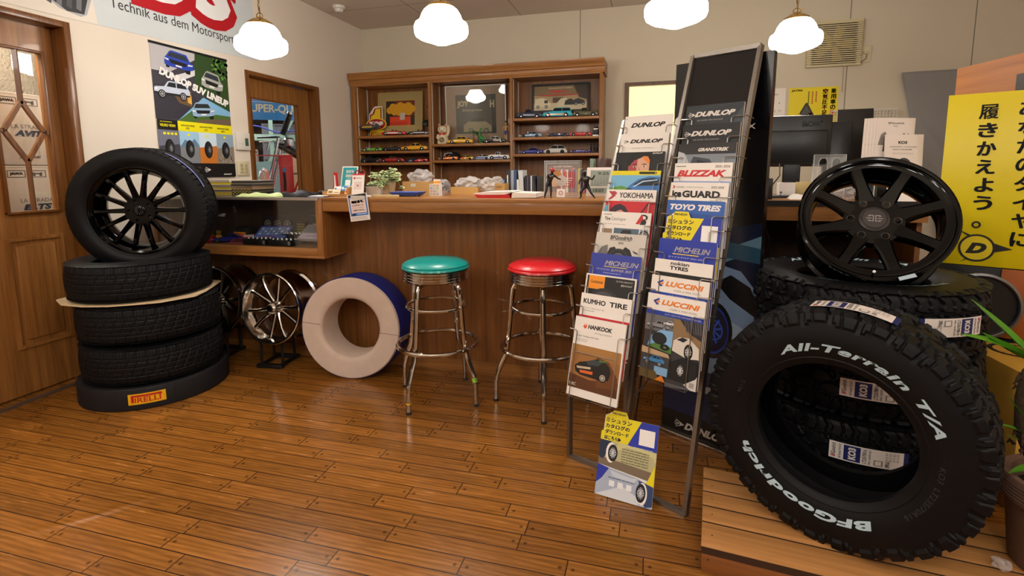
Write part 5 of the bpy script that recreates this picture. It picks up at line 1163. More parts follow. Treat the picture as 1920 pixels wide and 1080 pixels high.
for s in (-1, 1):
    b = MB(); b.poly3([(s*.021, -.0135, .183), (s*.042, -.0135, .175), (s*.040, -.0055, .207)], cr); b.build('inner_ear', t)
    b = MB(); b.ball((s*.021, -.046, .157), .010, mat('cat_eye_white', '#e8eef2', .2), 2, (1.1, .5, .8)); b.ball((s*.021, -.0505, .157), .006, mat('cat_eye', '#2b6a8c', .2), 2, (1, .4, 1)); b.build('eye', t)
b = MB(); b.ball((0, -.050, .143), .005, cr, 2); b.tube([(-.014, -.047, .134), (-.006, -.050, .131), (0, -.051, .134), (.006, -.050, .131), (.014, -.047, .134)], .0014, mat('cat_line', '#4a1a14', .5), 6); b.build('nose_and_mouth', t)
b = MB(); b.lathe([(.037, .108), (.042, .112), (.037, .118)], cr, 24); b.ball((-.018, -.042, .108), .014, cr, 2, (1.3, .5, .9)); b.ball((.018, -.042, .108), .014, cr, 2, (1.3, .5, .9)); b.ball((0, -.045, .106), .008, mat('cat_bell', '#c8a02a', .3, .8), 2); b.build('bow', t)
b = MB(); b.T = at(.0, -.062, .045, 0, 0, 35); b.cyl((0, -.004, 0), (0, .004, 0), .026, mat('cat_coin', '#1d1a14', .4), seg=20); b.k = 2; b.T = at(.0, -.0665, .045, 0, 0, 35)
for i in range(3): b.rect(-.018, .018, -.012+.010*i, -.008+.010*i, '#c8a02a'); b.k -= 1
b.build('coin', t)
# palm trees, dinosaur, strong man
PALM = mat('palm_leaf', '#2f6b2c', .5)
def palm(x, y, z, h, label):
    t = thing('toy_palm', label, 'toy', at(x, y, z), 'toy palm trees')
    b = MB(); b.tube([(0, 0, 0), (.004, 0, h*.35), (0, 0, h*.7), (-.006, 0, h)], [.008, .006, .005, .004], mat('palm_trunk', '#6b4a28', .7), 8); b.build('trunk', t)
    b = MB(); rn = random.Random(int(h*1e4))
    for i in range(9):
        a = 2*PI*i/9+rn.random()*.4; L = .042; c, s = math.cos(a), math.sin(a); z0 = h; w = .007
        pts = [(0, z0), (.35, z0+.014), (.7, z0+.010), (1, z0-.010)]
        b.loft([[(-.006+c*L*f-s*w*q*(1-f*.8), s*L*f+c*w*q*(1-f*.8), zz-abs(q)*.004) for q in (-1, 0, 1)]+[(-.006+c*L*f, s*L*f, zz-.002)] for f, zz in pts], PALM)
    b.build('fronds', t)
palm(-1.800, 5.06, 1.471, .120, 'toy palm tree nearer the yellow finned model car'); palm(-1.765, 5.10, 1.471, .100, 'toy palm tree nearer the green toy dinosaur')
t = thing('toy_dinosaur', 'green long-necked toy dinosaur beside the toy palms', 'toy', at(-1.712, 5.05, 1.471, 10)); gm = mat('dinosaur_green', '#2f7f3c', .45)
b = MB(); b.tube([(.062, 0, .012), (.045, 0, .022), (.025, 0, .045), (0, 0, .056), (-.015, 0, .075), (-.018, 0, .105), (-.012, 0, .135), (-.002, 0, .152), (.012, 0, .150)], [.003, .008, .018, .022, .016, .009, .007, .009, .006], gm, 12)
for x, y in ((-.012, -.016), (-.012, .016), (.022, -.016), (.022, .016)): b.tube([(x, y, .045), (x, y*1.15, .02), (x-.003, y*1.15, 0)], [.009, .007, .008], gm, 8)
b.build('body', t)
t = thing('figurine', 'figurine of a bare-chested man in blue shorts, on the middle shelf', 'figurine', at(-1.447, 5.045, 1.471, -10)); sk = mat('figurine_skin', '#b98d5c', .5)
b = MB(); b.box(-.036, .036, -.028, .028, 0, .010, mat('figurine_plinth', '#c7a878', .5)); b.build('plinth', t)
def skin_figure(edges, verts, rad, m, name, parent, lv=2):
    me = bpy.data.meshes.new(name); me.from_pydata(verts, edges, []); o = bpy.data.objects.new(name, me); C.objects.link(o)
    md = o.modifiers.new('skin', 'SKIN'); md.use_smooth_shade = True
    for i, r in enumerate(rad): v = me.skin_vertices[0].data[i]; v.radius = r if isinstance(r, tuple) else (r, r)
    me.skin_vertices[0].data[0].use_root = True
    sd = o.modifiers.new('sub', 'SUBSURF'); sd.levels = sd.render_levels = lv
    me.materials.append(m); o.parent = parent
    return o
def person_chain(s=1.0, pose=None):
    J = dict(pel=(0, 0, .095), wst=(0, 0, .115), chs=(0, .001, .142), nck=(0, 0, .163), hd=(0, -.002, .180), hd2=(0, -.002, .192), sl=(-.022, 0, .152), sr=(.022, 0, .152), el=(-.034, -.002, .125), er=(.034, -.002, .125), hl=(-.030, -.016, .103), hr=(.030, -.016, .103), tl=(-.011, 0, .085), tr=(.011, 0, .085), kl=(-.013, -.003, .050), kr=(.013, -.003, .050), al=(-.013, .003, .012), ar=(.013, .003, .012), fl=(-.014, -.012, .006), fr=(.014, -.012, .006))
    if pose: J.update(pose)
    E = [('pel', 'wst'), ('wst', 'chs'), ('chs', 'nck'), ('nck', 'hd'), ('hd', 'hd2'), ('chs', 'sl'), ('sl', 'el'), ('el', 'hl'), ('chs', 'sr'), ('sr', 'er'), ('er', 'hr'), ('pel', 'tl'), ('tl', 'kl'), ('kl', 'al'), ('al', 'fl'), ('pel', 'tr'), ('tr', 'kr'), ('kr', 'ar'), ('ar', 'fr')]
    rd = dict(pel=.013, wst=.012, chs=(.018, .012), nck=.0055, hd=.0105, hd2=.009, sl=.0075, sr=.0075, el=.005, er=.005, hl=.004, hr=.004, tl=.0095, tr=.0095, kl=.0065, kr=.0065, al=.0042, ar=.0042, fl=.0042, fr=.0042)
    k = list(J); return [(k.index(a), k.index(c)) for a, c in E], [tuple(q*s for q in J[n]) for n in k], [tuple(q*s for q in rd[n]) if isinstance(rd[n], tuple) else rd[n]*s for n in k]
e, v, r = person_chain(1.05); o = skin_figure(e, v, r, sk, 'body', t); o.location = (0, 0, .010)
b = MB(); b.lathe([(.0125, .075), (.0175, .080), (.0165, .112), (.013, .114)], mat('shorts_blue', '#24408c', .6), 16); b.build('shorts', t, Matrix.Translation((0, 0, .010)))
b = MB(); b.ball((0, .001, .203), .0125, mat('figurine_hair', '#1d130c', .6), 2, (1, 1, .8)); b.build('hair', t, Matrix.Translation((0, 0, .010)))
t = thing('cap', 'black cap with white lettering behind the orange model stock car', 'cap', at(-2.065, 5.12, 1.305)); b = MB()
b.lathe([(.094, 0), (.092, .03), (.080, .065), (.05, .088), (0, .095)], mat('cap_cloth', '#131316', .8), 28); b.build('crown', t)
b = MB(); b.k = 1; b.text('MID', -.085, .035, .115, .045, '#e2e0da', bold=.05, shear=.35, fn=lambda x, z: (x, -math.sqrt(max(0, .0935**2-x*x))*(1-(z/.12)**2*.75)-.001, z)); b.build('lettering', t)
b = MB(); b.prism([(.085*math.cos(q), -.085*math.sin(q)-.0) for q in [PI*i/12 for i in range(13)]][::-1]+[(-.085, .0)], 0, .004, mat('cap_cloth', '#131316', .8)); b.build('visor', t, Matrix(((1, 0, 0, 0), (0, 0, 1, -.03), (0, 1, 0, .002), (0, 0, 0, 1)))) if False else None
# engine model and small black pieces at the right end
t = thing('model_engine', 'small black and silver model engine at the right end of the second shelf', 'model', at(-.540, 5.04, 1.519)); b = MB()
b.box(-.026, .026, -.03, .03, .012, .06, BLACK, .003); b.box(-.022, .022, -.026, .026, .06, .072, HUB, .002); b.cyl((0, 0, .072), (0, 0, .090), .02, BLACK, seg=16); b.box(-.03, .03, -.034, .034, 0, .012, HUB, .002); b.build('engine_block', t)
for i, x in enumerate((-.585, -.555, -.525)):
    b = MB(); b.lathe([(0, 0), (.012, 0), (.012, .02), (.006, .03), (.011, .05), (.011, .075), (.005, .088), (0, .09)], mat('dark_piece', '#2a2830', .3, .4), 14); tag(b.build('ornament', None, at(x, 5.04, 1.356)), 'tiny dark ornament beside the purple model hot rod', 'ornament', 'tiny dark ornaments on the bottom right shelf')
b = MB(); b.box(-.02, .02, -.02, .02, 0, .018, HUB, .002); b.lathe([(0, .018), (.012, .018), (.010, .05), (.014, .07), (0, .075)], HUB, 14); tag(b.build('trophy', None, at(-1.235, 5.12, 1.519)), 'small silver trophy behind the light blue model racing coupe', 'trophy')
# ------------------------------------------------------------------ on the left wall
def wallM(y, z, off=.003): return face((WALLX+off, y, z), (1, 0, 0))
def rot_fn(cx, cz, deg, y):
    c, s = math.cos(R(deg)), math.sin(R(deg))
    return lambda x, z: (cx+x*c-z*s, y, cz+x*s+z*c)
t = thing('poster', 'tyre poster of four off-road cars with a yellow band, on the left wall', 'poster', wallM(2.673, 1.165))
b = MB(); w_, h_ = .622, .879; b.box(0, w_, .0003, .0012, 0, h_, WHITEP); q = lambda u, v: (u*w_, (1-v)*h_)
P = lambda pts, c: b.pol([q(u, v) for u, v in pts], c)
P([(0, 0), (1, 0), (1, .56), (0, .56)], '#3c3b45'); P([(0, 0), (.55, 0), (.55, .06), (.2, .2), (0, .2)], '#b9b8bd'); P([(.25, .22), (.80, .07), (.80, .10), (.3, .26)], '#d8d8dc')
P([(.55, .0), (1, 0), (1, .45), (.80, .40), (.52, .28)], '#2f4a25')
rn = random.Random(8)
for _ in range(60): u, v = .78+.22*rn.random(), .01+.16*rn.random(); b.disc(*q(u, v), .006+.01*rn.random(), ('#3f7a2a', '#1d3514', '#6fa447')[_ % 3], n=7); b.k -= 1
b.k += 1
P([(0, .30), (.40, .28), (.58, .40), (.30, .54), (0, .56)], '#34323c'); P([(.15, .28), (.46, .32), (.46, .44), (.3, .42)], '#6b5238'); P([(.40, .34), (.46, .35), (.46, .42), (.41, .41)], '#d9a850')
P([(.26, .56), (.62, .35), (1, .44), (1, .56)], '#7db4dc'); P([(.26, .56), (.45, .47), (1, .48), (1, .56)], '#4a6a33'); P([(.45, .56), (.6, .53), (1, .50), (1, .56)], '#6b5a48')
pic_front(b, .205, h_*(1-.125), .235, .13, '#2b46b4', -4); pic_front(b, .470, h_*(1-.235), .20, .145, '#a9ada6', -8); pic_car(b, .140, h_*(1-.395), .27, .115, '#c3cde0', kind='suv'); pic_front(b, .375, h_*(1-.475), .21, .12, '#8fb0cf', 6, '#23292e')
b.k += 1; vs = 'DUNLOP SUV LINEUP'; b.text(vs, 0, 0, .575, .052, '#f1eeec', bold=.06, fn=rot_fn(.045, h_*(1-.225), -16, -.00012*(b.k+1)))
P([(0, .56), (1, .56), (1, .637), (0, .637)], '#e6dc14'); P([(0, .56), (.245, .56), (.245, .637), (0, .637)], '#131214'); b.text('VEURO VE304', .018, h_*(1-.612), .115, .018, '#e6dc14', bold=.03); b.stripes(.022, h_*(1-.578), .09, 1, .01, .004, '#e6dc14', 2)
for i, s in enumerate(('PT5', 'AT5', 'MT2')): x0 = w_*(.27+.245*i); b.text('GRANDTREK', x0+.008, h_*(1-.598), .115, .011, '#1c1b10', bold=.03, shear=.3); b.text(s, x0+.045, h_*(1-.622), .03, .013, '#1c1b10', bold=.03, shear=.3)
for i, (c0, c1) in enumerate((('#6f7385', '#41404c'), ('#9cc3e0', '#7b7f86'), ('#c7dcec', '#c0722c'), ('#8fa6b8', '#877c70'))):
    u0, u1 = ((0, .25), (.25, .50), (.50, .745), (.745, 1))[i]; P([(u0, .637), (u1, .637), (u1, .887), (u0, .887)], c0); P([(u0, .76), (u1, .74), (u1, .887), (u0, .887)], c1)
    if i == 3:
        for k in range(24): b.disc(*q(u0+.01+.235*rn.random(), .79+.09*rn.random()), .006, ('#5f564c', '#a89c8e')[k % 2], n=6); b.k -= 1
        b.k += 1
    if i == 1: P([(.25, .76), (.32, .70), (.38, .735), (.44, .69), (.5, .745)], '#5f7f9c')
    pic_tyre(b, w_*((u0+u1)/2), h_*(1-.775), .062, .58)
    for k in range(4 if i == 0 else 1): x0 = w_*((u0+u1)/2)+(k-1.5 if i == 0 else -.5)*.028; b.rect(x0, x0+.02, h_*(1-.672), h_*(1-.655), '#e6dc14')
P([(0, .887), (1, .887), (1, 1), (0, 1)], '#121113'); b.text('あなたのクルマに、', .20, h_*(1-.930), .115, .015, '#e8e4e0', bold=.03); b.text('タイヤを。', .22, h_*(1-.962), .075, .015, '#e8e4e0', bold=.03); dlogo(b, .355, h_*(1-.940), .0145, '#e8e4e0', '#121113'); b.text('DUNLOP', .505, h_*(1-.984), .075, .010, '#e8e4e0', bold=.04, shear=.3)
b.build('printed_sheet', t, flat=True)
b = MB(); b.box(-.004, w_+.004, -.004, .004, h_-.010, h_+.006, mat('poster_rail', '#15141a', .4)); b.build('hanging_rail', t)
t = thing('banner', 'long pale grey banner with a red outlined emblem, high on the left wall', 'banner', wallM(0, 0, .004))
b = MB(); bp = mat('banner_cloth', '#c9d2d6', .6)
B0 = [(1.75, 2.05), (2.199, 2.055), (2.758, 2.073), (3.618, 2.104), (3.60, 2.74), (1.75, 2.74)]
b.prism(B0, .0003, .0015, bp); b.pol(B0[:2]+[(2.36, 2.062), (2.345, 2.2), (2.40, 2.74), (1.75, 2.74)], '#e0d8cc')
b.pol([(2.05, 2.18), (2.16, 2.098), (2.27, 2.080), (2.305, 2.10), (2.34, 2.2), (2.37, 2.74), (1.9, 2.74)], '#a9adb2'); b.pol([(2.10, 2.15), (2.20, 2.093), (2.29, 2.098), (2.32, 2.2), (2.30, 2.74), (2.0, 2.74), (2.02, 2.3)], '#2c2d31'); 
for i in range(4): b.pol([(2.10+.05*i, 2.12+.0*i), (2.125+.05*i, 2.11), (2.15+.05*i, 2.3), (2.12+.05*i, 2.3)], ('#4b4d52', '#6d7076')[i % 2])
b.text('Technik aus dem Motorsport', 2.443, 2.165, .945, .085, '#2b2a2c', bold=0)
for s, x, wd in (('B', 2.13, .44), ('B', 2.585, .455), ('S', 3.02, .435)):
    for dx, dz in ((.0, 0), (.012, -.02), (.02, -.012)): b.text(s, x-.02+dx, 2.262+dz, wd, .46, '#b01220', bold=.085, shear=.12)
    b.text(s, x+.035, 2.315, wd-.10, .37, '#e6e8ea', bold=.07, shear=.12)
b.build('printed_cloth', t, flat=True)
t = thing('thermostat', 'white wall thermostat with a green screen between the poster and the glazed door', 'thermostat', wallM(3.325, 1.372, .002))
b = MB(); b.box(0, .135, -.022, .004, 0, .135, mat('abs_white', '#d9d4cc', .45), .004); b.build('case', t)
b = MB(); b.rect(.080, .114, .034, .094, '#3d5a45', y=-.0225); b.rect(.014, .06, .05, .052, '#a8a39b', y=-.0225); b.build('screen', t)
t = thing('switch_plate', 'cream wall switch plate of six buttons under the thermostat', 'switch', wallM(3.322, 1.170, .002))
b = MB(); b.box(0, .125, -.008, .004, 0, .116, mat('plate_cream', '#cfc6a6', .45), .003); b.build('plate', t)
for i in range(2):
    for j in range(3): b = MB(); b.box(.026+.045*i, .054+.045*i, -.012, -.008, .022+.026*j, .044+.026*j, mat('switch_button', '#b7ac86', .5), .002); b.build('button', t)
t = thing('smoke_detector', 'small white smoke detector on the ceiling', 'detector', at(-2.92, 4.46, CEILZ)); b = MB(); dw = mat('abs_white', '#d9d4cc', .45)
b.lathe([(0, -.055), (.03, -.055), (.036, -.048), (.04, -.028), (.056, -.024), (.06, -.012), (.06, 0)], dw, 28); b.build('body', t)
b = MB(); b.lathe([(.022, -.056), (.024, -.0575), (.026, -.056)], mat('detector_ring', '#8d877e', .5), 24); b.build('vent_ring', t)
# ------------------------------------------------------------------ on the back wall
def backM(x, z, off=.003): return at(x, BACKY-off, z)
t = thing('ventilation_fan', 'cream louvred ventilation fan high on the back wall', 'fan', backM(1.286, 2.082)); FC = mat('fan_plastic', '#c9bd98', .5)
b = MB(); b.prism([(0, 0), (.42, 0), (.42, .386), (0, .386)], -.045, 0, FC, holes=[[(.035, .018), (.385, .018), (.385, .368), (.035, .368)]]); b.build('housing', t)
b = MB(); b.box(.035, .385, -.012, -.004, .018, .368, mat('fan_back', '#3a3524', .7)); b.build('back_plate', t)
for k in range(5): b = MB(); b.T = Matrix.Translation((.21, -.02, .193)) @ Matrix.Rotation(R(72*k), 4, 'Y') @ Matrix.Rotation(R(0), 4, 'X'); b.prism([(.02, -.02), (.145, -.05), (.155, .03), (.02, .02)], -.003, 0, mat('fan_blade', '#b8a13a', .5)); b.build('blade', t)
for k in range(20): b = MB(); z = .022+.0175*k; b.box(.0, .42, -.060, -.046, z, z+.010, FC, .002); b.build('slat', t)
b = MB(); b.tube([(.30, -.02, 0), (.302, -.02, -.22)], .002, mat('pull_cord', '#9a8a5a', .7), 6); b.build('pull_cord', t)
t = thing('wall_outlet', 'cream outlet plate with a plugged cable beside the ventilation fan', 'outlet', backM(1.712, 2.105)); b = MB(); b.box(0, .085, -.007, 0, 0, .14, mat('plate_cream', '#cfc6a6', .45), .003); b.build('plate', t)
b = MB(); b.box(.02, .05, -.03, -.007, .07, .092, FC, .004); b.build('plug', t); b = MB(); b.tube([(.045, -.02, .07), (.04, -.025, .03), (.0, -.03, .0), (-.012, -.03, .01)], .003, mat('grey_cable', '#6a5f48', .6), 6); b.build('cable', t)
t = thing('wall_poster', 'yellow tyre pressure warning poster on the back wall', 'poster', backM(1.172, 1.36)); b = MB(); b.box(0, .395, .0003, .0012, 0, .556, ink('#e3cf1a')); H = .556; b.rect(0, .395, 0, H, '#e3cf1a')
b.text('JATMA', .018, H-.038, .09, .022, '#1a1a14', bold=.04, shear=.2); b.pol([(.01, .17), (.14, .42), (.155, .42), (.285, .17), (.155, .03), (.14, .03)], '#23241f'); b.pol([(.026, .17), (.147, .402), (.268, .17), (.15, .045)], '#4a4b45'); b.ring(.14, .26, .028, .055, '#d8d4c8'); b.ring(.14, .26, .045, .062, '#1c1c18'); b.pol([(.075, .315), (.09, .33), (.205, .225), (.19, .21)], '#d5a01c')
b.text('×', .165, .30, .035, .035, '#c8202a', bold=.06)
for i, s in enumerate('乗用車の3'): b.text(s, .335, H-.060-.047*i, .044, .042, '#1a1a14' if i < 4 else '#c8202a', bold=.04)
for i, s in enumerate('空気圧不足'): b.text(s, .270, H-.060-.047*i, .044, .042, '#c8202a', bold=.04)
for j in range(3):
    for i in range(8-j): b.rect(.155+.03*j, .165+.03*j, H-.05-.016*i, H-.038-.016*i, '#5a4a1a' if j == 0 else '#b03a24'); b.k -= 1
b.k += 1; b.build('printed_sheet', t, flat=True)
t = thing('wall_calendar', 'white wall calendar beside the yellow pressure poster', 'calendar', backM(.80, 1.45)); b = MB(); b.box(0, .345, .0003, .0015, 0, .47, WHITEP); b.rect(0, .345, 0, .47, '#e4dcd0'); b.text('September', .10, .402, .19, .024, '#6a645e')
for r in range(5):
    for c in range(7): n = r*7+c; b.text(str(n), .02+.045*c, .33-.07*r, None, .018, '#4a4642') if 0 < n < 31 else None
b.build('printed_sheet', t, flat=True)
# ------------------------------------------------------------------ on the counter
def card(name, label, cat, M, w, h, th, draw, paper='#ece6e0', group=None):
    b = sheet(w, h, th, paper); draw(b); o = b.build(name, None, M, flat=True); return tag(o, label, cat, group)
t = thing('card_tray', 'small wooden card tray at the left end of the counter', 'tray', at(-1.915, 2.66, CZ, -3)); wd = wood('light_tray_wood', '#c89a60', '#a8763e', 'x')
b = MB(); b.box(0, .18, 0, .13, 0, .008, wd, .002); b.box(0, .18, .122, .13, .008, .055, wd, .002); b.box(0, .006, 0, .122, .008, .03, wd); b.box(.174, .18, 0, .122, .008, .055, wd); b.box(0, .18, 0, .006, .008, .014, wd); b.build('tray', t)
for i, (x, y, z, w_, col, ac) in enumerate(((.015, .02, .010, .09, '#e6d9bc', '#8a6a3a'), (.02, .075, .026, .05, '#e9e6e0', '#2a6ab0'), (.065, .085, .030, .05, '#4a8ac0', '#eee'), (.11, .08, .026, .055, '#e6e0e6', '#6a3a8a'), (.125, .04, .012, .05, '#d8a468', '#b8481c'))):
    b = MB(); TM = at(-1.915, 2.66, CZ, -3) @ at(x, y, z, 0, -28); b.box(0, w_, 0, .001, 0, .034, ink(col)); b.k = 1; b.rect(.006, w_*.4, .010, .024, ac); b.rect(w_*.5, w_-.006, .012, .016, ac); tag(b.build('payment_card', None, TM), ('long tan payment card at the front of the wooden tray', 'white and blue payment card at the back left of the wooden tray', 'light blue payment card in the middle of the wooden tray', 'white and purple payment card at the back right of the wooden tray', 'orange payment card at the right of the wooden tray')[i], 'card', 'payment cards in the wooden tray')
def d_friend(b):
    b.rect(.006, .112, .006, .134, '#1f8f96'); b.text('友だち', .030, .098, .060, .020, '#f0eee8', bold=.06); b.text('募集中', .030, .070, .062, .020, '#f0eee8', bold=.06); b.text('FRIENDS', .045, .060, .032, .005, '#f0eee8'); qr(b, .034, .014, .040); b.pol([(.086, .012), (.095, .02), (.098, .03), (.092, .036), (.084, .02)], '#e8e4de')
card('sign_card', 'teal card with white lettering standing behind the card tray', 'sign', at(-1.895, 2.815, CZ+.042, -6, -14), .118, .14, .004, d_friend)
b = MB(); b.box(-.06, .06, -.03, .03, 0, .044, BLACK, .006); tag(b.build('card_stand_block', None, at(-1.838, 2.842, CZ, -6)), 'black block under the teal card on the counter', 'stand')
b = MB(); b.box(-.04, .04, -.03, .03, 0, .028, mat('pouch', '#17161a', .5), .012); tag(b.build('pouch', None, at(-2.02, 2.84, CZ, 20)), 'small black pouch beside the card tray', 'pouch')
b = MB(); b.prism([(0, 0), (.035, 0), (.028, .14), (.012, .142)], 0, .02, ink('#b8242c')); b.k = 2; b.pol([(.012, .02), (.03, .02), (.026, .12), (.016, .125)], '#e8e2dc'); tag(b.build('leaflet', None, at(-2.028, 2.93, CZ, -10), flat=True), 'red and white leaflet standing behind the teal card', 'leaflet')
def d_pay(b): b.rect(0, .075, .126, .135, '#c8202a'); b.disc(.014, .108, .0065, '#c8202a'); b.text('PayPay', .024, .103, .036, .010, '#6a6260', bold=.02); qr(b, .014, .042, .046, '#d8ccc6'); b.disc(.037, .064, .006, '#c85a5a')
card('payment_sign', 'white payment card with a red top edge leaning in front of the pen holder', 'sign', at(-1.715, 2.655, CZ+.001, 6, -12), .075, .135, .004, d_pay)
t = thing('pen_holder', 'dark round pen holder behind the white payment card', 'pen holder', at(-1.725, 2.775, CZ)); b = MB(); b.lathe([(0, 0), (.032, 0), (.033, .09), (.030, .09), (.029, .006), (0, .006)], mat('holder', '#2a1414', .5), 24); b.build('cup', t)
b = MB(); sr = mat('scissor_red', '#7a1220', .35)
for s in (-1, 1): b.tube([(s*.020+.014*math.cos(q)*(1), 0, .132+.020*math.sin(q)) for q in [2*PI*i/18 for i in range(18)]], .004, sr, 8, closed=True); b.tube([(s*.016, 0, .112), (0, 0, .09), (-s*.006, 0, .03)], .003, CHROME, 6)
tag(b.build('scissors', None, at(-1.725, 2.775, CZ)), 'red-handled scissors standing in the dark pen holder', 'scissors')
t = thing('white_box', 'white plastic box holding soil beside the ivy pot', 'box', at(-1.735, 2.775, CZ)); b = MB(); b.loft([[(.012, .008, 0), (.138, .008, 0), (.138, .10, 0), (.012, .10, 0)], [(0, 0, .055), (.15, 0, .055), (.15, .11, .055), (0, .11, .055)]], mat('white_plastic', '#d5d0c6', .4)); b.build('box', t)
b = MB(); b.T = at(.07, .05, .05); b.ball((0, 0, 0), .05, noise_bump(mat('moss', '#4a4a30', .95), 200, .8, .004), 3, (1.2, .85, .35), .12, 3); b.build('soil', t)
# ivy
t = thing('potted_ivy', 'variegated ivy in a pale wooden pot on the counter', 'plant', at(-1.566, 2.83, CZ)); pw = wood('pale_pot', '#c4b294', '#a8906a', 'z', 1.5, rough=.6, coat=0)
b = MB(); b.loft([[(s*q for s in (1,)) and (c[0]*k, c[1]*k, z) for c in ((-1, -1), (1, -1), (1, 1), (-1, 1))] for k, z in ((.025, 0), (.034, .078), (.031, .078), (.029, .066))], pw); b.build('pot', t)
b = MB(); b.box(-.029, .029, -.029, .029, .058, .066, mat('potting_soil', '#2a1d12', .95)); b.build('soil', t)
IV = mat('ivy_green', '#3f6a2a', .5); IC = mat('ivy_cream', '#d3d9a6', .5)
b = MB(); bs = MB(); rn = random.Random(11)
def ivy_leaf(b, p, d, up, s):
    d = V(d).normalized(); n = (V(up)-d*V(up).dot(d)).normalized(); sd = d.cross(n)
    out = [(0, 0), (-.25, .38), (.05, .50), (.30, .30), (.55, .34), (.60, .14), (1.0, 0), (.60, -.14), (.55, -.34), (.30, -.30), (.05, -.50), (-.25, -.38)]
    f = lambda k, x, y, h: tuple(V(p)+d*(x*k*s)+sd*(y*k*s)+n*(h-.10*s*(abs(y)+x*x*.5)))
    b.add([f(1, x, y, 0) for x, y in out], [tuple(range(len(out)))], IC); b.add([f(.66, x+.10, y, .0006) for x, y in out], [tuple(range(len(out)))], IV); b.add([f(.66, x+.10, y, -.0006) for x, y in out], [tuple(range(len(out)))], IV)
for k in range(30):
    a = rn.random()*2*PI; el = .15+1.2*rn.random(); Ls = .07+.075*rn.random(); pts = []
    dx, dy = math.cos(a), math.sin(a)
    for j in range(6):
        f = j/5; pts.append((dx*Ls*f*math.cos(el)*1.25, dy*Ls*f*math.cos(el)*.8, .066+Ls*f*math.sin(el)*(1.25-.55*f)-max(0, f-.5)*.05*(el < .5)))
    if dx > .75 and el < .5: pts = [(dx*.03*j, dy*.012*j, .066+.03*math.sin(j*.8)-.012*j*(j > 2)) for j in range(6)]
    bs.tube(pts, .0012, IV, 5)
    for j in range(1, 6):
        for _ in range(2):
            aa = rn.random()*2*PI; ivy_leaf(b, pts[j], (math.cos(aa)+dx*.6, math.sin(aa)-.35, -.25+.5*rn.random()), (rn.random()-.5, -.55, .8), .021+.014*rn.random())
b.build('foliage', t, flat=True); bs.build('stems', t)
t = thing('cash_tray', 'blue plastic cash tray on the counter beside the ivy', 'tray', at(-1.475, 2.66, CZ)); b = MB(); bl = mat('tray_blue', '#4460b8', .4)
b.loft([[(.02, .02, .006), (.165, .02, .006), (.165, .11, .006), (.02, .11, .006)], [(.0, .0, .026), (.185, .0, .026), (.185, .13, .026), (0, .13, .026)], [(.004, .004, .026), (.181, .004, .026), (.181, .126, .026), (.004, .126, .026)], [(.022, .022, .009), (.163, .022, .009), (.163, .108, .009), (.022, .108, .009)]], bl); b.build('tray', t)
b = MB(); [b.cyl((x, y, 0), (x, y, .008), .007, bl, seg=10) for x, y in ((.035, .035), (.15, .035), (.035, .095), (.15, .095))]; b.build('feet', t)
def d_notice(b):
    w, h = .124, .150; b.rect(.006, w-.006, .028, h-.004, '#3f78c4'); b.rect(.006, w-.006, h-.016, h-.003, '#1b1d2a'); b.rect(.014, w-.014, .045, h-.020, '#f0dad4'); b.text('クレジットカード決済', .024, h-.013, .075, .007, '#e8e6ea', bold=.02)
    b.text('暗証番号、', .022, .098, .080, .017, '#1b1a1c', bold=.06); b.text('入力がないと', .020, .082, .075, .010, '#2a2a2c', bold=.03); b.text('ご利用できません。', .022, .054, .080, .010, '#2a2a2c', bold=.03); b.text('カードによるお支払い', .020, .070, .078, .006, '#c86a64', bold=.01)
    b.pol([(.010, .032), (.030, .044), (.042, .036), (.028, .030)], '#2a2a2c'); b.stripes(.05, .036, .06, 1, .01, .004, '#e8eef6'); b.stripes(.010, .018, .10, 2, .009, .003, '#a8908c', 4)
card('notice', 'blue and pink card payment notice hanging over the counter edge', 'notice', at(-1.625, CY-.010, CZ-.133, 0, 0, -7), .124, .150, .002, d_notice)
b = MB(); b.box(-.05, .05, 0, .05, 0, .012, mat('clip_white', '#cfcac2', .4), .003); b.box(-.045, .045, -.014, .0, -.012, .012, mat('clip_white', '#cfcac2', .4), .003); tag(b.build('notice_clip', None, at(-1.575, CY+.002, CZ+.002)), 'white clip holding the notice at the counter edge', 'clip')
b = MB(); b.box(0, .15, 0, .035, 0, .014, wood('pale_strip', '#d8c49a', '#b89c6a', 'x'), .002); tag(b.build('wood_strip', None, at(-1.53, 2.575, CZ, 2)), 'pale wooden strip lying near the counter edge by the ivy', 'strip')
PLAST = noise_bump(mat('clear_plastic', '#e6e4e4', .12, alpha=.30, spec=.8), 30, .6, .01)
BUBB = noise_bump(mat('bubble_wrap', '#cfcac6', .25, alpha=.55, spec=.8), 120, .9, .006)
def crumple(name, label, c, r, sc, m, seed, cat='plastic bag'):
    b = MB(); b.ball((0, 0, 0), r, m, 3, sc, .16, seed); zmin = min(p[2] for p in b.v); o = b.build(name, None, at(c[0], c[1], c[2]-zmin*.98), flat=True); return tag(o, label, cat)
def carton(x0, x1, y0, y1, h, label, open_=True, col='#b8925a', z=CZ):
    t = thing('cardboard_box', label, 'box', at(x0, y0, z)); b = MB(); cm = noise_bump(mat('cardboard', col, .8), 60, .1, .001, colvar=.12); w, d = x1-x0, y1-y0; th = .004
    b.box(0, w, 0, th, 0, h, cm); b.box(0, w, d-th, d, 0, h, cm); b.box(0, th, th, d-th, 0, h, cm); b.box(w-th, w, th, d-th, 0, h, cm); b.box(th, w-th, th, d-th, 0, th, cm); b.build('box', t)
    return t
t = carton(-1.585, -1.395, 3.05, 3.22, .078, 'open cardboard box with clear plastic on top, behind the blue cash tray'); b = MB(); b.k = 1; b.rect(.06, .095, .045, .065, '#c9c6be'); b.build('paper_label', t)
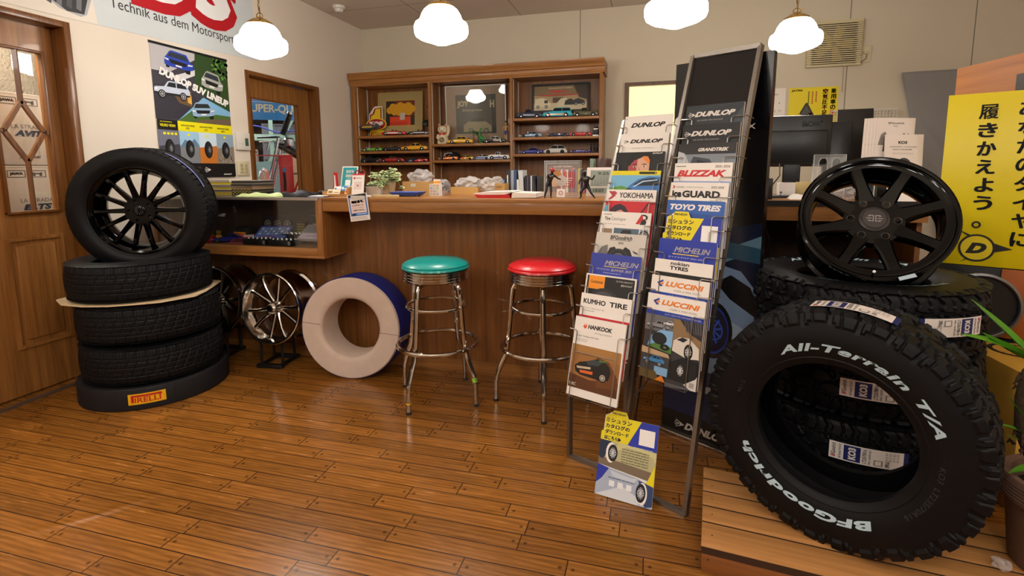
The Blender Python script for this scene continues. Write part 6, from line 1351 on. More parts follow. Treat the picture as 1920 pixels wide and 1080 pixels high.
crumple('plastic_bag', 'clear plastic bag heaped in the box behind the blue cash tray', (-1.49, 3.135, CZ+.06), .062, (1.35, 1.1, .75), PLAST, 4)
b = MB(); b.box(0, .06, 0, .03, 0, .09, PLAST, .004); tag(b.build('plastic_tube_pack', None, at(-1.375, 3.10, CZ)), 'clear plastic pack standing beside the open cardboard box', 'pack')
t = thing('card_display', 'small stack of pastel cards with an orange top on the counter', 'card stack', at(-1.27, 2.78, CZ)); b = MB(); b.box(0, .062, 0, .045, 0, .070, WHITEP); b.k = 2
for i in range(3):
    for j in range(4): b.rect(.004+.0195*i, .021+.0195*i, .004+.017*j, .018+.017*j, ('#b8c9a8', '#d8a898', '#a8b8c8', '#d8ccb0')[(i+j) % 4]); b.k -= 1
b.k += 1; b.build('card_block', t, flat=True); b = MB(); b.box(.018, .062, .02, .024, .070, .098, ink('#e8e0d4')); b.k = 1; b.T = Matrix.Translation((0, .02, 0)); b.rect(.018, .062, .072, .086, '#d8942c'); b.build('header_card', t, flat=True)
t = thing('parts_bag', 'clear bag of dark bolts standing on the counter', 'bag', at(-1.203, 2.86, CZ)); b = MB(); b.ball((0, 0, .048), .042, noise_bump(mat('bag_film', '#c0bcc0', .12, alpha=.35, spec=.8), 40, .6, .01), 3, (.85, .5, 1.14), .08, 6); b.build('bag', t, flat=True)
b = MB(); rn = random.Random(2); bo = mat('dark_bolt', '#26242a', .3, .8)
for i in range(26): x, y, z = (rn.random()-.5)*.045, (rn.random()-.5)*.02, .014+.06*rn.random(); b.cyl((x, y, z), (x+.008*(rn.random()-.5), y+.004, z+.009), .006, bo, seg=6)
tag(b.build('bolts', t), kind='stuff')
t = carton(-1.225, -1.045, 3.0, 3.16, .045, 'low cardboard tray of bubble wrap on the counter', col='#c29a5c')
crumple('bubble_wrap', 'heap of bubble wrap in the low cardboard tray', (-1.13, 3.08, CZ+.010), .066, (1.35, 1.0, .72), BUBB, 9, 'bubble wrap')
crumple('bubble_wrap', 'bubble wrap heap at the right of the low cardboard tray', (-1.005, 3.06, CZ), .055, (.9, .8, .9), BUBB, 21, 'bubble wrap')
t = carton(-1.075, -.930, 3.20, 3.34, .062, 'cardboard box with a white label and a plastic heap, left of the standing books'); b = MB(); b.k = 1; b.rect(.015, .07, .004, .03, '#d8d4cc'); b.text('2024', .085, .032, .042, .014, '#3a2a1a', bold=.0, shear=.3); b.build('paper_label', t)
crumple('plastic_wrap', 'clear plastic heap in the cardboard box beside the books', (-1.0, 3.27, CZ+.045), .04, (1.1, .9, .75), PLAST, 14)
bc = [('#2a2d33', .09, .012), ('#3b5f7a', .086, .014), ('#20242c', .088, .010), ('#d8cbb0', .115, .008), ('#252a38', .15, .016), ('#8a94a0', .148, .020), ('#31486a', .150, .018), ('#d6d2c8', .085, .016), ('#b8bcc0', .146, .030), ('#1f2026', .11, .012), ('#4a3f5a', .108, .010), ('#23262e', .112, .014), ('#d8d6d2', .11, .007), ('#3c4250', .11, .014), ('#23222a', .108, .012), ('#2e3038', .105, .016)]
x = -.985
cn = {'#2a2d33': 'charcoal', '#3b5f7a': 'steel blue', '#20242c': 'near-black', '#d8cbb0': 'cream', '#252a38': 'tall navy', '#8a94a0': 'tall grey', '#31486a': 'tall blue', '#d6d2c8': 'short white', '#b8bcc0': 'tall silver', '#1f2026': 'slim black', '#4a3f5a': 'purple', '#23262e': 'dark slate', '#d8d6d2': 'slim white', '#3c4250': 'slate', '#23222a': 'leaning black', '#2e3038': 'rightmost black'}
def book(x, y, w, h, col, label, grp, lean=0, d=.12):
    t = thing('book', label, 'book', at(x, y, CZ, 0, 0, lean), grp); b = MB(); c = mat('book_cloth', col, .55); b.box(0, .0012, 0, d, 0, h, c); b.box(w-.0012, w, 0, d, 0, h, c); b.box(.0012, w-.0012, 0, .0015, 0, h, c); b.build('cover', t)
    b = MB(); b.box(.0013, w-.0013, .002, d-.004, .002, h-.003, ink('#d9d2c4')); b.build('pages', t)
for i, (c, h, wb) in enumerate(bc):
    nm = cn[c]; book(x, 3.31, wb, h, c, '%s book standing in the row behind the open binder' % nm, 'books behind the open binder', -3 if i in (8, 14) else 0); x += wb+.0015+(.006 if i in (8, 14) else 0)
bc2 = [('#8f2226', .15, .016, 'dark red'), ('#c8ccd0', .15, .01, 'slim pale grey'), ('#a83a34', .152, .02, 'red'), ('#d9d4cc', .148, .016, 'white'), ('#2b2f3a', .15, .014, 'dark blue'), ('#c4252b', .16, .012, 'bright red'), ('#394f86', .15, .014, 'blue'), ('#7a6a5a', .15, .018, 'brown'), ('#d4b21e', .155, .010, 'yellow'), ('#1e1e22', .15, .02, 'black'), ('#d06a9a', .12, .010, 'pink'), ('#4a5a50', .15, .018, 'grey-green')]
x = -.60
for c, h, wb, nm in bc2: book(x, 3.33, wb, h, c, '%s book standing behind the clear stand and the digital calendar' % nm, 'books behind the clear stand'); x += wb+.0015
t = thing('ring_binder', 'open white and red binder lying on the counter in front of the books', 'binder', at(-.925, 2.60, CZ)); b = MB(); b.prism([(.02, 0), (.20, 0), (.20, .004), (.19, .022), (.18, .018), (.05, .016), (.0, .020), (0, .016)], 0, .20, mat('binder_red', '#c2201f', .45)); b.build('cover', t)
b = MB(); b.prism([(-.005, .020), (.045, .017), (.17, .019), (.215, .033), (.20, .036), (.05, .031), (-.005, .025)], .004, .20, WHITEP); b.prism([(.205, .002), (.34, .004), (.34, .026), (.21, .030)], .004, .20, WHITEP); b.build('pages', t)
def biker(M, label, helmet, pose, s):
    t = thing('action_figure', label, 'figurine', M, 'black action figures on the counter'); e, v, r = person_chain(s, pose); skin_figure(e, v, r, mat('figure_suit', '#17161b', .35), 'body', t)
    hd = V(pose.get('hd2', (0, -.002, .192)))*s; b = MB(); b.ball(tuple(hd-V((0, 0, .004*s))), .0135*s, mat('helmet_'+helmet, helmet, .25, coat=.5), 3, (1, 1.1, 1.05)); b.build('helmet', t)
    b = MB(); b.ball(tuple(hd+V((0, -.009*s, -.004*s))), .0085*s, mat('visor', '#3a3226', .15, .5), 2, (1.1, .7, .7)); b.build('visor', t)
    ch = V(pose.get('chs', (0, .001, .142)))*s; b = MB(); b.ball(tuple(ch+V((0, -.009*s, .002*s))), .011*s, mat('figure_plate', '#6a6258', .3, .8), 2, (1.25, .55, .9)); b.build('chest_plate', t)
biker(at(-.520, 2.62, CZ-.001, 25), 'black-suited action figure with a red helmet standing on the counter', '#a8141c', dict(pel=(0, .004, .082), wst=(.004, .002, .098), chs=(.010, -.004, .122), nck=(.014, -.008, .140), hd=(.016, -.011, .154), hd2=(.017, -.012, .164), sl=(-.010, -.004, .133), sr=(.030, -.004, .131), el=(-.014, -.020, .110), er=(.050, -.012, .112), hl=(.004, -.036, .104), hr=(.062, -.028, .108), tl=(-.012, .003, .074), tr=(.010, .003, .074), kl=(-.018, -.006, .044), kr=(.010, -.008, .044), al=(-.024, .004, .010), ar=(.012, .006, .010), fl=(-.027, -.011, .005), fr=(.013, -.010, .005)), .92)
biker(at(-.318, 2.62, CZ-.001, -12), 'black-suited action figure lunging with a raised arm beside the digital calendar', '#2a2622', dict(pel=(-.008, 0, .070), wst=(-.008, 0, .084), chs=(-.012, -.004, .108), nck=(-.016, -.008, .126), hd=(-.018, -.011, .140), hd2=(-.018, -.012, .150), sl=(-.034, -.004, .118), sr=(.008, -.004, .118), el=(-.046, -.014, .094), er=(.028, -.010, .106), hl=(-.040, -.032, .082), hr=(.044, -.016, .132), tl=(-.020, 0, .064), tr=(.004, 0, .064), kl=(-.034, -.022, .040), kr=(.018, -.006, .036), al=(-.038, -.006, .010), ar=(.036, .004, .010), fl=(-.042, -.020, .005), fr=(.042, -.010, .005)), .92)
t = thing('acrylic_stand', 'clear acrylic stand with printed red lettering and round discs behind the figures', 'stand', at(-.575, 2.76, CZ, -4)); ac = mat('acrylic', '#eef0f0', .05, alpha=.16, spec=.8); ae = mat('acrylic_edge', '#cfd2d0', .2, alpha=.8)
b = MB(); b.box(0, .20, 0, .003, 0, .196, ac); b.box(.0, .20, -.07, .06, 0, .003, ac); b.build('panel', t)
b = MB(); [b.tube(p, .0014, ae, 5, closed=True) for p in ([(0, 0, .002), (.20, 0, .002), (.205, .004, .196), (0, .004, .196)], [(.014, -.001, .008), (.186, -.001, .008), (.19, -.001, .182), (.014, -.001, .182)])]; b.build('edges', t)
b = MB(); b.k = 8; b.text('CLASSIC RACING', .055, .160, .10, .009, '#e6dcd8', bold=.03); b.text('MODEL COLLECTION', .055, .146, .115, .009, '#e6dcd8', bold=.03); [b.rect(.112+.011*i, .117+.011*i, .05, .138, '#b84038') for i in range(6)]; b.disc(.075, .118, .024, '#c88a4a'); b.disc(.060, .085, .030, '#d8b898'); b.disc(.098, .088, .030, '#cfc6c0'); [b.rect(.11, .11+.05-.006*i, .10-.012*i, .104-.012*i, '#e6dcd8') for i in range(5)]; b.build('print', t, flat=True)
b = MB(); b.T = at(.085, -.06, .003, 0, -15); b.box(0, .045, 0, .001, 0, .045, WHITEP); b.k = 9; b.ring(.022, .022, .008, .012, '#c06060'); b.build('price_card', t, flat=True)
t = thing('digital_calendar', 'white digital calendar clock with a grey screen at the end of the counter', 'clock', at(-.352, 2.80, CZ, -4, -10)); b = MB(); b.box(0, .17, 0, .02, 0, .162, mat('clock_white', '#d9cdc8', .4), .005); b.build('case', t)
b = MB(); b.k = 2; b.rect(.022, .150, .058, .146, '#8d988c'); b.rect(.022, .150, .020, .050, '#8d988c'); b.text('9:25', .062, .120, .06, .016, '#2f3a32', bold=.02)
for r in range(5):
    for c in range(7): n = r*7+c; b.text(str(n), .030+.016*c, .104-.011*r, None, .006, '#3f4a42') if 0 < n < 31 else None
b.text('10:07', .04, .026, .06, .018, '#2f3a32', bold=.02); b.build('screen', t, flat=True)
b = MB(); b.lathe([(0, 0), (.045, 0), (.05, .06), (.05, .205), (.045, .216), (0, .218)], mat('brown_jar', '#3a2218', .4), 24); tag(b.build('jar', None, at(-.295, 3.22, CZ)), 'brown jar behind the digital calendar', 'jar')
b = MB(); b.box(0, .024, 0, .10, 0, .215, mat('green_grey_book', '#6a7a6c', .6), .002); tag(b.build('folder', None, at(-.378, 3.20, CZ)), 'grey-green folder standing beside the brown jar', 'folder')
# ------------------------------------------------------------------ on and in the glass case
rn = random.Random(5)
mg = [('#b9a21c', 'yellow'), ('#5a5248', 'dark grey'), ('#c8b52a', 'mustard'), ('#8a7f74', 'grey'), ('#d6c41e', 'bright yellow'), ('#c9b9a8', 'beige')]
for i in range(6):
    b = MB(); z = CZ-.0015+.0165*i; b.box(0, .20, 0, .19, 0, .0125, ink(mg[i][0], .7)); b.box(-.001, .201, -.0015, .19, .0125, .0160, ink(('#a89f90', '#d8cfc0')[i % 2])); tag(b.build('magazine', None, at(-2.985+.008*rn.random(), 2.86, z, -4+5*rn.random()), flat=True), '%s magazine in the left pile on the glass case, number %s from the bottom' % (mg[i][1], ('one', 'two', 'three', 'four', 'five', 'six')[i]), 'magazine', 'magazines piled on the glass case')
for i, (nm, c) in enumerate((('checked black and yellow', '#1c1b14'), ('yellow-dotted', '#242318'), ('brown', '#8a6a48'), ('dark', '#3a3432'), ('charcoal', '#2c2a2a'))):
    b = MB(); z = CZ-.0015+.0185*i; b.box(0, .17, 0, .20, 0, .0140, ink(c)); b.box(0, .17, 0, .20, .0140, .0180, ink('#8f8574')); b.k = 1
    if i < 2: [b.rect(.008+.014*k, .015+.014*k, .002+.006*(k % 2), .007+.006*(k % 2), '#d8c81e') for k in range(11)]
    tag(b.build('magazine', None, at(-2.775+.006*rn.random(), 2.86, z, 2-4*rn.random()), flat=True), '%s magazine in the right pile on the glass case' % nm, 'magazine', 'magazines piled on the glass case')
def soft(name, label, cat, M, w, d, h, m, seed):
    b = MB(); bm_ = bmesh.new(); bmesh.ops.create_grid(bm_, x_segments=14, y_segments=10, size=.5); r = random.Random(seed); ph = [r.random()*6 for _ in range(6)]
    for v in bm_.verts:
        x, y = v.co.x, v.co.y; e = max(0, 1-(2*abs(x))**6)*max(0, 1-(2*abs(y))**6)
        v.co = V((x*w, y*d, .002+h*e*(.55+.25*math.sin(5*x+ph[0])*math.cos(4*y+ph[1])+.2*math.sin(11*x+7*y+ph[2]))))
    e = bmesh.ops.extrude_face_region(bm_, geom=bm_.faces[:])
    for v in [g for g in e['geom'] if isinstance(g, bmesh.types.BMVert)]: v.co.z = 0
    b.frombm(bm_, m); return tag(b.build(name, None, M), label, cat)
soft('cloth_bag', 'pale green packet lying on the glass case', 'packet', at(-2.33, 2.635, CZ-.002, 4), .27, .13, .032, mat('pale_green_film', '#b9c98a', .4), 3)
soft('wallet', 'black zipped pouch lying flat at the right end of the glass case', 'pouch', at(-2.14, 2.745, CZ-.002, 6), .25, .16, .034, mat('black_pouch', '#0c0b0d', .6, spec=.2), 8)
b = MB(); b.box(0, .10, 0, .09, 0, .003, ink('#b9c2de')); b.box(.01, .105, .012, .10, .003, .006, WHITEP); tag(b.build('paper_stack', None, at(-1.975, 2.60, CZ-.001, 3)), 'thin stack of blue and white papers between the case and the counter', 'papers')
IZ = .7575
model_car(-2.585, 2.63, IZ, .21, 'coupe', '#1f1f7a', 'blue model car inside the glass case', 20)
bpy.context.scene.collection.objects[-1] if False else None
def pack(name, label, M, w, h, th, draw, col='#1a1a1e'):
    b = sheet(w, h, th, col, col); draw(b); return tag(b.build(name, None, M, flat=True), label, 'package', 'packages inside the glass case')
F_ = lambda x, y, z, rz, tilt: at(x, y, z, rz, -90+tilt)
pack('blister_pack', 'red blister pack of wheel nuts in the glass case', F_(-2.53, 2.545, IZ, 12, 24), .13, .12, .004, lambda b: (b.rect(0, .13, .07, .12, '#b8303a'), b.rect(.05, .12, .085, .11, '#d8d0d0'), [b.disc(.02+.022*i, .03+.02*j, .009, '#17171b', n=10) for i in range(5) for j in range(2)]), '#8a3a40')
pack('nut_card', 'blue card of chrome wheel nuts leaning in the glass case', F_(-2.40, 2.60, IZ+.03, 8, 32), .22, .13, .005, lambda b: (b.rect(.008, .212, .008, .122, '#5a6ab0'), [b.disc(.03+.028*i, .05+.024*j, .010, ('#b8c4cc', '#7a94a0')[(i+j) % 2], n=12) for i in range(7) for j in range(3)], b.text('WHEEL NUT', .05, .012, .11, .014, '#c85a5a', bold=.02)), '#27307a')
def nutbox(x, y, z, rz, w, d, h, label):
    t = thing('lock_nut_box', label, 'package', at(x, y, z, rz), 'black boxes of wheel nuts in the glass case'); b = MB(); b.box(0, w, 0, d, 0, h, BLACK, .003); b.build('box', t); b = MB()
    for i in range(5):
        for j in range(2): b.lathe([(.004, h), (.008, h), (.007, h+.006), (.004, h+.006)], HUB, 10, (.02+(w-.04)/4*i, d*.3+d*.35*j, 0))
    b.build('nuts', t); b = MB(); b.box(w-.02, w-.004, -.001, 0, .008, h-.006, HUB); b.build('catch', t)
nutbox(-2.415, 2.545, IZ, -2, .17, .10, .036, 'black wheel nut box front left in the glass case'); nutbox(-2.235, 2.545, IZ, -2, .17, .10, .034, 'black wheel nut box front right in the glass case'); nutbox(-2.25, 2.66, IZ+.002, -2, .17, .08, .055, 'black wheel nut box in the second row of the glass case')
b = MB(); b.box(0, .03, 0, .05, 0, .03, mat('red_box', '#a8161e', .3), .002); b.box(.005, .06, -.012, -.002, 0, .018, mat('red_box', '#a8161e', .3), .003); b.box(.035, .075, .0, .04, 0, .045, mat('red_box', '#a8161e', .3), .002); tag(b.build('red_toy', None, at(-2.745, 2.555, IZ, 10)), 'bright red plastic toy at the left end of the glass case', 'toy')
b = MB(); b.ball((0, 0, .02), .022, mat('gold_toy', '#c9a040', .3, .6), 2, (1, .8, 1), .2, 3); b.ball((0, 0, .052), .016, mat('gold_toy', '#c9a040', .3, .6), 2, (1, .8, .9), .2, 4); tag(b.build('gold_ornament', None, at(-2.73, 2.68, IZ)), 'small golden ornament behind the blue model car in the case', 'ornament')
pack('clear_case', 'clear lidded case with a printed insert leaning at the right of the glass case', F_(-2.075, 2.60, IZ+.035, -3, 34), .19, .14, .012, lambda b: (b.rect(.01, .18, .01, .06, '#c9b9c9'), b.text('LUG NUT', .05, .03, .09, .012, '#4a5ab0', bold=.02), b.rect(.01, .18, .07, .13, '#7a7a80')), '#8f8c90')
t = thing('cap', 'dark cap with a yellow badge lying at the back of the glass case', 'cap', at(-2.54, 2.705, IZ)); b = MB(); b.lathe([(.085, 0), (.082, .05), (.06, .085), (0, .10)], mat('cap_cloth', '#131316', .8), 24); b.T = Matrix.Identity(4)
b.v = [(x, max(-.05, min(.04, y)), z) for x, y, z in b.v]; b.build('crown', t); b = MB(); b.k = 1; b.rect(-.04, .05, .028, .062, '#d08a1c'); b.text('PIRELLI', -.035, .034, .08, .020, '#8a2018', bold=.03); o = b.build('badge', t, flat=True); o.location = (0, -.052, 0)
def d_wheels(b):
    for i in range(3): pic_wheel(b, .045+.075*i, .065, .034, '#8d857c', '#1a1816', n=6)
pack('wheel_card', 'dark card picturing three wheels at the back of the glass case', at(-2.44, 2.735, IZ+.045, 0, -6), .24, .13, .003, d_wheels, '#17151a')
pack('parts_box', 'grey box with yellow bars standing at the back of the glass case', at(-2.17, 2.725, IZ, 0, 0), .075, .13, .02, lambda b: [b.rect(.01, .065, .06+.016*i, .07+.016*i, '#7a7020') for i in range(4)], '#2c2a28')
pack('bag_of_parts', 'dark bag of parts with a white slanted logo at the right of the glass case', at(-2.06, 2.722, IZ, 0, 0), .13, .17, .02, lambda b: (b.text('VICT', .02, .10, .08, .022, '#8f9498', bold=.05, shear=.3), b.pol([(.03, .03), (.07, .08), (.10, .05), (.08, .02)], '#3a4248')), '#1c1d20')
# ------------------------------------------------------------------ on the desk behind the black wheel
t = thing('monitor', 'black computer monitor seen from behind, on the desk behind the black wheel', 'monitor', at(.50, 2.90, CZ)); SATIN = mat('satin_black', '#141416', .35)
b = MB(); b.box(0, .353, 0, .03, .155, .41, SATIN, .006); b.box(.02, .333, -.022, 0, .165, .335, SATIN, .010); b.build('screen_housing', t); b = MB(); b.k = 1; b.text('acer', .215, .352, .10, .030, '#060606', bold=.04); o = b.build('logo', t); o.location = (0, -.001, 0)
b = MB(); b.box(.14, .22, -.01, .01, .01, .20, SATIN, .004); b.box(.06, .30, -.09, .12, 0, .012, SATIN, .004); b.build('stand', t)
b = MB(); b.tube([(.12, -.02, .17), (.115, -.06, .11), (.07, -.11, .06), (.02, -.16, .02), (-.02, -.2, .01)], .003, BLACK, 6); b.build('cable', t)
t = thing('monitor', 'tilted black monitor beside the grey cloth, behind the acrylic leaflet holder', 'monitor', at(.845, 2.98, CZ, -8, -6)); b = MB(); b.box(0, .125, 0, .05, .01, .385, SATIN, .006); b.build('housing', t); b = MB(); b.box(.0, .13, -.02, .08, 0, .012, SATIN, .004); b.build('foot', t)
b = MB(); b.box(0, .16, 0, .006, 0, .455, mat('dark_board', '#17120f', .6), .001); tag(b.build('clipboard', None, at(.925, 3.03, CZ, -4, -8)), 'dark upright board behind the tyre brochures on the desk', 'board')
b = MB(); b.box(0, .12, 0, .16, 0, .10, BLACK, .004); tag(b.build('speaker_box', None, at(.43, 2.66, CZ)), 'small black box at the left end of the desk', 'box')
def d_broch(b):
    b.rect(0, .15, 0, .21, '#e4d6cc'); b.text('BFGoodrich', .045, .180, .062, .010, '#2a2422', bold=.02, shear=.15); b.text('2025', .066, .168, .018, .006, '#2a2422'); b.pol([(.01, .08), (.02, .13), (.035, .145), (.05, .12), (.07, .13), (.085, .115), (.11, .14), (.14, .10), (.14, .08)], '#7d736b'); b.pol([(.03, .05), (.035, .11), (.06, .125), (.09, .115), (.12, .12), (.13, .05)], '#4a4440'); b.pol([(.12, .14), (.145, .125), (.15, .118), (.13, .128)], '#5a544e')
def d_ko3(b):
    b.rect(0, .145, 0, .20, '#e8dacf'); b.text('KO3', .050, .155, .034, .014, '#1a1614', bold=.06); b.text('LEGENDARY TOUGHNESS,', .018, .138, .105, .006, '#5a524c', bold=.02); b.text('NOW TOUGHER.', .030, .126, .075, .006, '#5a524c', bold=.02); b.stripes(.03, .112, .08, 2, .005, .0015, '#a89c92'); pic_tyre(b, .075, .055, .035, .8)
for i in range(5):
    o = card('brochure', ('front copy of the five pale tyre brochures in the black holder', 'second of the five pale tyre brochures in the black holder', 'third of the five pale tyre brochures in the black holder', 'fourth of the five pale tyre brochures in the black holder', 'rearmost of the five pale tyre brochures in the black holder')[i], 'brochure', at(1.005-.011*i, 2.80+.006*i, CZ+.175, -6, -10, 3), .15, .21, .003, d_broch, group='tyre brochures on the desk')
card('brochure', 'cream brochure of an all-terrain tyre standing in front of the pale brochures', 'brochure', at(1.03, 2.745, CZ+.105, -6, -12, 2), .145, .20, .012, d_ko3, group='tyre brochures on the desk')
t = thing('brochure_holder', 'black stepped brochure holder on the desk behind the black wheel', 'holder', at(.985, 2.74, CZ, -6)); b = MB(); b.box(-.012, .18, .0, .16, 0, .10, SATIN, .003); b.box(-.02, .17, .05, .16, .10, .17, SATIN, .003); b.build('holder_body', t)
for i in range(3): b = MB(); b.box(0, .006, 0, .10, 0, .12, mat('striped_spine', ('#2a3a4a', '#c9c4bc', '#3a4a3a')[i], .5), .001); tag(b.build('notebook', None, at(.955+.0085*i, 2.66, CZ, 0)), ('dark blue', 'white', 'dark green')[i]+' spine standing at the left of the brochure holder', 'notebook', 'spines beside the brochure holder')
t = thing('leaflet_holder', 'clear acrylic leaflet holder on the desk in front of the monitors', 'holder', at(.770, 2.86, CZ)); b = MB(); 
b.prism([(0, 0), (.14, 0), (.14, .212), (0, .212)], 0, .003, ac, holes=[[(.022, .09), (.060, .09), (.060, .18), (.05, .195), (.032, .195), (.022, .18)], [(.080, .09), (.118, .09), (.118, .18), (.108, .195), (.09, .195), (.080, .18)]]); b.box(0, .14, .03, .033, 0, .2, ac); b.box(0, .003, 0, .03, 0, .21, ac); b.box(.137, .14, 0, .03, 0, .21, ac); b.build('holder_body', t)
b = MB(); b.tube([(0, -.001, .0), (0, -.001, .212), (.14, -.001, .212), (.14, -.001, 0)], .0018, ae, 5); [b.tube([(x, -.001, .09), (x, -.001, .18), (x+.010, -.001, .195), (x+.028, -.001, .195), (x+.038, -.001, .18), (x+.038, -.001, .09)], .0016, ae, 5) for x in (.022, .080)]; b.build('edges', t)
b = MB(); b.box(0, .075, 0, .05, 0, .075, WHITEP, .001); b.k = 1; b.rect(.005, .012, .012, .016, '#3a3ac0'); b.disc(.01, .026, .006, '#6a6a6a'); tag(b.build('paper_box', None, at(.615, 2.84, CZ), flat=True), 'white note box on the desk left of the papers', 'box')
b = MB(); b.box(0, .08, 0, .05, 0, .078, mat('kraft_note', '#c9b27a', .7), .001); tag(b.build('note_block', None, at(.700, 2.88, CZ)), 'tan note block on the desk beside the white note box', 'note block')
soft('paper_sheets', 'loose white papers curling on the desk', 'papers', at(.73, 2.72, CZ, -6), .19, .14, .032, WHITEP, 12)
crumple('plastic_bag', 'clear plastic bag seen through the spokes of the black wheel', (.885, 2.70, CZ), .06, (1.2, .9, .8), PLAST, 33)
b = MB(); b.prism([(0, 0), (.16, 0), (.03, .085), (.0, .09)], 0, .002, WHITEP); tag(b.build('paper_sheet', None, at(1.0, 2.60, CZ, -8, -30)), 'white sheet seen through the right spokes of the black wheel', 'papers')
b = MB(); b.box(.42, 1.12, 3.10, 3.12, 0, CZ-.024, mat('desk_back', '#3a2412', .7)); b.box(1.10, 1.12, 2.56, 3.10, 0, CZ-.024, OAKD); b.build('closing_panel', DESK)
for i, (p, lab) in enumerate((([(.46, 2.60, .95), (.52, 2.66, .93), (.56, 2.70, .85), (.55, 2.75, .70), (.50, 2.8, .5)], 'thin grey cable looping under the desk beside the display panel'), ([(.55, 2.9, .9), (.62, 2.85, .74), (.75, 2.9, .68), (.95, 2.9, .70)], 'black cable sagging under the desk'), ([(.7, 2.8, .95), (.78, 2.8, .84), (.90, 2.85, .9), (1.0, 2.9, .95)], 'black cable hanging behind the wheel spokes under the desk'))): b = MB(); b.tube(p, .005, mat('cable', '#1c1a1a', .45), 8); tag(b.build('cable'), lab, 'cable')
t = thing('wire_rack', 'white wire rack on the back wall above the tyre brochures', 'rack', at(1.49, 5.14, 1.50)); wm2 = mat('white_wire', '#d8d6d0', .4); b = MB()
[b.cyl((.025*i, 0, 0), (.025*i, 0, .19), .002, wm2, seg=5) for i in range(21)]; [b.cyl((0, 0, .19-.024*i), (.5, 0, .19-.024*i), .002, wm2, seg=5) for i in range(8)]; b.tube([(0, 0, .19), (.5, 0, .19)], .006, wm2, 8); b.build('grid', t); b = MB(); [b.tube([(x, 0, .18), (x, .098, .18)], .005, wm2, 6) for x in (.05, .45)]; b.build('bracket', t)
# grey cloth pinned to the back wall
b = MB(); cl = noise_bump(mat('grey_cloth', '#8b8987', .85), 300, .1, .0005); rn = random.Random(4); nx, nz = 44, 60; vs = []
L_ = [(2.00, 2.025), (1.985, 2.025), (1.72, 2.095), (1.45, 2.15), (1.26, 2.21), (.9, 2.32), (.4, 2.40)]
for j in range(nz+1):
    z = 2.0-1.6*j/nz; xl = float(np.interp(-z, [-p[0] for p in L_], [p[1] for p in L_]))
    for i in range(nx+1):
        f = i/nx; x = xl+(3.30-xl)*f; zz = z+.02*f*(1-j/nz); a = math.atan2(2.0-.30-zz, x-2.07); fold = 0
        if zz < 1.70: fold = .012*math.sin(16*a)*min(1, (1.70-zz)*3)*max(0, 1-abs(x-2.4)*.9)
        vs.append((x, BACKY-.035-fold+.008*math.sin(9*x+2*zz)-.01*math.sin(3.1*zz), zz))
b.add(vs, [(j*(nx+1)+i, j*(nx+1)+i+1, (j+1)*(nx+1)+i+1, (j+1)*(nx+1)+i) for j in range(nz) for i in range(nx)], cl)
o = b.build('cloth_sheet', sharp=80); md = o.modifiers.new('thickness', 'SOLIDIFY'); md.thickness = .003; tag(o, 'grey cloth pinned over the back wall behind the yellow board', 'cloth')
# ------------------------------------------------------------------ right-hand corner
a = R(-25); u = V((math.cos(a), math.sin(a), 0)); d = V((-math.sin(a), math.cos(a), 0))
def slab(O, x0, x1, y0, y1, z0, z1): return [(O[0]+u.x*x+d.x*y, O[1]+u.y*x+d.y*y) for x, y in ((x0, y0), (x1, y0), (x1, y1), (x0, y1))]
CB = (1.205, 2.60)
b = MB(); b.box(0, .42, 0, .18, 0, .785, mat('black_cabinet', '#0c0b0b', .5), .004); tag(b.build('low_cabinet', None, at(CB[0], CB[1], 0, -25)), 'black low cabinet carrying the yellow board', 'cabinet')
t = thing('sign_board', 'large yellow board with black vertical Japanese lettering and an arrow badge', 'sign', at(1.192, 2.605, .787, -25, -1.5)); YB = '#d9c40e'
b = MB(); b.box(0, .56, .0004, .022, 0, .712, mat('board_yellow', YB, .35), .001); b.build('board', t)
b = MB(); f = lambda s, x, z, sz: b.text(s, x, z, sz, sz*.98, '#14120a', bold=.018 if s in '履' else .035)
yw = ink(YB)
for i, s in enumerate('あなたのタイヤに'): f(s, .218+.002*i, .612-.0745*i, .060)
for i, s in enumerate('履きかえよう'): f(s, .100+.002*i, .606-.0745*i, .060)
b.ring(.127, .172, .008, .015, '#14120a')
dl = lambda: None
X, Zz = .135, .075
b.pol([(.070, .150), (.135, .118), (.245, .0775), (.140, .046), (.085, .010), (.120, .042), (.160, .0775), (.120, .112)], '#14120a'); b.disc(X, Zz, .058, '#14120a'); b.disc(X, Zz, .050, yw); b.text('D', X-.034, Zz-.024, .066, .046, '#14120a', bold=.07, shear=.35)
b.build('printed_face', t, flat=True)
PLY = wood('plywood', '#b06c32', '#84501f', 'x', .35, rough=.6, coat=0)
t = thing('plywood_board', 'upright plywood board behind the yellow board', 'board', at(1.535, 3.30, 0, -79)); b = MB(); b.box(0, 1.0, 0, .018, 0, 1.712, PLY, .001); b.build('sheet', t)
t = thing('notice_poster', 'dark poster with red and white lettering pinned on the plywood board', 'poster', at(1.535, 3.30, 0, -79) @ Matrix.Translation((.36, -.001, 1.16))); b = MB(); b.box(0, .60, .0, .0008, 0, .46, ink('#3a3430')); b.rect(0, .60, 0, .46, '#3a3430'); b.text('あなたのアルミ', .12, .385, .42, .045, '#e8e2da', bold=.04); b.rect(.13, .5, .372, .378, '#c8b52a'); b.text('大丈夫', .11, .245, .44, .115, '#f0eae2', bold=.12); b.text('大丈夫', .11, .245, .44, .115, '#c8202a', bold=.06); b.ring(.065, .325, .046, .05, '#e8e2da', 1.0); [b.pol([(.065+.008*math.cos(q), .325+.008*math.sin(q)), (.065+.047*math.cos(q-.06), .325+.047*math.sin(q-.06)), (.065+.047*math.cos(q+.06), .325+.047*math.sin(q+.06))], '#e8e2da') for q in [2*PI*i/10 for i in range(10)]]; b.build('printed_sheet', t, flat=True)
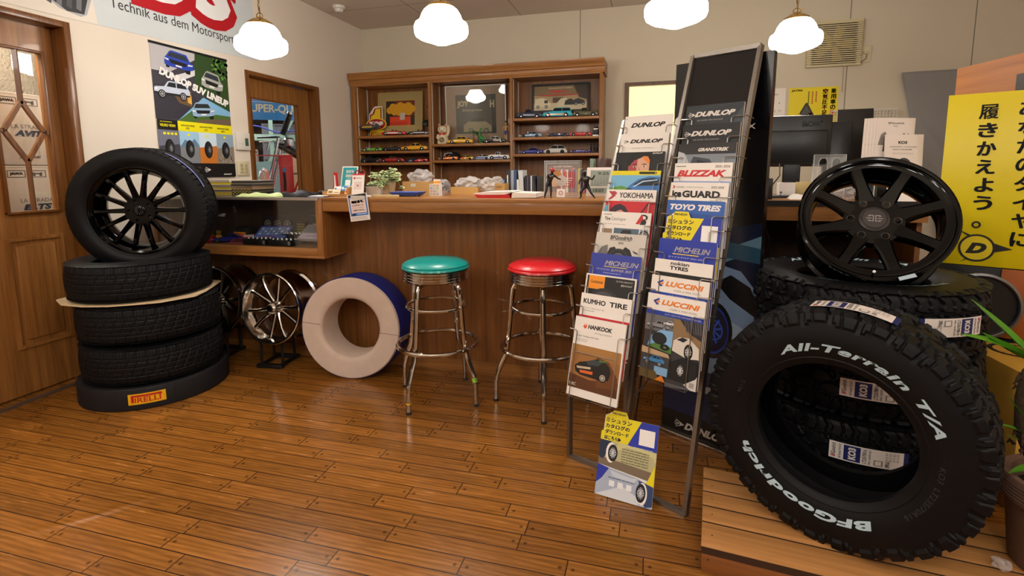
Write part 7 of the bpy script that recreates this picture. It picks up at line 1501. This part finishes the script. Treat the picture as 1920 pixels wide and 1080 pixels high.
b = MB(); b.box(0, .16, -.020, -.002, .50, .783, mat('orange_ply', '#a4561f', .55), .001); tag(b.build('wooden_strip', None, at(CB[0], CB[1], 0, -25) @ Matrix.Translation((.205, 0, 0))), 'orange-brown wooden strip against the black low cabinet', 'strip')
t = thing('wheel_ring', 'thin grey wheel ring standing on the bicycle carton', 'ring', at(1.285, 2.43, .638, -8)); b = MB(); b.lathe([(.128, 0), (.137, .002), (.137, .012), (.130, .02), (.124, .02), (.124, .004)], mat('brushed_ring', '#7d7b7c', .3, .9), 48, closed=True, axis='y'); b.build('ring', t)
b = MB(); b.lathe([(.0, .018), (.124, .016), (.124, .02), (0, .022)], BLACK, 32, axis='y'); b.build('disc', t)
t = thing('carton', 'tan carton printed with a bicycle wheel, behind the large tyre', 'box', at(1.232, 2.05, 0, 3)); b = MB(); cbm = noise_bump(mat('tan_carton', '#c99a3c', .7), 20, .05, .001, colvar=.06); b.box(0, .28, 0, .36, 0, .500, cbm, .002); b.build('box', t)
b = MB(); b.T = Matrix(((1, 0, 0, 0), (0, 0, 1, 0), (0, 1, 0, .5005), (0, 0, 0, 1)))
b.lay([(.14+.085*math.cos(q), .26+.085*math.sin(q)) for q in [2*PI*i/40 for i in range(40)]], ink('#1d1810'), y=.0002); b.lay([(.14+.068*math.cos(q), .26+.068*math.sin(q)) for q in [2*PI*i/40 for i in range(40)]], ink('#c99a3c'), y=.0004)
[b.lay([(.14+.01*math.cos(q+1.5), .26+.01*math.sin(q+1.5)), (.14+.068*math.cos(q-.02), .26+.068*math.sin(q-.02)), (.14+.068*math.cos(q+.02), .26+.068*math.sin(q+.02))], ink('#1d1810'), y=.0006) for q in [2*PI*i/16 for i in range(16)]]
b.lay([(.14, .255), (.27, .20), (.27, .21), (.14, .265)], ink('#1d1810'), y=.0007); b.lay([(.20, .30), (.27, .22), (.275, .225), (.205, .305)], ink('#1d1810'), y=.0008); b.build('bicycle_print', t, flat=True)
# potted plant
t = thing('potted_plant', 'long-leaved plant in a brown clay pot at the right edge of the photo', 'plant', at(1.130, 1.640, .0865) @ Matrix.Diagonal((1, 1, .92, 1))); pc = noise_bump(mat('clay_pot', '#6e5446', .8), 30, .25, .002, colvar=.18)
b = MB(); b.lathe([(0, 0), (.112, 0), (.118, .01), (.135, .18), (.140, .20), (.150, .212), (.153, .275), (.148, .283), (.128, .280), (.126, .20), (.0, .20)], pc, 56)
for i in range(5): b.lathe([(.1512+.0004*i, .222+.01*i), (.1535+.0002*i, .225+.01*i), (.1514+.0004*i, .228+.01*i)], pc, 56)
b.build('pot', t); b = MB(); b.cyl((0, 0, .20), (0, 0, .225), .126, mat('potting_soil', '#2a1d12', .95), seg=32); b.build('soil', t)
b = MB(); rn = random.Random(6); tk = noise_bump(mat('bark', '#3a2a1c', .9), 60, .8, .006, colvar=.3); b.tube([(-.03, 0, .21), (-.075, .005, .30), (-.12, .015, .42), (-.125, .02, .52), (-.115, .02, .60), (-.10, .02, .635)], [.030, .026, .022, .021, .022, .016], tk, 14)
for i in range(34): z = .36+.25*rn.random(); q = rn.random()*6.28; x0 = -.12; b.tube([(x0+.015*math.cos(q), .018+.015*math.sin(q), z), (x0+.026*math.cos(q), .018+.026*math.sin(q), z+.010), (x0+.033*math.cos(q), .018+.033*math.sin(q), z-.004)], [.006, .004, .001], tk, 5)
b.build('trunk', t)
LF = noise_bump(mat('strap_leaf', '#4f8a1e', .42, spec=.5), 3, .05, .001, stretch=(1, 1, 1), colvar=.25)
def strap(p0, mid, p1, wmax, tw=0):
    b = MB(); n = 18; P0, Pm, P1 = V(p0), V(mid), V(p1); rings = []
    for i in range(n+1):
        f = i/n; p = P0*(1-f)**2+Pm*2*f*(1-f)+P1*f*f; dd = ((Pm-P0)*(1-f)+(P1-Pm)*f).normalized(); s = dd.cross(V((0, 0, 1))).normalized(); nn = s.cross(dd)
        w = 1.35*wmax*(.55+.45*math.sin(min(1, f*1.6)*PI/2))*(1-f**3.2)+.0008; ca, sa = math.cos(tw), math.sin(tw); s, nn = s*ca+nn*sa, nn*ca-s*sa
        rings.append([tuple(p-s*w+nn*w*.35), tuple(p-nn*.001), tuple(p+s*w+nn*w*.35), tuple(p+nn*.001)])
    b.loft(rings, LF); b.build('leaf', t)
T0 = (-.10, .02, .625)
for p1, mid, w_, tw in (((-.272, .02, .815), (-.16, .02, .69), .021, .5), ((-.290, .02, .705), (-.17, .02, .685), .017, .3), ((-.238, .02, .715), (-.16, .02, .655), .016, -.5), ((.10, -.05, .82), (-.01, .0, .74), .022, 0), ((.18, .06, .72), (.05, .04, .74), .022, .3), ((.05, .14, .86), (-.04, .08, .74), .02, 0), ((.16, -.10, .62), (.05, -.05, .70), .02, -.2), ((-.02, -.16, .78), (-.06, -.08, .73), .02, .2)): strap(T0, mid, p1, w_, tw)
T1 = (-.05, .0, .30)
for p1, mid, w_ in (((-.172, .01, .53), (-.10, .0, .43), .011), ((-.196, .01, .435), (-.10, .0, .44), .013), ((-.165, .01, .405), (-.09, .0, .39), .010), ((-.165, -.02, .30), (-.10, -.01, .335), .014), ((.12, -.04, .42), (.03, .0, .42), .014)): strap(T1, mid, p1, w_)
b = MB(); rn = random.Random(2); b.ball((0, 0, .018), .02, PLAST, 2, (1, 1, .8), .3, 5); tag(b.build('plastic_scrap', None, at(.962, 1.60, .086), flat=True), 'crumpled clear plastic scrap beside the clay pot', 'plastic scrap')
# ------------------------------------------------------------------ workshop seen through the glazed door
u = V((.765, .644, 0)).normalized(); d = V((-.644, .765, 0)).normalized(); WO = d*6.2
def WM(x, y, z): p = WO+u*x+d*y; return Matrix(((u.x, d.x, 0, p.x), (u.y, d.y, 0, p.y), (0, 0, 1, z), (0, 0, 0, 1)))
t = thing('banner', 'blue banner with cream capitals hanging in the workshop beyond the glazed door', 'banner', WM(-.30, .5, 1.80)); b = MB(); b.box(0, .85, 0, .002, 0, .30, mat('banner_blue', '#3f8fd0', .5)); b.k = 2; b.rect(0, .85, .20, .206, '#e0cf9a'); b.rect(0, .85, .225, .30, '#c9608e'); b.text('SUPER-QU', .030, .070, .50, .110, '#e6dcb8', bold=.03); [b.pol([(.1+.2*i, .30), (.14+.2*i, .30), (.3+.2*i, .0), (.24+.2*i, .0)], '#6fb0e0') for i in range(0)]; b.build('printed_cloth', t, flat=True)
t = thing('motorcycle', 'stripped motorcycle with a bare fork and spring beyond the glazed door', 'motorcycle', WM(0, .0, 0)); dk = mat('machine_dark', '#15161a', .35, .5); sv = mat('machine_silver', '#b0b2b4', .25, .9); b = MB()
b.tube([(.052, 0, 1.57), (-.005, 0, 1.33), (-.063, 0, 1.10), (-.10, 0, .95)], [.017, .018, .022, .022], sv, 12); b.tube([(.09, .10, 1.57), (.04, .10, 1.33), (-.02, .10, 1.10), (-.06, .10, .95)], [.017, .018, .022, .022], sv, 12); b.build('fork', t)
b = MB(); b.tube([(.176, .02, 1.83), (.096, .02, 1.60)], .026, dk, 12)
for i in range(14): f = i/13; b.tube([(.176-.08*f+.031*math.cos(q)*.95, .02+.031*math.sin(q), 1.82-.21*f-.012*math.cos(q)) for q in [2*PI*k/12 for k in range(12)]], .0045, dk, 5, closed=True)
b.cyl((.176, .02, 1.825), (.183, .02, 1.845), .03, sv, seg=14); b.build('spring', t)
b = MB(); b.tube([(-.16, 0, 1.565), (-.05, 0, 1.57), (.03, 0, 1.575), (.06, .1, 1.58)], .010, dk, 8); b.tube([(-.14, -.02, 1.52), (-.08, -.02, 1.525), (-.02, 0, 1.535)], .006, sv, 6); b.tube([(-.07, -.01, 1.43), (-.05, -.01, 1.50), (-.04, 0, 1.54)], .011, sv, 8); b.build('handlebar', t)
b = MB(); b.lathe([(0, 1.48), (.05, 1.48), (.055, 1.49), (.055, 1.55), (.04, 1.57), (0, 1.57)], sv, 20, (.15, .02, 0)); b.build('canister', t)
b = MB(); b.tube([(.02, .05, 1.50), (.12, .05, 1.46), (.24, .05, 1.38), (.40, .05, 1.25)], [.028, .04, .045, .05], dk, 10); b.tube([(-.10, .05, .95), (0, .05, .75), (.3, .05, .7), (.40, .05, 1.25)], .02, dk, 8); b.build('frame', t)
b = MB(); b.tube([(-.12+.30*math.cos(q), .05, .32+.30*math.sin(q)) for q in [2*PI*k/32 for k in range(32)]], .045, TYREM, 10, closed=True); b.build('front_wheel', t)
b = MB(); b.box(-.11, -.09, .0, .10, .31, .96, dk); b.build('axle_bracket', t)
t = thing('tool_cabinet', 'red tool cabinet standing beyond the glazed door', 'cabinet', WM(.035, -.35, 0)); rd = mat('cabinet_red', '#b5161c', .4); b = MB(); b.box(0, .135, 0, .3, 0, 1.36, rd, .003); b.build('body', t); b = MB(); b.box(-.20, .135, -.005, .015, 1.360, 1.372, rd); b.build('top_rail', t); b = MB(); b.box(.035, .065, -.01, 0, 1.20, 1.235, mat('blue_tag', '#2f7fc0', .5)); b.build('blue_label', t); b = MB(); b.tube([(.045, -.015, 1.19), (.05, -.02, 1.1), (.045, -.02, 1.0)], .012, BLACK, 8); b.build('hose', t)
t = thing('jack_stand', 'red and white hydraulic jack beyond the glazed door', 'jack', WM(.25, -.42, 0)); b = MB(); b.tube([(-.10, 0, .95), (.02, 0, 1.25)], .010, rd, 8); b.tube([(-.085, -.005, .95), (.035, -.005, 1.25)], .006, mat('jack_white', '#dddddd', .4), 8); b.box(-.02, .06, .05, .2, 0, 1.27, rd, .004); b.build('jack_body', t)
b = MB(); gt = mat('green_timber', '#6f7f6a', .6); b.box(-.05, .0, 1.2, 1.25, 0, 2.3, gt); b.box(-.6, .6, 1.19, 1.22, 1.60, 1.68, gt); b.tube([(-.30, 1.2, .9), (.25, 1.2, 1.9)], .022, gt, sq=True); tag(b.build('timber_frame', None, WM(0, 0, 0)), 'pale green timber frame behind the motorcycle', 'frame')
b = MB(); b.tube([(.265, .3, .9), (.255, .3, 1.95)], .028, mat('white_pipe', '#d6d6d2', .4), 12); tag(b.build('pipe', None, WM(0, 0, 0)), 'white upright pipe beyond the glazed door', 'pipe')
b = MB(); b.box(-.35, .15, .62, .64, .8, 1.32, mat('turquoise_panel', '#9cc8c8', .5)); tag(b.build('panel_sheet', None, WM(0, 0, 0)), 'turquoise panel behind the motorcycle fork', 'panel')
crumple('rag', 'white rag hanging low beside the motorcycle fork', tuple(WM(-.115, -.12, 0).translation+V((0, 0, 1.06))), .062, (.8, .8, 1.4), noise_bump(mat('white_rag', '#e4e2e0', .9), 40, .8, .01), 41, 'rag')
b = MB(); b.box(-.2, .1, -.1, .3, 0, 1.045, mat('bench_grey', '#4a4a4c', .6)); tag(b.build('workbench', None, WM(-.08, -.12, 0) @ Matrix.Translation((-.05, -.28, 0))), 'grey bench under the white rag beyond the glazed door', 'bench') if False else None
b = MB(); b.tube([(-.4, 1.0, 1.80), (-.15, 1.0, 1.76), (.05, 1.0, 1.69), (.35, 1.0, 1.74)], .008, mat('blue_hose', '#1d246e', .5), 8); tag(b.build('air_hose', None, WM(0, 0, 0)), 'blue air hose sagging under the workshop banner', 'hose')
for i, (x, y, w_, h, c, lab) in enumerate(((-.7, 1.6, .5, 1.5, '#4a3424', 'brown crate stack at the left of the workshop'), (.05, 1.7, .6, 1.45, '#6a4a30', 'brown cupboard behind the green timber'), (-.15, 2.2, .5, 1.9, '#2c2a2a', 'dark locker at the back of the workshop'))): b = MB(); b.box(0, w_, 0, .4, 0, h, mat('store_brown', c, .8), .004); [b.box(.02, w_-.02, -.006, 0, h-.02-.25*k, h-.03-.25*k, BLACK) for k in range(4)]; tag(b.build('cupboard', None, WM(x, y, 0)), lab, 'cupboard')
# ------------------------------------------------------------------ cartons seen through the leaded door
def jawa(M, w, h, big, sub, label, cy):
    t = thing('carton', label, 'box', M, 'white cartons beyond the leaded door'); b = MB(); b.box(0, w, 0, .30, 0, h, mat('white_carton', '#d9d6d4', .6), .003); b.build('box', t); b = MB(); g = '#4a4a52'; b.rect(0, w, h-.012, h-.008, '#b0aeb0')
    n = int(w/.105)
    for i in range(n):
        x = .015+.105*i; b.lay([[(x, h-.068), (x+.09, h-.068), (x+.09, h-.026), (x, h-.026)], [(x+.004, h-.064), (x+.086, h-.064), (x+.086, h-.030), (x+.004, h-.030)]], ink(g))
        if i % 2 == 0: b.text('JAWA', x+.012, h-.057, .066, .020, g, bold=.05)
        else: b.pol([(x+.02, h-.060), (x+.02, h-.036), (x+.035, h-.042), (x+.055, h-.042), (x+.07, h-.036), (x+.07, h-.060), (x+.055, h-.060), (x+.055, h-.050), (x+.035, h-.050), (x+.035, h-.060)], g)
    for i in range(2): x = w*(.16+.46*i); b.text('LA STRADA', x, cy+.045, .17, .024, '#8a8c92', bold=.02); b.text(big, x+.01, cy, .15, .036, '#2e3a52', bold=.06, shear=.25); b.text('J. SHOKAI', x+.02, .035, .11, .020, '#3a3c44', bold=.03, shear=.25)
    if sub: b.ring(w*.42, h*.42, .045, .065, '#9a9aa0', 1.5); b.ring(w*.42, h*.42, .02, .028, '#9a9aa0', 1.5)
    b.build('printed_front', t, flat=True)
fM = lambda y, z: face((-3.55, y, z), (1, 0, 0))
jawa(fM(1.62, 1.250), .78, .412, 'AVIT', True, 'white carton seen through the upper panes of the leaded door', .165)
jawa(fM(1.62, .835), .78, .410, 'ELTS', False, 'white carton seen through the lower panes of the leaded door', .150)
jawa(fM(1.60, .420), .78, .410, 'ELTS', False, 'lowest white carton behind the leaded door, mostly hidden', .150)
jawa(fM(1.62, .004), .78, .410, 'AVIT', False, 'bottom white carton behind the leaded door, hidden by the door panel', .150)
soft('silver_sheet', 'crinkled silver sheet above the cartons behind the leaded door', 'sheet', face((-3.75, 1.95, 1.95), (1, 0, 0)) @ Matrix.Rotation(R(90), 4, 'X'), .9, .55, .03, noise_bump(mat('silver_sheet', '#a8a49c', .35, .5), 60, .8, .01), 17)
